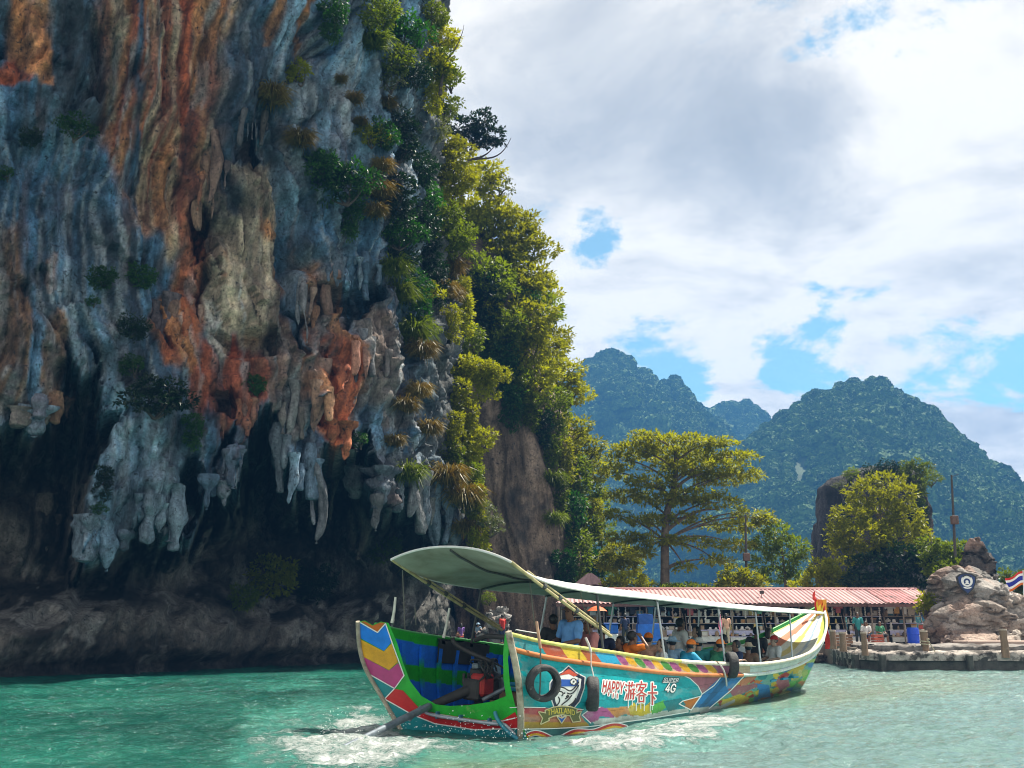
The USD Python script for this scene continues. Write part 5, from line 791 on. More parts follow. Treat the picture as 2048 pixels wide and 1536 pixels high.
TP = [('orange', (0.46, 0.11, 0.01), [(722, 1243), (733, 1243), (746, 1251), (760, 1245), (770, 1245), (755, 1264)]), ('blue', (0.015, 0.17, 0.62), [(720, 1246), (755, 1266), (771, 1249), (783, 1284), (768, 1302), (720, 1276)]), ('gold', (0.60, 0.30, 0.012), [(720, 1278), (768, 1303), (783, 1287), (796, 1324), (778, 1340), (724, 1312)]), ('magenta', (0.40, 0.04, 0.17), [(725, 1313), (778, 1341), (796, 1326), (808, 1351), (789, 1376), (736, 1346)]), ('teal', (0.01, 0.19, 0.21), [(736, 1348), (788, 1377), (770, 1396), (757, 1382)]), ('red', (0.48, 0.012, 0.012), [(770, 1398), (790, 1378), (806, 1381), (838, 1416), (824, 1428), (800, 1416)]), ('teal', (0.01, 0.19, 0.21), [(768, 1400), (824, 1430), (870, 1448), (950, 1460), (1044, 1457), (1055, 1478), (1060, 1496), (818, 1488), (800, 1455), (779, 1419)]), ('red', (0.48, 0.012, 0.012), [(826, 1429), (840, 1420), (880, 1428), (960, 1440), (1005, 1440), (1030, 1424), (1044, 1456), (950, 1459), (870, 1447)])]
for i, (nm, c, pl) in enumerate(TP): decal('painted_panel', Polygon(pl).buffer(0).intersection(tp.buffer(-1.2)), tmap(0.006), pm('panel_' + nm, c), 40, label=nm + ' painted panel of the transom')
for ln_ in [[(717, 1243), (755, 1265), (771, 1247)], [(771, 1247), (785, 1288), (808, 1351), (789, 1377), (769, 1398)], [(736, 1347), (789, 1377)], [(769, 1398), (824, 1429), (870, 1447.5), (950, 1459.5), (1044, 1456.5)], [(846, 1424), (890, 1431), (960, 1442), (1005, 1442), (1030, 1436)]]:
    decal('white_line', LineString(ln_).buffer(1.1).intersection(tp), tmap(0.011), white, 60)
postm = mat('stern_post', (0.33, 0.29, 0.22), 0.8, var=0.3, scale=6, bump=0.5, dirt=((0.12, 0.09, 0.06), 0.56, 0.68))
pp = [hullpt(np.array([0.0]), np.array([v]), 1, -0.02)[0] for v in np.linspace(-0.015, 0.98, 14)]; part('stern_post', tube(pp, 0.065, 8), postm, BOAT, smooth=50)
pp = [trans(x, y, 0.02) for x, y in bez(OUT[0:30:4], 18)]; part('stern_post', tube(pp, 0.05, 8), postm, BOAT, smooth=50)
for y in (1438, 1443, 1446): pass
part('exhaust_pipe', tube(bez([trans(846, 1420, 0.10), trans(875, 1432, 0.10), trans(930, 1440, 0.10), trans(985, 1447, 0.10), trans(1008, 1449, 0.1), trans(1030, 1470, 0.12)], 30), 0.035, 8), mat('pipe_grey', (0.33, 0.36, 0.40), 0.4, 0.4), BOAT, smooth=50)
for x, y in [(875, 1432), (921, 1439), (979, 1446)]: part('pipe_bracket', rbox((0.10, 0.05, 0.14), 0.01, trans(x, y - 2, 0.06)), mat('bracket_blue', (0.03, 0.12, 0.20), 0.5), BOAT)
part('rudder_bar', tube(bez([trans(990, 1424, 0.08), trans(996, 1440, 0.16), trans(1010, 1458, 0.2), trans(1035, 1478, 0.15)], 12), 0.04, 8), mat('pipe_teal', (0.03, 0.20, 0.26), 0.4, 0.2), BOAT, smooth=50)
# lettering and the crest on the hull side
_k = (HS < 14); _hi = LinearNDInterpolator(HQ[_k][::3], HV[_k][::3]); _hn = np.array([0, -1.0, -0.05])
def hmap(off): return lambda q: _hi(q) + _hn * off + np.array([-0.3, 0, 0]) * off
def textpoly(text, h=1.0, bold=True):
    m = text_mesh(text, h, 0.1, bold); t = m.triangles[m.face_normals[:, 2] > 0.9][:, :, :2]; return shapely.union_all([Polygon(x).buffer(1e-4) for x in t])
def fit(poly, x0, y0, x1, y1, slant=0.0, slope=0.0):
    a, b, c, d = poly.bounds; sx, sy = (x1 - x0) / (c - a), (y1 - y0) / (d - b); p = affinity.affine_transform(poly, [sx, 0, 0, -sy, x0 - a * sx, y1 + b * sy]); yc = (y0 + y1) / 2
    return affinity.affine_transform(p, [1, -slant, slope, 1, slant * yc, -slope * x0])
pw, pblk, pred = white, black, mat('letter_red', (0.42, 0.03, 0.02), 0.45, var=0.1); pnavy = mat('crest_navy', (0.015, 0.02, 0.05), 0.5); pblue = mat('crest_blue', (0.015, 0.08, 0.36), 0.5); pgold = mat('crest_gold', (0.55, 0.42, 0.05), 0.5); polive = mat('crest_olive', (0.10, 0.10, 0.02), 0.5); pcrest = mat('crest_red', (0.48, 0.06, 0.02), 0.5)
SH = Polygon([(1137, 1333), (1152, 1346), (1169, 1355), (1167, 1376), (1158, 1402), (1143, 1420), (1125, 1433), (1108, 1412), (1100, 1388), (1101, 1366), (1112, 1350), (1124, 1345)])
IN = Polygon([(1113, 1353), (1137, 1347), (1162, 1358), (1160, 1376), (1151, 1399), (1138, 1414), (1124, 1424), (1112, 1408), (1105, 1386), (1106, 1366)])
decal('crest', SH.buffer(2.2, join_style=2), hmap(0.004), pw, label='white edge of the shield crest'); decal('crest', SH, hmap(0.007), pnavy, label='dark shield of the crest'); decal('crest', IN, hmap(0.010), pw, label='white field of the crest')
decal('crest', Polygon([(1116, 1351), (1137, 1337), (1155, 1350), (1147, 1353), (1137, 1348)]), hmap(0.012), pcrest, label='red tip of the crest'); decal('crest', Polygon([(1110, 1358), (1156, 1359), (1155, 1372), (1108, 1373)]), hmap(0.013), pblue, label='blue band of the crest')
ball = Point(1146, 1363).buffer(6.5); decal('crest', ball, hmap(0.016), pw, label='football of the crest'); decal('crest', shapely.union_all([Point(1146, 1363).buffer(2.0), Point(1142, 1359).buffer(1.2), Point(1150, 1359).buffer(1.2), Point(1143, 1368).buffer(1.2), Point(1150, 1367).buffer(1.2), LineString(ball.exterior.coords).buffer(0.6)]), hmap(0.019), pblk, label='football seams of the crest')
ELE = [[(1107, 1377), (1118, 1374), (1128, 1376), (1136, 1381), (1143, 1380), (1150, 1373), (1156, 1364)], [(1108, 1398), (1108, 1389), (1114, 1383), (1121, 1383), (1125, 1386), (1123, 1391)], [(1134, 1386), (1142, 1387), (1149, 1381), (1156, 1371)], [(1122, 1416), (1124, 1408), (1131, 1403), (1138, 1396), (1142, 1391)], [(1113, 1410), (1118, 1402), (1116, 1394)], [(1130, 1397), (1136, 1393), (1134, 1390)], [(1150, 1397), (1146, 1404), (1136, 1412)]]
decal('crest', shapely.union_all([LineString(bez(e, 16)).buffer(1.25) for e in ELE] + [Point(1128, 1386).buffer(1.7), Point(1133, 1393).buffer(2.2)]), hmap(0.016), pblk, label='elephant drawing of the crest')
RB = Polygon([(1090, 1421), (1105, 1415), (1122, 1412.5), (1140, 1414), (1152, 1418), (1150, 1434), (1138, 1430), (1122, 1428), (1106, 1431), (1092, 1437)]); TL = Polygon([(1077, 1424), (1093, 1427), (1096, 1440), (1081, 1447), (1085, 1436)]); TR = Polygon([(1149, 1428), (1160, 1423), (1156, 1433), (1159, 1441), (1145, 1443), (1140, 1432)])
VV = Polygon([(1114, 1433), (1122, 1437), (1130, 1433), (1122, 1445)])
decal('ribbon', shapely.union_all([RB, TL, TR, VV]).buffer(2.0), hmap(0.019), mat('crest_cream', (0.62, 0.52, 0.28), 0.5), label='cream edge of the crest ribbon'); decal('ribbon', shapely.union_all([RB, TL, TR]), hmap(0.022), polive, label='olive crest ribbon'); decal('ribbon', VV, hmap(0.022), pblue, label='small blue point under the ribbon')
def arcfit(poly, x0, y0, x1, y1, bow):
    p = fit(poly, x0, y0, x1, y1); f = lambda q: np.stack([q[:, 0], q[:, 1] + bow * ((q[:, 0] - (x0 + x1) / 2) / ((x1 - x0) / 2)) ** 2], 1); return shapely.transform(p, f)
decal('lettering', arcfit(textpoly('THAILAND'), 1093.5, 1415.5, 1148, 1426.5, 4.5).buffer(0.15), hmap(0.026), pgold, label='THAILAND in gold on the ribbon')
def strokes(spec, x0, y0, x1, y1, w): return shapely.union_all([LineString([(x0 + a * (x1 - x0), y0 + b * (y1 - y0)) for a, b in s]).buffer(w, cap_style=2, join_style=2) for s in spec])
YOU = [[(.02, .12), (.17, .24)], [(0, .4), (.14, .5)], [(.02, .95), (.19, .62)], [(.38, .02), (.44, .13)], [(.24, .2), (.6, .2)], [(.39, .2), (.37, .58), (.25, .95)], [(.37, .45), (.56, .45), (.54, .88), (.45, .9)], [(.7, .02), (.61, .3)], [(.66, .18), (1, .18)], [(.66, .4), (.93, .4), (.81, .52)], [(.81, .5), (.81, .9), (.7, .93)], [(.6, .64), (1.02, .64)]]
KE = [[(.48, 0), (.54, .1)], [(.08, .3), (.1, .15), (.92, .15), (.87, .28)], [(.44, .2), (.2, .48)], [(.38, .3), (.74, .3), (.46, .54), (.06, .68)], [(.34, .38), (.62, .55), (.97, .66)], [(.3, .68), (.3, 1)], [(.3, .68), (.73, .68), (.71, 1)], [(.3, .95), (.71, .95)]]
KA = [[(.5, 0), (.5, .5)], [(.5, .2), (.86, .2)], [(.06, .48), (.98, .48)], [(.5, .48), (.5, 1.04)], [(.52, .62), (.78, .78)]]
hp = fit(textpoly('HAPPY'), 1205, 1360, 1247, 1384, 0.12, 0.10); hp = shapely.union_all([hp, *[LineString([(x, y), (x - 0.4, y + d_)]).buffer(0.9) for x, y, d_ in ((1217, 1385, 5), (1226, 1387, 7), (1234, 1388, 8), (1208, 1384, 3))]])
CH = shapely.union_all([strokes(YOU, 1250, 1363, 1270, 1401, 1.35), strokes(KE, 1271, 1362, 1293, 1405, 1.35), strokes(KA, 1294, 1365, 1314, 1408, 1.5)])
dr = shapely.union_all([shapely.box(x - 0.8, y, x + 0.8, y + h_) for x, y, h_ in ((1256, 1402, 14), (1264, 1402, 9), (1272, 1405, 17), (1281, 1406, 12), (1288, 1406, 16), (1300, 1408, 15), (1304, 1410, 10))])
LT = shapely.union_all([hp, CH]); decal('lettering', shapely.union_all([LT.buffer(2.3), dr]), hmap(0.008), pw, label='white outline and drips of the red lettering'); decal('lettering', hp.union(CH), hmap(0.012), pred, label='red HAPPY and three Chinese characters')
sup = fit(textpoly('SUPER'), 1327, 1355, 1357, 1362.5, 0.3, 0.04); fg = fit(textpoly('4G'), 1331, 1366, 1351, 1384, 0.25, 0.08); ln2 = shapely.union_all([shapely.box(1325, 1363.6, 1352, 1364.8)])
decal('lettering', shapely.union_all([sup, fg, ln2]).buffer(1.5), hmap(0.006), mat('letter_dark', (0.02, 0.06, 0.07), 0.5), label='dark edge of SUPER 4G'); decal('lettering', shapely.union_all([sup, fg, ln2]), hmap(0.010), pw, label='white SUPER 4G lettering')
tiny = fit(textpoly('X4GXQ8X', 1.0, False), 1430, 1363, 1470, 1368.5, 0.2, -0.05) if False else None
wl = [(1053, 1470), (1074, 1464), (1092, 1470), (1109, 1476), (1128, 1471), (1147, 1462), (1168, 1461), (1188, 1461), (1208, 1454), (1226, 1449), (1240, 1450), (1251, 1453)]; wl = bez(wl, 50)
decal('wave_stripe', LineString(wl + [0, 2]).buffer(6.0), hmap(0.004), pw, label='white edge of the wave stripe'); decal('wave_stripe', LineString(wl + [0, 0.2]).buffer(2.4), hmap(0.008), mat('wave_red', RED, 0.45), label='red wave stripe'); decal('wave_stripe', LineString(wl + [0, 4.4]).buffer(2.2), hmap(0.008), mat('wave_gold', GOLD, 0.45), label='gold wave stripe')
for ln_ in [[(1020, 1414), (1090, 1415)], [(1150, 1418), (1166, 1419)], [(1040, 1458.5), (1110, 1457), (1180, 1453), (1300, 1437), (1376, 1424)], [(1164, 1430), (1176, 1421), (1200, 1414)], [(1164, 1430), (1181, 1446)], [(1362, 1349), (1380, 1357), (1396, 1372), (1404, 1388), (1386, 1414)], [(1404, 1388), (1428, 1371), (1445, 1350)], [(1358, 1408), (1382, 1420), (1402, 1392), (1365, 1402), (1358, 1408)], [(1418, 1417), (1462, 1380), (1492, 1348)]]:
    decal('white_line', LineString(ln_).buffer(0.9), hmap(0.005), pw)

# bow: foredeck painted like a fan, garland
s4, t4 = np.meshgrid(np.linspace(15.6, 20.5, 70), np.linspace(-1, 1, 41), indexing='ij'); bb = np.maximum(gb(s4) - 0.06, 0.02); fz4 = gz(s4) - 0.05 - 0.30 * (1 - t4 ** 2) * np.clip((20.5 - s4) / 3, 0, 1); FV = stz(s4, t4 * bb, fz4).reshape(-1, 3)
an4 = np.degrees(np.arctan2((t4 * bb).ravel(), (20.9 - s4).ravel())); fc = np.tile(np.array((0.66, 0.68, 0.62)), (len(FV), 1))
for a, b, c in [(-60, -21, (0.20, 0.38, 0.05)), (-21, -17, (0.55, 0.50, 0.08)), (-12, -6, (0.52, 0.16, 0.08)), (-1, 3, (0.60, 0.48, 0.12)), (8, 10, (0.30, 0.40, 0.55)), (15, 18, (0.55, 0.56, 0.12)), (18, 60, (0.26, 0.46, 0.08))]: fc[(an4 > a) & (an4 <= b)] = c
fc[(s4.ravel() < 16.3)] = (0.55, 0.62, 0.66)
part('foredeck', (FV, gridfaces(*s4.shape)), boatp, BOAT, smooth=True, col=fc, label='foredeck painted with a fan of coloured stripes')
tb = np.linspace(-1, 1, 21); top4 = gz(15.6) - 0.05 - 0.30 * (1 - tb ** 2); BV = np.concatenate([stz(15.6, tb * (gb(15.6) - 0.08), top4), stz(15.6, tb * (wb(15.6) - 0.08), 0 * tb + 0.15)]).reshape(2, 21, 3).transpose(1, 0, 2).reshape(-1, 3)
part('bow_bulkhead', (BV, gridfaces(21, 2)), mat('bulkhead_green', (0.012, 0.12, 0.04), 0.6), BOAT); part('bulkhead_panel', rbox((0.03, 1.2, 0.3), 0.01, stz(15.56, 0.0, 0.85)), mat('bulkhead_red', (0.25, 0.02, 0.015), 0.6), BOAT)
part('stem_head', tube([stz(20.4, 0, 2.72), stz(20.6, 0, 2.92), stz(20.66, 0, 3.0)], [0.10, 0.08, 0.05], 8), mat('stem_white', (0.7, 0.6, 0.5), 0.6), BOAT, smooth=50)
gar = thing('bow_garland', 'red, yellow and orange ribbons tied round the tip of the bow', 'garland', m=mat4(toW(stz(20.45, 0, 2.85)))); rngr = np.random.default_rng(5)
for i, c in enumerate([(0.55, 0.02, 0.02), (0.75, 0.50, 0.02), (0.70, 0.16, 0.01), (0.75, 0.55, 0.05), (0.60, 0.03, 0.02), (0.72, 0.30, 0.02)]):
    a = rngr.uniform(-0.5, 0.5); L = rngr.uniform(0.9, 1.7); u, v = np.meshgrid(np.linspace(0, 1, 16), np.linspace(-1, 1, 4), indexing='ij'); x0 = -0.28 + i * 0.06
    p = np.stack([x0 + 0.07 * v + 0.1 * np.sin(u * 5 + i) * u, -0.42 + 0.05 * np.sin(u * 9 + i * 2 + v) + 0.05 * v * a, 0.12 - L * u], -1).reshape(-1, 3); part('ribbon', (p, gridfaces(16, 4)), mat(f'ribbon_{i}', c, 0.6, var=0.15), gar, smooth=True)
None if True else part('knot', rough(tube([[-0.36, -0.40, 0.0], [-0.1, -0.46, 0.08], [0.1, -0.40, 0.0]], [0.05, 0.08, 0.05], 9), 0.03, 8), mat('ribbon_1', (0.75, 0.5, 0.02)), gar); part('streamer', tube(bez([[-0.3, -0.4, 0.1], [-0.34, -0.4, 0.25], [-0.30, -0.42, 0.40]], 8), [0.06, .07, .06, .05, .05, .04, .03, .02], 6), mat('ribbon_4', (0.60, 0.03, 0.02)), gar)

# canopy on its frame
cz = pch([-0.45, 0.1, 0.7, 1.6, 2.8, 5.4, 8.6, 11.2, 14.5, 18.6], [3.32, 3.12, 2.98, 2.88, 2.81, 2.73, 2.62, 2.56, 2.52, 2.52]); cr = pch([-0.45, 1, 3, 6, 10, 14, 18.6], [0.28, 0.25, 0.22, 0.19, 0.16, 0.12, 0.07]); cw = pch([-0.45, 2, 10, 14, 17, 18.6], [1.55, 1.6, 1.6, 1.5, 1.25, 0.85])
s5, t5 = np.meshgrid(np.linspace(-0.45, 18.6, 150), np.linspace(-1, 1, 31), indexing='ij')
def can(s, t, off=0.0): return stz(s, t * cw(s), cz(s) + cr(s) * (1 - np.abs(t) ** 2.2) + off + 0.012 * np.sin(s * 5.7) * (1 - t ** 2))
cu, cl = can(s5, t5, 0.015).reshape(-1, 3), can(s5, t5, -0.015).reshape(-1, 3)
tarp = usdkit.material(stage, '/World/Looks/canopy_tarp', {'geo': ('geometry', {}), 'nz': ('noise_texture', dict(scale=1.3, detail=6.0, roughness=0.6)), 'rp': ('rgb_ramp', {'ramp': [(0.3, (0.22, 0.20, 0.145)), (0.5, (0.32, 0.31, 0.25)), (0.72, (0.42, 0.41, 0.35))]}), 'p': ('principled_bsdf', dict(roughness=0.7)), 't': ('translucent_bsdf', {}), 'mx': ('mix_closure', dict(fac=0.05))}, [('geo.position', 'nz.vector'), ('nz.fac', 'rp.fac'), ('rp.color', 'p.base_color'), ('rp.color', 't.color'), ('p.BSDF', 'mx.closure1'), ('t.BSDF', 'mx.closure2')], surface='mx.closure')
part('canopy', (cu, gridfaces(150, 31)), mat('canopy_top', (0.50, 0.52, 0.50), 0.6, var=0.12, scale=1.5), BOAT, smooth=True); part('canopy_lining', (cl, gridfaces(150, 31)), tarp, BOAT, smooth=True, label='grey green underside of the canopy, coloured darker for its shade')  # underside is a second sheet in a darker colour, painted as shade
trimw, hoopm, bamboo = mat('canopy_edge', (0.60, 0.61, 0.58), 0.6, var=0.1), mat('hoop_dark', (0.045, 0.05, 0.05), 0.5), mat('bamboo', (0.40, 0.34, 0.17), 0.6, var=0.3, scale=7)
for sd in (-1, 1): ss = np.linspace(-0.45, 18.6, 80); part('canopy_edge', tube(can(ss, np.full(80, float(sd)), -0.005), 0.024, 6), trimw, BOAT, smooth=50)
for s_ in (-0.45, 18.6): tt = np.linspace(-1, 1, 24); part('canopy_edge', tube(can(np.full(24, s_), tt, -0.005), 0.026, 6), trimw, BOAT, smooth=50)
for s_ in (2.7, 5.4, 8.7, 11.1, 13.8): tt = np.linspace(-1, 1, 24); part('canopy_hoop', tube(can(np.full(24, s_), tt, -0.05), 0.026, 6), hoopm, BOAT, smooth=50)
steel = mat('post_steel', (0.42, 0.45, 0.46), 0.4, 0.5, var=0.15)
for s_ in (2.7, 5.4, 8.7, 11.1, 13.8):
    for sd in (-1, 1):
        b = hullpt(np.array([s_]), np.array([0.05]), sd, 0.1)[0]; t_ = can(np.array([s_]), np.array([0.98 * sd]), -0.04)[0]; part('canopy_post', tube([b, t_], 0.026 if s_ > 3 else 0.03, 8), steel if s_ > 3 else hoopm, BOAT, smooth=50)
part('canopy_ridge', tube(can(np.linspace(-0.4, 18.4, 60), np.zeros(60), -0.045), 0.024, 6), hoopm, BOAT, smooth=50)
for sd, a, b in ((1, (1005, 1133), (1222, 1272)), (-1, (779, 1121), (1004, 1260))):
    pa = can(np.array([-0.43]), np.array([float(sd)]), 0.0)[0]; pb = at_t(*b, 1.62 * sd); pb[1] = -1.62 * sd
    part('bamboo_pole', tube(bez([pa, (pa + pb) / 2 + [0, 0, -0.03], pb], 16), 0.035, 8), bamboo, BOAT, smooth=50)
    pc, pd = pa + (pb - pa) * 0.15 + [0, 0, 0.06], pa + (pb - pa) * 0.98 + [0, 0, 0.05]; part('bamboo_pole', tube([pc, pd], 0.022, 7), bamboo, BOAT, smooth=50)
    for f_ in (0.3, 0.45, 0.62): q = pa + (pb - pa) * f_; part('lashing', tube([q + (pb - pa) * 0.012, q - (pb - pa) * 0.012], 0.062, 8), hoopm, BOAT)
for (x0, y0, x1, y1, t) in [(784, 1240, 791, 1194, -1.7), (887, 1270, 899, 1216, -1.72)]:
    a, b = at_t(x0, y0 + 6, t), at_t(x1, y1, t); part('stern_stick', tube([a, (a + b) / 2 + [0.02, 0, 0], b], [0.035, 0.03, 0.026], 7), mat('stick_white', (0.55, 0.55, 0.50), 0.7, var=0.2), BOAT, smooth=50)
thin = mat('thin_line', (0.12, 0.12, 0.10), 0.7)
for (x0, y0, x1, y1, t) in [(805, 1140, 810, 1260, -1.5), (1060, 1165, 1069, 1250, 1.2), (1160, 1180, 1180, 1270, 1.4), (830, 1215, 832, 1250, -1.7)]: part('cord', tube([at_t(x0, y0, t), at_t(x1, y1, t)], 0.011, 5), thin, BOAT)
# benches
seatm = mat('bench_blue', (0.012, 0.26, 0.42), 0.5, var=0.2, scale=3); woodm = mat('bench_wood', (0.22, 0.14, 0.08), 0.7, var=0.3, scale=5)
for s_ in np.arange(2.9, 14.6, 1.05):
    w_ = float(gb(s_)) - 0.22; part('bench', rbox((0.40, 2 * w_, 0.06), 0.02, stz(s_, 0, 0.62)), seatm, BOAT); part('bench_leg', rbox((0.28, 1.3 * float(wb(s_)), 0.36), 0.02, stz(s_, 0, 0.40)), woodm, BOAT)
part('side_rail', tube(hullpt(np.linspace(4.5, 14, 50), np.full(50, -0.22), -1, 0.06), 0.022, 6), mat('rail_light', (0.55, 0.56, 0.55), 0.5), BOAT, smooth=50)
rngt = np.random.default_rng(9); s6, t6 = np.meshgrid(np.linspace(6.3, 15.3, 180), np.linspace(0, 1, 10), indexing='ij'); ed = gb(s6) - 0.08; p = stz(s6, ed - 0.32 * t6, gz(s6) - 0.02 - 0.16 * t6 + 0.05 * np.sin(s6 * 9) * t6).reshape(-1, 3); p[:, 2] += (fbm(p * [2.5, 4, 1], 4, 3) - 0.45) * 0.2
part('side_tarp', (p, gridfaces(180, 10)), mat('tarp_cyan', (0.008, 0.34, 0.50), 0.45, var=0.25, scale=4, bump=0.4), BOAT, smooth=True)

# ------------------------------------------------------------------ engine, long shaft and what hangs on the boat
iron, darki, redp = mat('iron_grey', (0.16, 0.19, 0.22), 0.45, 0.5, var=0.3), mat('iron_dark', (0.035, 0.033, 0.032), 0.6, 0.3, var=0.3), mat('engine_red', (0.28, 0.015, 0.012), 0.5, var=0.3)
E0 = toL(toW(at_t(955, 1390, -0.1))); ENG = thing('longtail_engine', 'oily red and black boat engine with a long propeller shaft trailing behind', 'engine', m=BM @ mat4(E0)); rngE = np.random.default_rng(12)
part('block', cat_([rbox((0.75, 0.42, 0.42), 0.04, (0.1, 0, 0.12)), rbox((0.5, 0.3, 0.22), 0.03, (0.15, 0.02, 0.42)), rbox((0.2, 0.5, 0.2), 0.03, (0.35, 0, 0.0))] + [tube([(x, 0.22, 0.2), (x, 0.30, 0.22), (x + .05, 0.34, 0.40)], 0.035, 7) for x in (-0.1, 0.05, 0.2, 0.35)]), darki, ENG)
part('cover', rbox((0.40, 0.36, 0.44), 0.05, (-0.02, -0.12, 0.22)), redp, ENG); part('valve_cover', rbox((0.62, 0.16, 0.12), 0.03, (0.15, 0.0, 0.58)), iron, ENG); part('fan', tube([(0.5, 0, 0.2), (0.56, 0, 0.2)], 0.26, 18), iron, ENG)
for i in range(6): a = rngE.uniform(-0.3, 0.5, 3); part('hose', tube(bez([(a[0], -0.2, 0.3), (a[1], -0.3, 0.55 + 0.1 * i / 6), (a[2] + 0.2, 0.1, 0.7), (a[2] + 0.5, 0.2, 0.5)], 14), 0.022, 6), darki, ENG, smooth=50)
part('air_drum', tube([(0.55, 0.25, 0.42), (0.85, 0.25, 0.42)], 0.2, 16), mat('drum_blue', (0.25, 0.38, 0.48), 0.4, 0.3), ENG, smooth=40); part('drum_strap', tube([(0.66, 0.25, 0.42), (0.72, 0.25, 0.42)], 0.207, 16), darki, ENG)
e2 = lambda px, py, t: at_t(px, py, t) - E0
part('shaft_housing', tube([(-0.1, 0, 0.15), e2(880, 1404, -0.5), e2(845, 1418, -0.62)], [0.12, 0.085, 0.07], 10), darki, ENG, smooth=40)
SE = toL(G(690, 1494, 0.06)) - E0; SB = e2(862, 1411, -0.56)
part('shaft', tube([SB, SB * 0.5 + SE * 0.5, SE, SE * 1.15 - SB * 0.15], [0.075, 0.065, 0.05, 0.045], 10), iron, ENG, smooth=40); part('shaft_stay', tube([e2(842, 1412, -0.62), e2(818, 1442, -0.75)], 0.03, 7), iron, ENG)
part('tiller', tube(bez([(0.3, 0.1, 0.6), e2(975, 1320, 0.0), e2(930, 1300, -0.5), e2(905, 1275, -0.8)], 14), 0.05, 8), darki, ENG, smooth=50); part('lever', tube([e2(941, 1352, -0.3), e2(962, 1320, -0.2)], 0.025, 7), iron, ENG); part('pivot_post', tube([(0.05, 0, -0.85), (0.05, 0, 0.0)], 0.09, 10), darki, ENG)
part('stay', tube([e2(1012, 1375, 0.5), e2(965, 1400, 0.2)], 0.04, 8), iron, ENG); part('frame_bar', tube([e2(1018, 1275, 0.8), e2(975, 1272, 0.2), e2(950, 1280, -0.2)], 0.05, 8), darki, ENG)
part('dark_cloth', rough(trimesh.Trimesh(np.concatenate([hullpt(np.linspace(1.6, 3.4, 20), np.full(20, v), -1, 0.13 if v > 0 else -0.06) for v in (0.25, 0.12, 0.02, -0.03, 0.02, 0.1)]).reshape(6, 20, 3).transpose(1, 0, 2).reshape(-1, 3), gridfaces(20, 6)), 0.04, 3, 5), mat('cloth_dark', (0.03, 0.032, 0.035), 0.9), BOAT, smooth=True)
rub = mat('tyre_rubber', (0.028, 0.028, 0.03), 0.75, var=0.4, scale=8, bump=0.5, bscale=25, dirt=((0.20, 0.18, 0.16), 0.6, 0.72))
def tyre(m, R_, w, label, rope, rmat):
    th = thing('tyre_fender', label, 'tyre', m=m); pr = [(R_ * 0.66, -w * 0.36), (R_ * 0.72, -w * 0.5), (R_ * 0.86, -w * 0.52), (R_ * 0.96, -w * 0.42), (R_, -w * 0.25), (R_, w * 0.25), (R_ * 0.96, w * 0.42), (R_ * 0.86, w * 0.52), (R_ * 0.72, w * 0.5), (R_ * 0.66, w * 0.36), (R_ * 0.69, w * 0.2), (R_ * 0.8, 0.0), (R_ * 0.69, -w * 0.2)]
    na = 64; a = np.arange(na) * 2 * np.pi / na; v = np.array([[(r * math.cos(x) * (1 + (0.012 if (i % 2 and 3 <= j <= 6) else 0)), y, r * math.sin(x)) for j, (r, y) in enumerate(pr)] for i, x in enumerate(a)]); k = len(pr); f = []
    for i in range(na):
        for j in range(k): A, B, C, D = i * k + j, ((i + 1) % na) * k + j, ((i + 1) % na) * k + (j + 1) % k, i * k + (j + 1) % k; f += [(A, B, C), (A, C, D)]
    part('casing', (v.reshape(-1, 3), np.array(f)), rub, th, smooth=40)
    inv = np.linalg.inv(m)
    for nm, pts, rad, mm in rope: q = np.array([toW(x) for x in pts]) @ inv[:3, :3].T + inv[:3, 3]; part(nm, tube(q, rad, 7), mm, th, smooth=50)
def hull_at(px, py, off): return _hi(np.array([[px, py]]))[0] + np.array([0, -off, 0])
wst = mat('fender_stick', (0.36, 0.22, 0.14), 0.7, var=0.3); wht_r = mat('fender_rope', (0.5, 0.48, 0.45), 0.8, var=0.15)
c1 = hull_at(1066, 1364, 0.14); tyre(BM @ mat4(c1 + [0,-0.1,0], rz=-0.55, rx=0.05), 0.345, 0.22, 'round tyre fender hanging flat by a dark rope left of the crest', [('stick', [at_t(1073, 1243, 1.85), at_t(1077, 1270, 1.92), at_t(1081, 1297, 1.98)], 0.03, wst), ('rope', [at_t(1081, 1292, 1.98), c1 + [0, -0.02, 0.33], c1 + [0, -0.03, 0.0], c1 + [0, -0.02, -0.26]], 0.016, thin)], rub)
c2 = hull_at(1168, 1386, 0.2); tyre(BM @ mat4(c2, rz=0.62), 0.34, 0.23, 'tyre fender turned edge-on, hanging right of the crest', [('stick', [at_t(1171, 1275, 1.9), at_t(1177, 1288, 1.96), at_t(1182, 1304, 2.02)], 0.026, wht_r), ('rope', [at_t(1182, 1300, 2.02), at_t(1182, 1330, 2.04), c2 + [0, -0.02, 0.33]], 0.014, wht_r)], rub)
c3 = at_t(1462, 1330, 1.92); tyre(BM @ mat4(c3, rz=0.75), 0.33, 0.24, 'tyre fender hung over the gunwale amidships', [('rope', bez([at_t(1432, 1324, 1.8), at_t(1444, 1335, 1.95), at_t(1451, 1352, 1.97), at_t(1453, 1372, 1.93)], 12), 0.022, wht_r)], rub)
pf = thing('pennant', 'small pink and purple pennant hanging on a canopy post', 'flag', m=BM @ mat4(can(np.array([8.7]), np.array([0.98]), -0.1)[0] + [0, -0.05, -0.1])); u, v = np.meshgrid(np.linspace(0, 1, 12), np.linspace(-1, 1, 4), indexing='ij'); p = np.stack([0.06 * v + 0.02 * np.sin(u * 8), -0.02 + 0.03 * np.sin(u * 7 + v), -0.62 * u], -1).reshape(-1, 3)
part('cloth', (p, gridfaces(12, 4)), mat('pennant_pink', (0.50, 0.12, 0.20), 0.7, var=0.4, scale=9), pf, smooth=True)
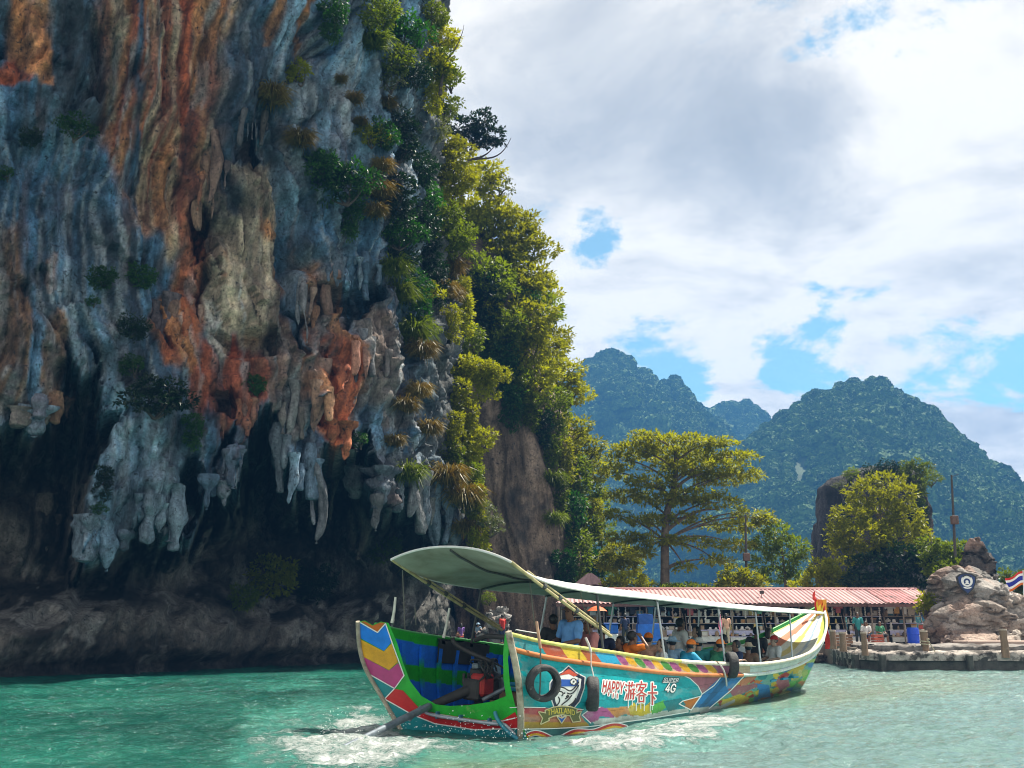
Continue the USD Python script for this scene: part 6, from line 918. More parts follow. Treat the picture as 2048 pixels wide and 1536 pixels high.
# ------------------------------------------------------------------ the market under the long pink roof
YM = 62.8; FLOOR = 1.05
ZE, ZR = P(1500, 1207, YM - 0.5)[2], P(1500, 1180, YM + 3.4)[2]
roofp = [mat(f'roof_pink_{i}', c, 0.55, var=0.10, scale=0.9, dirt=((0.24, 0.15, 0.13), 0.54, 0.74)) for i, c in enumerate([(0.42, 0.245, 0.245), (0.45, 0.275, 0.27), (0.39, 0.225, 0.228)])]; roofst = mat('roof_stained', (0.42, 0.18, 0.18), 0.6, var=0.2, scale=1.0, dirt=((0.08, 0.055, 0.05), 0.46, 0.60))
def corr(x0, x1, ye, ze, yr, zr, n=4, tl=0.0, tr=0.0, over=0.0):
    """a sheet of ribbed roofing from the eave up to the ridge; tl, tr shift its ridge corners (hips)"""
    k = np.arange(n * 4 + 1); u = k / (n * 4); hgt_ = np.array([0, 0.055, 0.055, 0])[k % 4]
    vv = np.linspace(0, 1, 3); uu, w_ = np.meshgrid(u, vv, indexing='ij'); a = x0 + (x1 - x0) * uu; b = x0 + tl + (x1 + tr - x0 - tl) * uu
    p = np.stack([a * (1 - w_) + b * w_, ye + (yr - ye) * w_, ze + (zr - ze) * w_ + hgt_[:, None] + over], -1).reshape(-1, 3); return p, gridfaces(len(u), 3)
def roof(name, label, pxa, pxb, ye, yr, ze, zr, hipl=0.0, hipr=0.0, stain=None, seed=0):
    xa, xb = P(pxa, 1207, ye)[0], P(pxb, 1207, ye)[0]; th = thing(name, label, 'building', loc=(0, 0, 0)); n = int(round((xb - xa) / 1.05)); rr = np.random.default_rng(seed)
    for i in range(n):
        a, b = xa + (xb - xa) * i / n, xa + (xb - xa) * (i + 1) / n; fa, fb = np.clip((a - xa) / max(hipl, 1e-6), 0, 1) if hipl else 1.0, np.clip((b - xa) / max(hipl, 1e-6), 0, 1) if hipl else 1.0
        st_ = stain is not None and stain[0] < (i + 0.5) / n < stain[1]
        p, f = corr(a, b - 0.012, ye, ze + rr.normal(0, 0.012), ye + (yr - ye), zr, 4, over=0.02 * (i % 2)); 
        if hipl: lim = np.clip((p[:, 0] - xa) / hipl, 0.02, 1.0); w_ = (p[:, 1] - ye) / (yr - ye); p[:, 1] = ye + (yr - ye) * np.minimum(w_, lim * w_ + 0 * w_); p[:, 2] = np.minimum(p[:, 2], ze + (zr - ze) * lim + 0.06)
        part('roof_sheet', (p, f), roofst if st_ else roofp[int(rr.integers(0, 3))], th)
        p, f = corr(a, b - 0.012, 2 * yr - ye, ze, yr + 0.01, zr - 0.01, 4); 
        if not hipl or a > xa + hipl: part('roof_sheet', (p, f), roofp[0], th)
    part('ridge_cap', tube([(xa + hipl, yr, zr + 0.05), (xb, yr, zr + 0.05)], 0.09, 8), mat('ridge_pink', (0.46, 0.21, 0.21), 0.6), th, smooth=50)
    part('eave_board', rbox((xb - xa, 0.06, 0.16), 0.01, ((xa + xb) / 2, ye + 0.12, ze - 0.10)), mat('eave_dark', (0.16, 0.08, 0.07), 0.8, var=0.3), th)
    m_ = int(round((xb - xa) / 2.55)); pm_ = mat('stall_post', (0.24, 0.19, 0.15), 0.8, var=0.35, scale=4)
    for i in range(m_ + 1):
        x = xa + 0.3 + (xb - xa - 0.6) * i / m_; part('roof_post', tube([(x, ye + 0.5, FLOOR - 0.2), (x + rr.normal(0, 0.02), ye + 0.5, ze + 0.05)], 0.05, 8), pm_, th, smooth=50); part('roof_post', tube([(x, yr, FLOOR - 0.2), (x, yr, zr - 0.1)], 0.06, 8), pm_, th, smooth=50)
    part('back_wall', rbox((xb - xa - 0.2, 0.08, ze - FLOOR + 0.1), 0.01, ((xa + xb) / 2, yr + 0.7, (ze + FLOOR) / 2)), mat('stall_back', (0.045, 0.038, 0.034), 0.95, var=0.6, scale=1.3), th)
    return xa, xb
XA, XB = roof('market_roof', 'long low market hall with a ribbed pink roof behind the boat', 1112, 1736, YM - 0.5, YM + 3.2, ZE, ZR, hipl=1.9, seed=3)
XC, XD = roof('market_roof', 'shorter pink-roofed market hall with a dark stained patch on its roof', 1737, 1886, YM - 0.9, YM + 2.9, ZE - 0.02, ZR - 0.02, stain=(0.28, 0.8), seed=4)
hx = P(1180, 1170, 71); hp_ = thing('roof_turret', 'little pink hip roof showing above the canopy beside the buttress', 'building', loc=(hx[0], 71, 0)); zt_, zb_ = P(1180, 1147, 71)[2], P(1180, 1170, 70)[2]
for a, b in [((-1.15, -1.0), (1.15, -1.0)), ((1.15, -1.0), (1.15, 1.0)), ((1.15, 1.0), (-1.15, 1.0)), ((-1.15, 1.0), (-1.15, -1.0))]:
    u = np.linspace(0, 1, 17); bot = np.array(a)[None] + (np.array(b) - np.array(a))[None] * u[:, None]; rib = np.array([0, .05, .05, 0])[np.arange(17) % 4]; v = np.concatenate([np.column_stack([bot, zb_ + rib]), np.column_stack([bot * 0.12, np.full(17, zt_) + rib * 0.5])]).reshape(2, 17, 3).transpose(1, 0, 2).reshape(-1, 3); part('roof_sheet', (v, gridfaces(17, 2)), roofp[0], hp_)
part('wall', rbox((1.9, 1.6, zb_ - FLOOR), 0.02, (0, 0, (zb_ + FLOOR) / 2 - 0.02)), mat('turret_wall', (0.05, 0.035, 0.03), 0.9, var=0.4), hp_)
lampc = P(1523, 1190, YM + 1.0); lt = thing('roof_lamp', 'small dark floodlight clamped on the pink roof slope', 'lamp', loc=lampc); part('housing', rbox((0.24, 0.16, 0.2), 0.02, (0, -0.1, 0.16)), dkmetal, lt); part('bracket', tube([(0, 0, -0.15), (0, 0, 0.1)], 0.02, 6), dkmetal, lt)
# goods: one of each kind, then copies
shelfw = mat('shelf_wood', (0.30, 0.23, 0.17), 0.8, var=0.3, scale=4); tcol = [mat('shelf_white', (0.55, 0.54, 0.50), 0.7, var=0.15), mat('cloth_lilac', (0.42, 0.40, 0.55), 0.8, var=0.2), shelfw]
def gmat(name, ramp, rough_=0.6):
    if name in _m: return _m[name]
    _m[name] = usdkit.material(stage, '/World/Looks/' + name, {'oi': ('object_info', {}), 'rp': ('rgb_ramp', {'ramp': ramp, 'interpolate': False}), 'p': ('principled_bsdf', dict(roughness=rough_))}, [('oi.random', 'rp.fac'), ('rp.color', 'p.base_color')], surface='p.BSDF'); return _m[name]
mix_ = gmat('goods_mixed', [(0, (0.55, 0.52, 0.46)), (0.18, (0.30, 0.20, 0.12)), (0.34, (0.62, 0.60, 0.56)), (0.46, (0.42, 0.20, 0.06)), (0.58, (0.12, 0.09, 0.07)), (0.68, (0.50, 0.40, 0.28)), (0.78, (0.08, 0.20, 0.26)), (0.86, (0.45, 0.07, 0.05)), (0.93, (0.60, 0.45, 0.15))]); shell_ = gmat('goods_shell', [(0, (0.66, 0.62, 0.54)), (0.3, (0.50, 0.40, 0.30)), (0.55, (0.70, 0.66, 0.62)), (0.8, (0.46, 0.30, 0.22))]); cloth_ = gmat('goods_cloth', [(0, (0.55, 0.55, 0.53)), (0.2, (0.06, 0.20, 0.30)), (0.35, (0.40, 0.35, 0.28)), (0.5, (0.05, 0.05, 0.06)), (0.65, (0.10, 0.28, 0.18)), (0.78, (0.55, 0.30, 0.10)), (0.9, (0.48, 0.12, 0.12))], 0.85)
c = klass('kind_box'); part('box', rbox((0.26, 0.2, 0.20), 0.02, (0, 0, 0.10)), mix_, c.GetPath().pathString); part('lid', rbox((0.28, 0.22, 0.05), 0.015, (0, 0, 0.225)), mix_, c.GetPath().pathString)
c = klass('kind_figurine'); part('figure', trimesh.creation.revolve(np.array([(0, 0), (0.09, 0), (0.09, 0.03), (0.05, 0.05), (0.075, 0.14), (0.045, 0.2), (0.06, 0.26), (0.0, 0.33)]), sections=10), mix_, c.GetPath().pathString, smooth=40)
c = klass('kind_shell'); a = np.linspace(0, 1, 30); part('shell', cat_([tube([(0.12 * (1 - q) * math.cos(q * 14), 0.12 * (1 - q) * math.sin(q * 14), 0.06 + 0.15 * q), (0.12 * (1 - q) * math.cos(q * 14 + .45), 0.12 * (1 - q) * math.sin(q * 14 + .45), 0.065 + 0.15 * q)], 0.055 * (1.1 - q), 6) for q in a]), shell_, c.GetPath().pathString, smooth=50)
c = klass('kind_jar'); part('jar', trimesh.creation.revolve(np.array([(0, 0), (0.08, 0), (0.10, 0.05), (0.10, 0.17), (0.05, 0.22), (0.06, 0.26), (0, 0.26)]), sections=12), mix_, c.GetPath().pathString, smooth=40)
c = klass('kind_hanging'); part('string', cat_([tube([(0.0, 0, 0), (0, 0, -0.62)], 0.006, 4)] + [trimesh.creation.icosphere(1, 0.05).apply_translation((0.02 * math.sin(i * 2), 0, -0.12 - 0.1 * i)) for i in range(6)]), shell_, c.GetPath().pathString)
c = klass('kind_shirt'); part('shirt', facing(Polygon([(-0.16, -0.5), (0.16, -0.5), (0.17, -0.15), (0.30, -0.24), (0.34, -0.12), (0.15, 0.0), (0.06, -0.03), (-0.06, -0.03), (-0.15, 0.0), (-0.34, -0.12), (-0.30, -0.24), (-0.17, -0.15)]), 0.03), cloth_, c.GetPath().pathString); part('hanger', tube([(-0.12, -0.01, 0.0), (0, -0.01, 0.05), (0, -0.01, 0.12)], 0.01, 5), dkmetal, c.GetPath().pathString)
c = klass('kind_frame'); part('frame', facing(shapely.box(-0.2, 0, 0.2, 0.3).difference(shapely.box(-0.16, 0.04, 0.16, 0.26)), 0.04), shelfw, c.GetPath().pathString); part('panel', facing(shapely.box(-0.165, 0.035, 0.165, 0.265), 0.015, 0.01), mix_, c.GetPath().pathString)
c = klass('kind_hat'); part('hat', trimesh.creation.revolve(np.array([(0, 0.14), (0.07, 0.13), (0.09, 0.03), (0.2, 0.0), (0.2, -0.015), (0.0, -0.01)]), sections=14), shell_, c.GetPath().pathString, smooth=40)
GK = [('kind_box', 'gift_box', 'small souvenir box with a lid standing on a market shelf', 'box', 'souvenir boxes on the shelves'), ('kind_figurine', 'figurine', 'small turned figurine standing on a market shelf', 'figurine', 'figurines on the shelves'), ('kind_shell', 'sea_shell', 'coiled sea shell for sale on a market shelf', 'shell', 'shells on the shelves'), ('kind_jar', 'jar', 'small jar standing on a market shelf', 'jar', 'jars on the shelves'), ('kind_frame', 'framed_picture', 'little framed panel leaning on a market shelf', 'frame', 'framed panels on the shelves'), ('kind_hat', 'sun_hat', 'straw sun hat lying on a market shelf', 'hat', 'hats on the shelves')]
rngm = np.random.default_rng(21); bays = np.linspace(XA + 0.6, XD - 0.6, 10); nitem = 0
WHEREB = ['left end of the market under the hip roof', 'second bay from the left', 'bay left of the blue tarpaulin stack', 'bay right of the blue tarpaulin stack', 'middle bay left of the small floodlight', 'bay under the small floodlight', 'bay behind the flag pennant passengers', 'bay just left of the boat bow', 'bay under the stained roof, right of the bow']
for i in range(9):
    a, b = bays[i] + 0.08, bays[i + 1] - 0.08; th = thing('shelf_rack', f'wooden shelf rack of souvenirs in the {WHEREB[i]}', 'shelf', loc=((a + b) / 2, YM + 0.5, FLOOR)); w_ = (b - a)
    for j, (z, y) in enumerate([(0.42, -0.45), (0.80, -0.15), (1.18, 0.15), (1.58, 0.45)]):
        part('shelf_board', rbox((w_, 0.42, 0.045), 0.01, (0, y, z)), tcol[(i + j) % 3], th)
        if j < 2: part('shelf_cloth', rbox((w_ - 0.1, 0.02, 0.26), 0.005, (0, y - 0.215, z - 0.15)), tcol[(i * 2 + j) % 2], th)
        x = -w_ / 2 + 0.18
        while x < w_ / 2 - 0.15:
            k = int(rngm.integers(0, 6)); s_ = rngm.uniform(0.7, 1.25); kd, nm, lb, ct, gr_ = GK[k]
            place(kd, nm, lb, ct, mat4(((a + b) / 2 + x, YM + 0.5 + y + rngm.uniform(-0.08, 0.08), FLOOR + z + (0.04 if k in (5,) else 0.024)), rngm.uniform(-0.5, 0.5) if k in (4,) else rngm.uniform(-3, 3), (s_, s_, s_ * rngm.uniform(0.8, 1.3))), gr_); x += rngm.uniform(0.26, 0.48); nitem += 1
    for sx in (-1, 1): part('upright', tube([(sx * w_ / 2, -0.4, 0), (sx * w_ / 2, 0.5, 1.75)], 0.03, 6), shelfw, th); 
    x = a + 0.2
    for x in np.arange(a + 0.25, b - 0.1, 0.42):
        if rngm.random() < 0.5: place('kind_hanging', 'hanging_shells', 'string of shells hanging under the market eave', 'ornament', mat4((x, YM + 0.35, ZE - 0.12), rngm.uniform(-3, 3), rngm.uniform(0.8, 1.2)), 'shell strings under the eave')
        else: place('kind_shirt', 'hanging_shirt', 'shirt for sale hanging under the market eave', 'shirt', mat4((x, YM + 0.5 + rngm.uniform(-.1, .1), ZE - 0.1), rngm.uniform(-0.6, 0.6), rngm.uniform(0.8, 1.15)), 'shirts under the eave')
bt = P(1298, 1276, YM - 1.6); stk = thing('tarpaulin_stack', 'stack of goods wrapped in bright blue tarpaulin beside the market', 'stack', loc=(bt[0], YM - 1.6, FLOOR)); bl = mat('tarp_blue', (0.01, 0.12, 0.50), 0.5, var=0.2, scale=3, bump=0.4)
def soft(size, at, seed): m = trimesh.creation.box(size).subdivide().subdivide().subdivide(); m.vertices *= 1 - 0.05 * (np.abs(m.vertices / np.array(size)).sum(1, keepdims=True) - 0.5); m = rough(m, 0.05, 2.5, seed); m.apply_translation(at); return m
part('wrapped_base', soft((1.4, 0.9, 1.15), (0, 0, 0.58), 3), bl, stk, smooth=60); part('wrapped_top', soft((0.85, 0.8, 0.6), (-0.2, 0, 1.4), 4), mat('tarp_navy', (0.01, 0.07, 0.30), 0.5, var=0.2, scale=3, bump=0.4), stk, smooth=60)
bt = P(1218, 1262, YM - 1.2); stk = thing('cool_box', 'white and blue cool boxes piled behind the man in pink', 'box', loc=(bt[0], YM - 1.2, FLOOR)); part('lower_box', rbox((1.0, 0.6, 0.6), 0.05, (0, 0, 0.3)), white, stk); part('upper_box', rbox((0.8, 0.55, 0.5), 0.05, (0.1, 0, 0.86)), bl, stk); part('lid', rbox((0.84, 0.58, 0.1), 0.03, (0.1, 0, 1.16)), mat('tarp_navy', (0, 0, 0)), stk)
um = P(1194, 1218, YM - 0.6); u = thing('sun_umbrella', 'orange parasol open under the market eave behind the man in pink', 'umbrella', loc=(um[0], YM - 0.6, FLOOR)); zz = um[2] - FLOOR; part('canopy', trimesh.creation.revolve(np.array([(0.0, zz + 0.2), (0.35, zz + 0.08), (0.6, zz - 0.12), (0.57, zz - 0.12), (0.0, zz + 0.17)]), sections=8), mat('parasol_orange', (0.60, 0.12, 0.03), 0.7, var=0.2), u); part('pole', tube([(0, 0, 0), (0, 0, zz + 0.25)], 0.02, 6), steel, u)
bt = P(1828, 1292, 52.8); th = thing('barrel', 'bright blue plastic barrel standing on the pier beside the thick post', 'barrel', loc=bt); pr = [(0, 0), (0.26, 0), (0.28, 0.03), (0.28, 0.25), (0.295, 0.27), (0.28, 0.29), (0.28, 0.55), (0.295, 0.57), (0.28, 0.59), (0.28, 0.80), (0.26, 0.84), (0, 0.84)]; part('body', trimesh.creation.revolve(np.array(pr), sections=20), mat('barrel_blue', (0.01, 0.06, 0.50), 0.4, var=0.08), th, smooth=40); part('lid', trimesh.creation.cylinder(0.24, 0.05, sections=20).apply_translation((0, 0, 0.86)), mat('barrel_lid', (0.02, 0.09, 0.45), 0.5), th)
for k, (px, w_, lb) in enumerate([(1662, 0.55, 'brown wooden crate behind the first mooring post'), (1690, 0.5, 'brown wooden crate between the second and third mooring posts'), (1752, 0.45, 'reddish crate beside the seated sellers')]):
    bt = P(px + 3, 1287, 55); th = thing('crate', lb, 'crate', loc=(bt[0], 55, FLOOR)); cm_ = mat(f'crate_{k}', [(0.24, 0.12, 0.07), (0.22, 0.12, 0.07), (0.40, 0.09, 0.05)][k], 0.8, var=0.3, scale=5)
    for j in range(4):
        for (dx, dy, sx, sy) in ((0, -0.25, w_, 0.03), (0, 0.25, w_, 0.03), (-w_ / 2, 0, 0.03, 0.47), (w_ / 2, 0, 0.03, 0.47)): part('slat', rbox((sx, sy, 0.12), 0.008, (dx, dy, 0.08 + 0.15 * j)), cm_, th)

# ------------------------------------------------------------------ people
M = m3.Manifold
def bone(a, b, ra, rb):
    s = M.sphere(ra, 14).translate(tuple(map(float, a))), M.sphere(rb, 14).translate(tuple(map(float, b))); return M.batch_hull(list(s))
def chain(js): return [bone(a[:3], b[:3], a[3], b[3]) for a, b in zip(js[:-1], js[1:])]
def tm(mani, refine=0.03, it=6):
    m = mani.refine_to_length(refine).to_mesh() if refine else mani.to_mesh(); t = trimesh.Trimesh(m.vert_properties[:, :3], m.tri_verts, process=False)
    if it: trimesh.smoothing.filter_taubin(t, 0.5, 0.53, iterations=it)
    return t
def hand(w, d, side, grip=0.5):
    """palm, four unequal bent fingers and a thumb at the side; w: wrist, d: direction of the hand"""
    w, d = np.array(w, float), np.array(d, float); d /= np.linalg.norm(d); up = np.array([0, 0, 1.0]); s = np.cross(d, up); s /= np.linalg.norm(s); n_ = np.cross(s, d); k = w + d * 0.09; out = [M.batch_hull([M.sphere(0.018, 10).translate(tuple(w + s * q)) for q in (-0.018, 0.018)] + [M.sphere(0.014, 10).translate(tuple(k + s * q)) for q in (-0.032, 0.032)])]
    for q, L in zip((-0.032, -0.011, 0.011, 0.032), (0.070, 0.082, 0.078, 0.062)):
        a = k + s * q; b = a + (d * math.cos(grip) - n_ * math.sin(grip)) * L * 0.55; c_ = b + (d * math.cos(2 * grip) - n_ * math.sin(2 * grip)) * L * 0.45; out += [bone(a, b, 0.0095, 0.0085), bone(b, c_, 0.0085, 0.007)]
    a = w + d * 0.03 - s * side * 0.028; b = a - s * side * 0.03 + d * 0.03; c_ = b + d * 0.03 - n_ * 0.01; return out + [bone(a, b, 0.012, 0.0105), bone(b, c_, 0.0105, 0.0085)]
def figure(pose):
    """meshes of one pose; x right, y forward, z up, origin on the seat or the ground"""
    stand = pose in ('stand', 'standback'); hz = 0.92 if stand else 0.10; lean_ = {'sit': -0.02, 'lean': 0.16, 'slump': 0.10, 'armup': 0.04, 'stand': 0.0, 'standback': 0.02}[pose]
    pel, bel, che, nec = np.array([0, 0, hz]), np.array([0, lean_ * 0.3, hz + 0.17]), np.array([0, lean_ * 0.75, hz + 0.36]), np.array([0, lean_ * 1.05, hz + 0.50]); hd = nec + [0, 0.03 + lean_ * 0.25, 0.145]
    S_ = [np.array([sd * 0.185, lean_ * 0.95, hz + 0.455]) for sd in (-1, 1)]; arms = []
    for i, sd in enumerate((-1, 1)):
        sh = S_[i]
        if pose == 'lean' and sd > 0: el, wr = sh + [0.16, 0.12, -0.16], sh + [0.20, 0.36, -0.12]
        elif pose == 'armup' and sd > 0: el, wr = sh + [0.20, 0.14, 0.05], sh + [0.02, 0.12, 0.22]
        elif stand: el, wr = sh + [sd * 0.06, -0.01, -0.28], sh + [sd * 0.08, 0.10, -0.50]
        else: el, wr = sh + [sd * 0.06, 0.06, -0.26], sh + [-sd * 0.02, 0.28, -0.30]
        arms.append((sh, el, wr))
    legs = []
    for sd in (-1, 1):
        hp = pel + [sd * 0.095, 0, -0.02]
        if stand: kn, an, to = hp + [sd * 0.01, 0.02, -0.43], hp + [sd * 0.02, -0.03, -0.83], hp + [sd * 0.04, 0.13, -0.88]
        else: kn, an, to = hp + [sd * 0.05, 0.42, 0.02], hp + [sd * 0.05, 0.46, -0.40], hp + [sd * 0.06, 0.60, -0.45]
        legs.append((hp, kn, an, to))
    J = lambda p, r: (*p, r)
    sk = chain([J(nec - [0, 0, 0.03], 0.062), J(hd - [0, 0.01, 0.07], 0.055)])
    sk += [M.batch_hull([M.sphere(0.088, 18).scale((0.92, 1.08, 1.1)).translate(tuple(hd + [0, -0.01, 0.035])), M.sphere(0.05, 14).translate(tuple(hd + [0, 0.045, -0.055])), M.sphere(0.035, 12).translate(tuple(hd + [0, 0.055, -0.09]))])]
    face = [M.batch_hull([M.sphere(0.010, 8).translate(tuple(hd + [0, 0.088, 0.03])), M.sphere(0.016, 8).translate(tuple(hd + [0, 0.103, -0.012]))]), M.sphere(0.012, 8).scale((2.0, 0.7, 0.6)).translate(tuple(hd + [0, 0.090, -0.052]))] + [M.sphere(0.03, 10).scale((0.35, 0.7, 1.0)).translate(tuple(hd + [sd * 0.084, 0.0, 0.005])) for sd in (-1, 1)]
    sk += chain([J(pel, 0.13), J(bel, 0.125), J(che, 0.135), J(nec - [0, 0, 0.02], 0.07)])
    for sh, el, wr in arms: sk += chain([J(che + (sh - che) * 0.6 + [0, 0, 0.02], 0.075), J(sh, 0.060), J(el, 0.042), J(wr, 0.030)])
    for hp, kn, an, to in legs: sk += chain([J(hp, 0.088), J(kn, 0.058), J(an, 0.038), J(to, 0.030)]) + [bone(an - [0, 0.03, 0.02], to, 0.035, 0.028)]
    body = tm(M.batch_boolean(sk, m3.OpType.Add)); ex = list(face)
    for (sh, el, wr), sd in zip(arms, (-1, 1)): ex += hand(wr, wr - el, sd, 0.5)
    ex = M.batch_boolean(ex, m3.OpType.Add).to_mesh(); bm = m3.Manifold(m3.Mesh(np.asarray(body.vertices, np.float32), np.asarray(body.faces, np.uint32)))
    if bm.status() == m3.Error.NoError and not bm.is_empty(): q = (bm + m3.Manifold(ex)).to_mesh(); body = trimesh.Trimesh(q.vert_properties[:, :3], q.tri_verts, process=False)
    else: body = cat_([body, trimesh.Trimesh(ex.vert_properties[:, :3], ex.tri_verts, process=False)])
    sh_ = chain([J(pel + [0, 0, -0.02], 0.148), J(bel, 0.148), J(che, 0.153), J(nec - [0, 0, 0.055], 0.088)])
    for sh, el, wr in arms: sh_ += chain([J(che + (sh - che) * 0.6 + [0, 0, 0.02], 0.09), J(sh, 0.080), J(sh + (el - sh) * 0.72, 0.066)])
    shirt = tm(M.batch_boolean(sh_, m3.OpType.Add), 0.03, 5); shirt = rough(shirt, 0.012, 9, 4)
    tr_ = []
    for hp, kn, an, to in legs: tr_ += chain([J(pel + [0, 0, -0.01], 0.138), J(hp, 0.108), J(kn + (hp - kn) * 0.05, 0.078)]) + (chain([J(kn, 0.074), J(an + (kn - an) * 0.12, 0.056)]) if stand else [])
    trou = tm(M.batch_boolean(tr_, m3.OpType.Add), 0.035, 4)
    hair = M.sphere(0.100, 20).scale((0.94, 1.08, 1.08)).translate(tuple(hd + [0, -0.014, 0.042])) - M.cube((0.3, 0.2, 0.3), True).translate(tuple(hd + [0, 0.128, -0.06])) - M.cube((0.3, 0.3, 0.1), True).translate(tuple(hd + [0, 0, -0.10]))
    hair = rough(tm(hair, 0.02, 3), 0.008, 40, 6)
    lhair = tm(M.batch_boolean([M.sphere(0.102, 18).scale((0.95, 1.05, 1.08)).translate(tuple(hd + [0, -0.018, 0.04])) - M.cube((0.3, 0.2, 0.34), True).translate(tuple(hd + [0, 0.122, -0.06])), bone(hd + [0, -0.07, -0.02], hd + [0, -0.10, -0.24], 0.085, 0.05)], m3.OpType.Add), 0.025, 3)
    cap = tm(M.batch_boolean([M.sphere(0.106, 20).scale((0.95, 1.08, 1.0)).translate(tuple(hd + [0, -0.01, 0.052])) - M.cube((0.4, 0.4, 0.2), True).translate(tuple(hd + [0, 0, -0.058])), M.cylinder(0.012, 0.085, 0.085, 20).scale((0.9, 1.15, 1)).translate(tuple(hd + [0, 0.085, 0.045]))], m3.OpType.Add), 0.02, 2)
    hat = trimesh.creation.revolve(np.array([(0, 0.135), (0.07, 0.128), (0.10, 0.07), (0.11, 0.045), (0.19, 0.03), (0.188, 0.022), (0.0, 0.03)]), sections=22); hat.apply_translation(hd + [0, -0.01, 0.02])
    eyes = cat_([trimesh.creation.icosphere(1, 0.011).apply_translation(hd + [sd * 0.033, 0.083, 0.022]) for sd in (-1, 1)])
    return dict(body=body, shirt=shirt, trousers=trou, hair=hair, long_hair=lhair, cap=cap, hat=hat, eyes=eyes, top=float(hd[2]))
FIG = {p: figure(p) for p in ('sit', 'lean', 'armup', 'stand')}
skins = [mat('skin_tan', (0.30, 0.165, 0.105), 0.5, var=0.08), mat('skin_brown', (0.17, 0.085, 0.05), 0.5, var=0.08), mat('skin_light', (0.42, 0.27, 0.19), 0.5, var=0.08)]; hairm, eyem = mat('hair_black', (0.012, 0.011, 0.011), 0.5, var=0.2), mat('eye_dark', (0.02, 0.015, 0.012), 0.2)
def cloth(c, tag_): return mat('cloth_' + tag_, c, 0.85, var=0.14, scale=7, bump=0.25, bscale=30)
CL = dict(dark=(0.02, 0.02, 0.024), blue=(0.13, 0.32, 0.66), pink=(0.62, 0.24, 0.22), orange=(0.72, 0.17, 0.012), white=(0.62, 0.60, 0.57), cyan=(0.03, 0.30, 0.48), navy=(0.018, 0.026, 0.07), peach=(0.62, 0.33, 0.22), beige=(0.45, 0.36, 0.25), green=(0.04, 0.20, 0.10), teal=(0.03, 0.22, 0.22), purple=(0.2, 0.1, 0.35), brown=(0.16, 0.08, 0.045), sky=(0.30, 0.45, 0.60), red=(0.5, 0.03, 0.02), gold=(0.55, 0.30, 0.03))
def person(pose, m, label, shirt, trousers, head, hcol=None, skin=0, group=None):
    f = FIG[pose]; th = thing('person', label, 'person', m=m, group=group); part('body', f['body'], skins[skin], th, smooth=60); part('shirt', f['shirt'], cloth(CL[shirt], shirt), th, smooth=60); part('trousers', f['trousers'], cloth(CL[trousers], trousers), th, smooth=60); part('eyes', f['eyes'], eyem, th)
    part('hair', f['long_hair' if head in ('long', 'longhat') else 'hair'], hairm, th, smooth=60)
    if head in ('cap', 'hat', 'longhat'): part('cap' if head == 'cap' else 'hat', f['cap' if head == 'cap' else 'hat'], cloth(CL[hcol], hcol), th, smooth=50)
    return th
SEAT = 0.65
PASS = [('sit', 1106, 1243, 0.1, 1.1, 'dark', 'dark', 'short', None, 1, 'man in a black shirt with short black hair, furthest aft in the boat', 0), ('sit', 1141, 1226, 0.75, 2.9, 'blue', 'navy', 'cap', 'brown', 1, 'big person in a sky-blue shirt and brown cap near the stern', 1), ('sit', 1178, 1250, 0.8, 2.6, 'pink', 'dark', 'short', None, 1, 'person in a pink printed shirt seen from behind', 1), ('sit', 1205, 1264, 0.2, 0.4, 'navy', 'dark', 'short', None, 1, 'person in dark clothes half hidden right of the pink shirt', 0),
 ('armup', 1258, 1276, 1.15, -0.5, 'orange', 'dark', 'short', None, 1, 'person in a bright orange shirt lounging with one arm raised at the gunwale', 0), ('sit', 1240, 1286, 0.9, 2.7, 'brown', 'dark', 'short', None, 1, 'dark-haired person pressed against the left of the orange shirt', 0), ('sit', 1297, 1279, 0.4, 0.2, 'peach', 'dark', 'cap', 'orange', 0, 'person in a peach shirt and orange cap behind the raised arm', 0), ('sit', 1322, 1291, 1.0, 2.3, 'white', 'navy', 'long', None, 2, 'black-haired person in a pale shirt just right of the orange shirt', 0), ('sit', 1345, 1286, 0.5, 0.2, 'sky', 'navy', 'hat', 'sky', 2, 'person in a pale blue sun hat in the middle of the boat', 0),
 ('lean', 1365, 1292, 1.15, -0.5, 'cyan', 'navy', 'cap', 'orange', 0, 'person in an orange cap and blue shirt leaning an arm on the gunwale', 0), ('sit', 1361, 1249, -0.5, -0.6, 'white', 'dark', 'short', None, 1, 'tall dark-haired man in a white shirt on the far side', 1), ('sit', 1392, 1264, -0.4, 2.4, 'sky', 'dark', 'long', None, 2, 'long-haired person beyond the orange cap, far side', 0), ('sit', 1398, 1288, 0.6, 0.2, 'teal', 'navy', 'hat', 'white', 2, 'person in a white sun hat right of the orange cap', 0), ('lean', 1426, 1291, 1.05, -0.4, 'green', 'navy', 'cap', 'orange', 0, 'person in an orange cap and dark green shirt beside the gunwale tyre', 0), ('sit', 1448, 1280, 0.2, 0.2, 'beige', 'dark', 'long', None, 0, 'long-haired person in beige just left of the gunwale tyre', 0), ('sit', 1472, 1292, 1.0, 2.4, 'navy', 'navy', 'short', None, 1, 'person in a navy shirt behind the gunwale tyre', 0), ('sit', 1497, 1296, 0.9, 0.2, 'brown', 'beige', 'hat', 'beige', 1, 'person in a beige sun hat right of the gunwale tyre', 0), ('sit', 1513, 1265, -0.3, 0.2, 'dark', 'dark', 'short', None, 1, 'tall person in black near the bow, far side', 1), ('sit', 1548, 1282, 0.5, 2.6, 'white', 'beige', 'cap', 'red', 2, 'person in white with a red cap, furthest forward', 0), ('sit', 1536, 1264, -0.9, 0.2, 'white', 'dark', 'long', None, 2, 'pale person sitting by the port side of the foredeck', 0)]
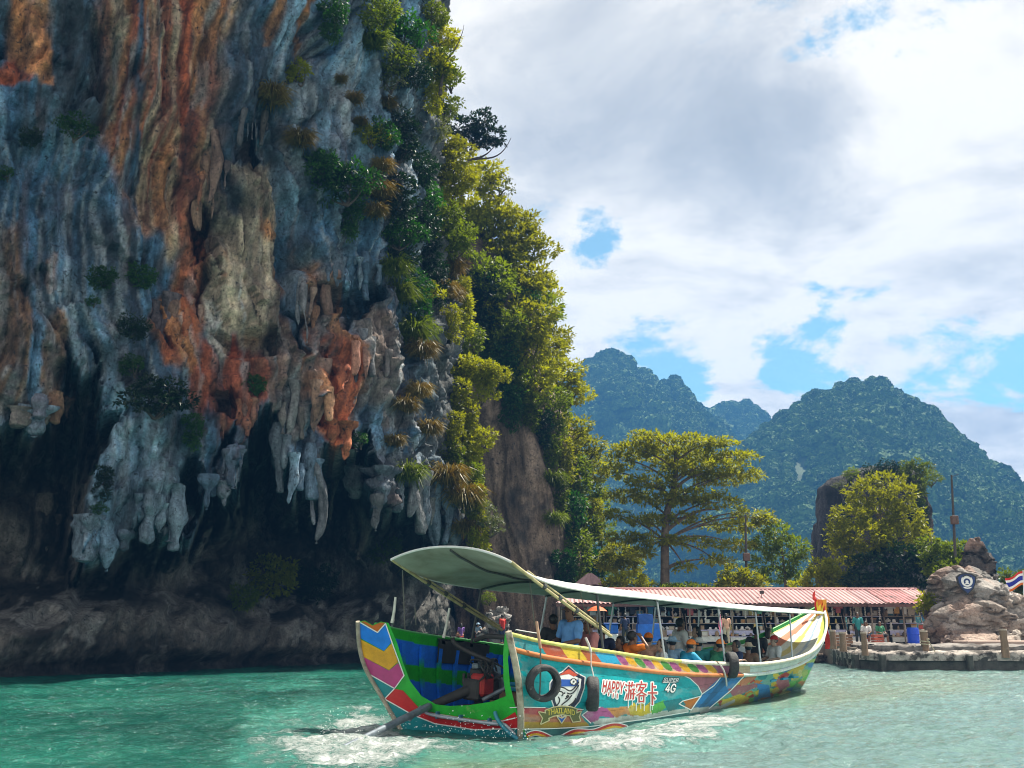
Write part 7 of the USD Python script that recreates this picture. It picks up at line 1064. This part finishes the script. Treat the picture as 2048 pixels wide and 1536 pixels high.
for pose, px, py, t, yaw, sh, tr, hd_, hc_, sk, lb, tall in PASS:
    q = at_t(px, py, t); s_ = q[0]; top = FIG[pose]['top']; sc_ = float(np.clip((q[2] - SEAT) / top, 0.92, 1.30 if tall else 1.15)); z = q[2] - top * sc_
    # yaw: 0 looks to the bow, counted to port
    off = FIG[pose]['top'] * 0; m = BM @ mat4((s_, -t, max(z, SEAT - 0.25)), rz=-math.pi / 2 + yaw, sc=sc_); p_ = person(pose, m, lb, sh, tr, hd_, hc_, sk)
    if max(z, SEAT - 0.25) > SEAT + 0.04: hh = max(z, SEAT) - 0.2; st_ = thing('stool', 'low box seat under the ' + ' '.join(lb.split(',')[0].split()[:9]), 'seat', m=BM @ mat4((s_, -t, 0.2))); part('box', rbox((0.42, 0.5, hh), 0.02, (0, 0, hh / 2)), woodm, st_); part('pad', rbox((0.44, 0.52, 0.05), 0.02, (0, 0, hh + 0.01)), seatm, st_)
# letters on the pink shirt's back
# people ashore
ASH = [('sit', 922, 1262, 66.2, 0.5, 'purple', 'peach', 'long', None, 2, 'child in purple sitting on the shore left of the pointed rock', 0.85), ('sit', 956, 1258, 66.6, -0.4, 'sky', 'gold', 'hat', 'sky', 2, 'person in a blue hat sitting at the foot of the pointed rock', 0.9), ('sit', 972, 1262, 65.8, 0.3, 'gold', 'orange', 'short', None, 0, 'person in yellow sitting before the pointed rock', 0.85), ('stand', 1005, 1250, 65.0, 0.8, 'red', 'navy', 'short', None, 0, 'person in red standing right of the pointed rock', 1.0), ('sit', 1732, 1262, 56.0, 2.8, 'white', 'navy', 'short', None, 1, 'seller in white sitting on the pier beside the reddish crate', 0.95), ('sit', 1760, 1258, 56.4, 3.4, 'green', 'dark', 'long', None, 1, 'seller in green sitting right of the reddish crate', 0.95), ('stand', 1716, 1250, 57.2, 3.0, 'teal', 'dark', 'short', None, 1, 'seller in teal standing behind the seated ones', 1.0), ('stand', 1600, 1245, 60.6, 3.2, 'white', 'dark', 'cap', 'white', 0, 'shopper in white with a white cap before the market, left of the bow', 1.0), ('stand', 1452, 1245, 60.8, 0.3, 'peach', 'beige', 'long', None, 2, 'shopper in peach standing at the market shelves, mid way', 1.0), ('stand', 1250, 1248, 60.9, 0.2, 'navy', 'dark', 'short', None, 1, 'shopper in navy standing left of the blue tarpaulin stack', 1.0)]
stoolm = mat('stool_red', (0.5, 0.06, 0.03), 0.5)
for pose, px, py, y, yaw, sh, tr, hd_, hc_, sk, lb, sc_ in ASH:
    q = P(px, py, y); z0 = FLOOR + (0.0 if pose == 'stand' else 0.44); person(pose, mat4((q[0], y, z0 + (0.02 if pose == 'stand' else 0)), rz=yaw, sc=sc_), lb, sh, tr, hd_, hc_, sk)
    if pose == 'sit': st_ = thing('stool', 'low stool under the ' + ' '.join(lb.split()[:11]), 'stool', loc=(q[0], y, FLOOR)); part('top', rbox((0.34, 0.34, 0.05), 0.02, (0, 0, 0.40)), stoolm, st_); [part('leg', tube([(a * 0.14, b * 0.14, 0), (a * 0.12, b * 0.12, 0.38)], 0.018, 6), stoolm, st_) for a in (-1, 1) for b in (-1, 1)]
# spray thrown up by the stern
rngs = np.random.default_rng(44); sp_ = []
for _ in range(500):
    px, py = rngs.uniform(640, 1060), 0; base_y = 1440 + 0.09 * (px - 760) if px > 760 else rngs.uniform(1430, 1500); g_ = G(px, base_y + rngs.uniform(-4, 26)); sp_.append(trimesh.creation.icosphere(0, rngs.uniform(0.005, 0.013)).apply_translation(g_ + [0, 0, abs(rngs.normal(0, 0.16)) + 0.06]))
tag(part('spray', cat_(sp_), mat('spray_white', (0.75, 0.77, 0.76), 0.4, var=0.03), W), 'white droplets of spray over the wake at the stern', kind='stuff')
# ------------------------------------------------------------------ haze
hz = box(-500, 900, -80, 1250, -3, 300)
hm = usdkit.material(stage, '/World/Looks/haze_air', {'v': ('principled_volume', dict(color=HAZE_C, density=HAZE_D, anisotropy=0.0))}, [], volume='v.volume')
tag(part('haze', hz, hm, W), 'thin blue haze in the air of the bay', kind='stuff')
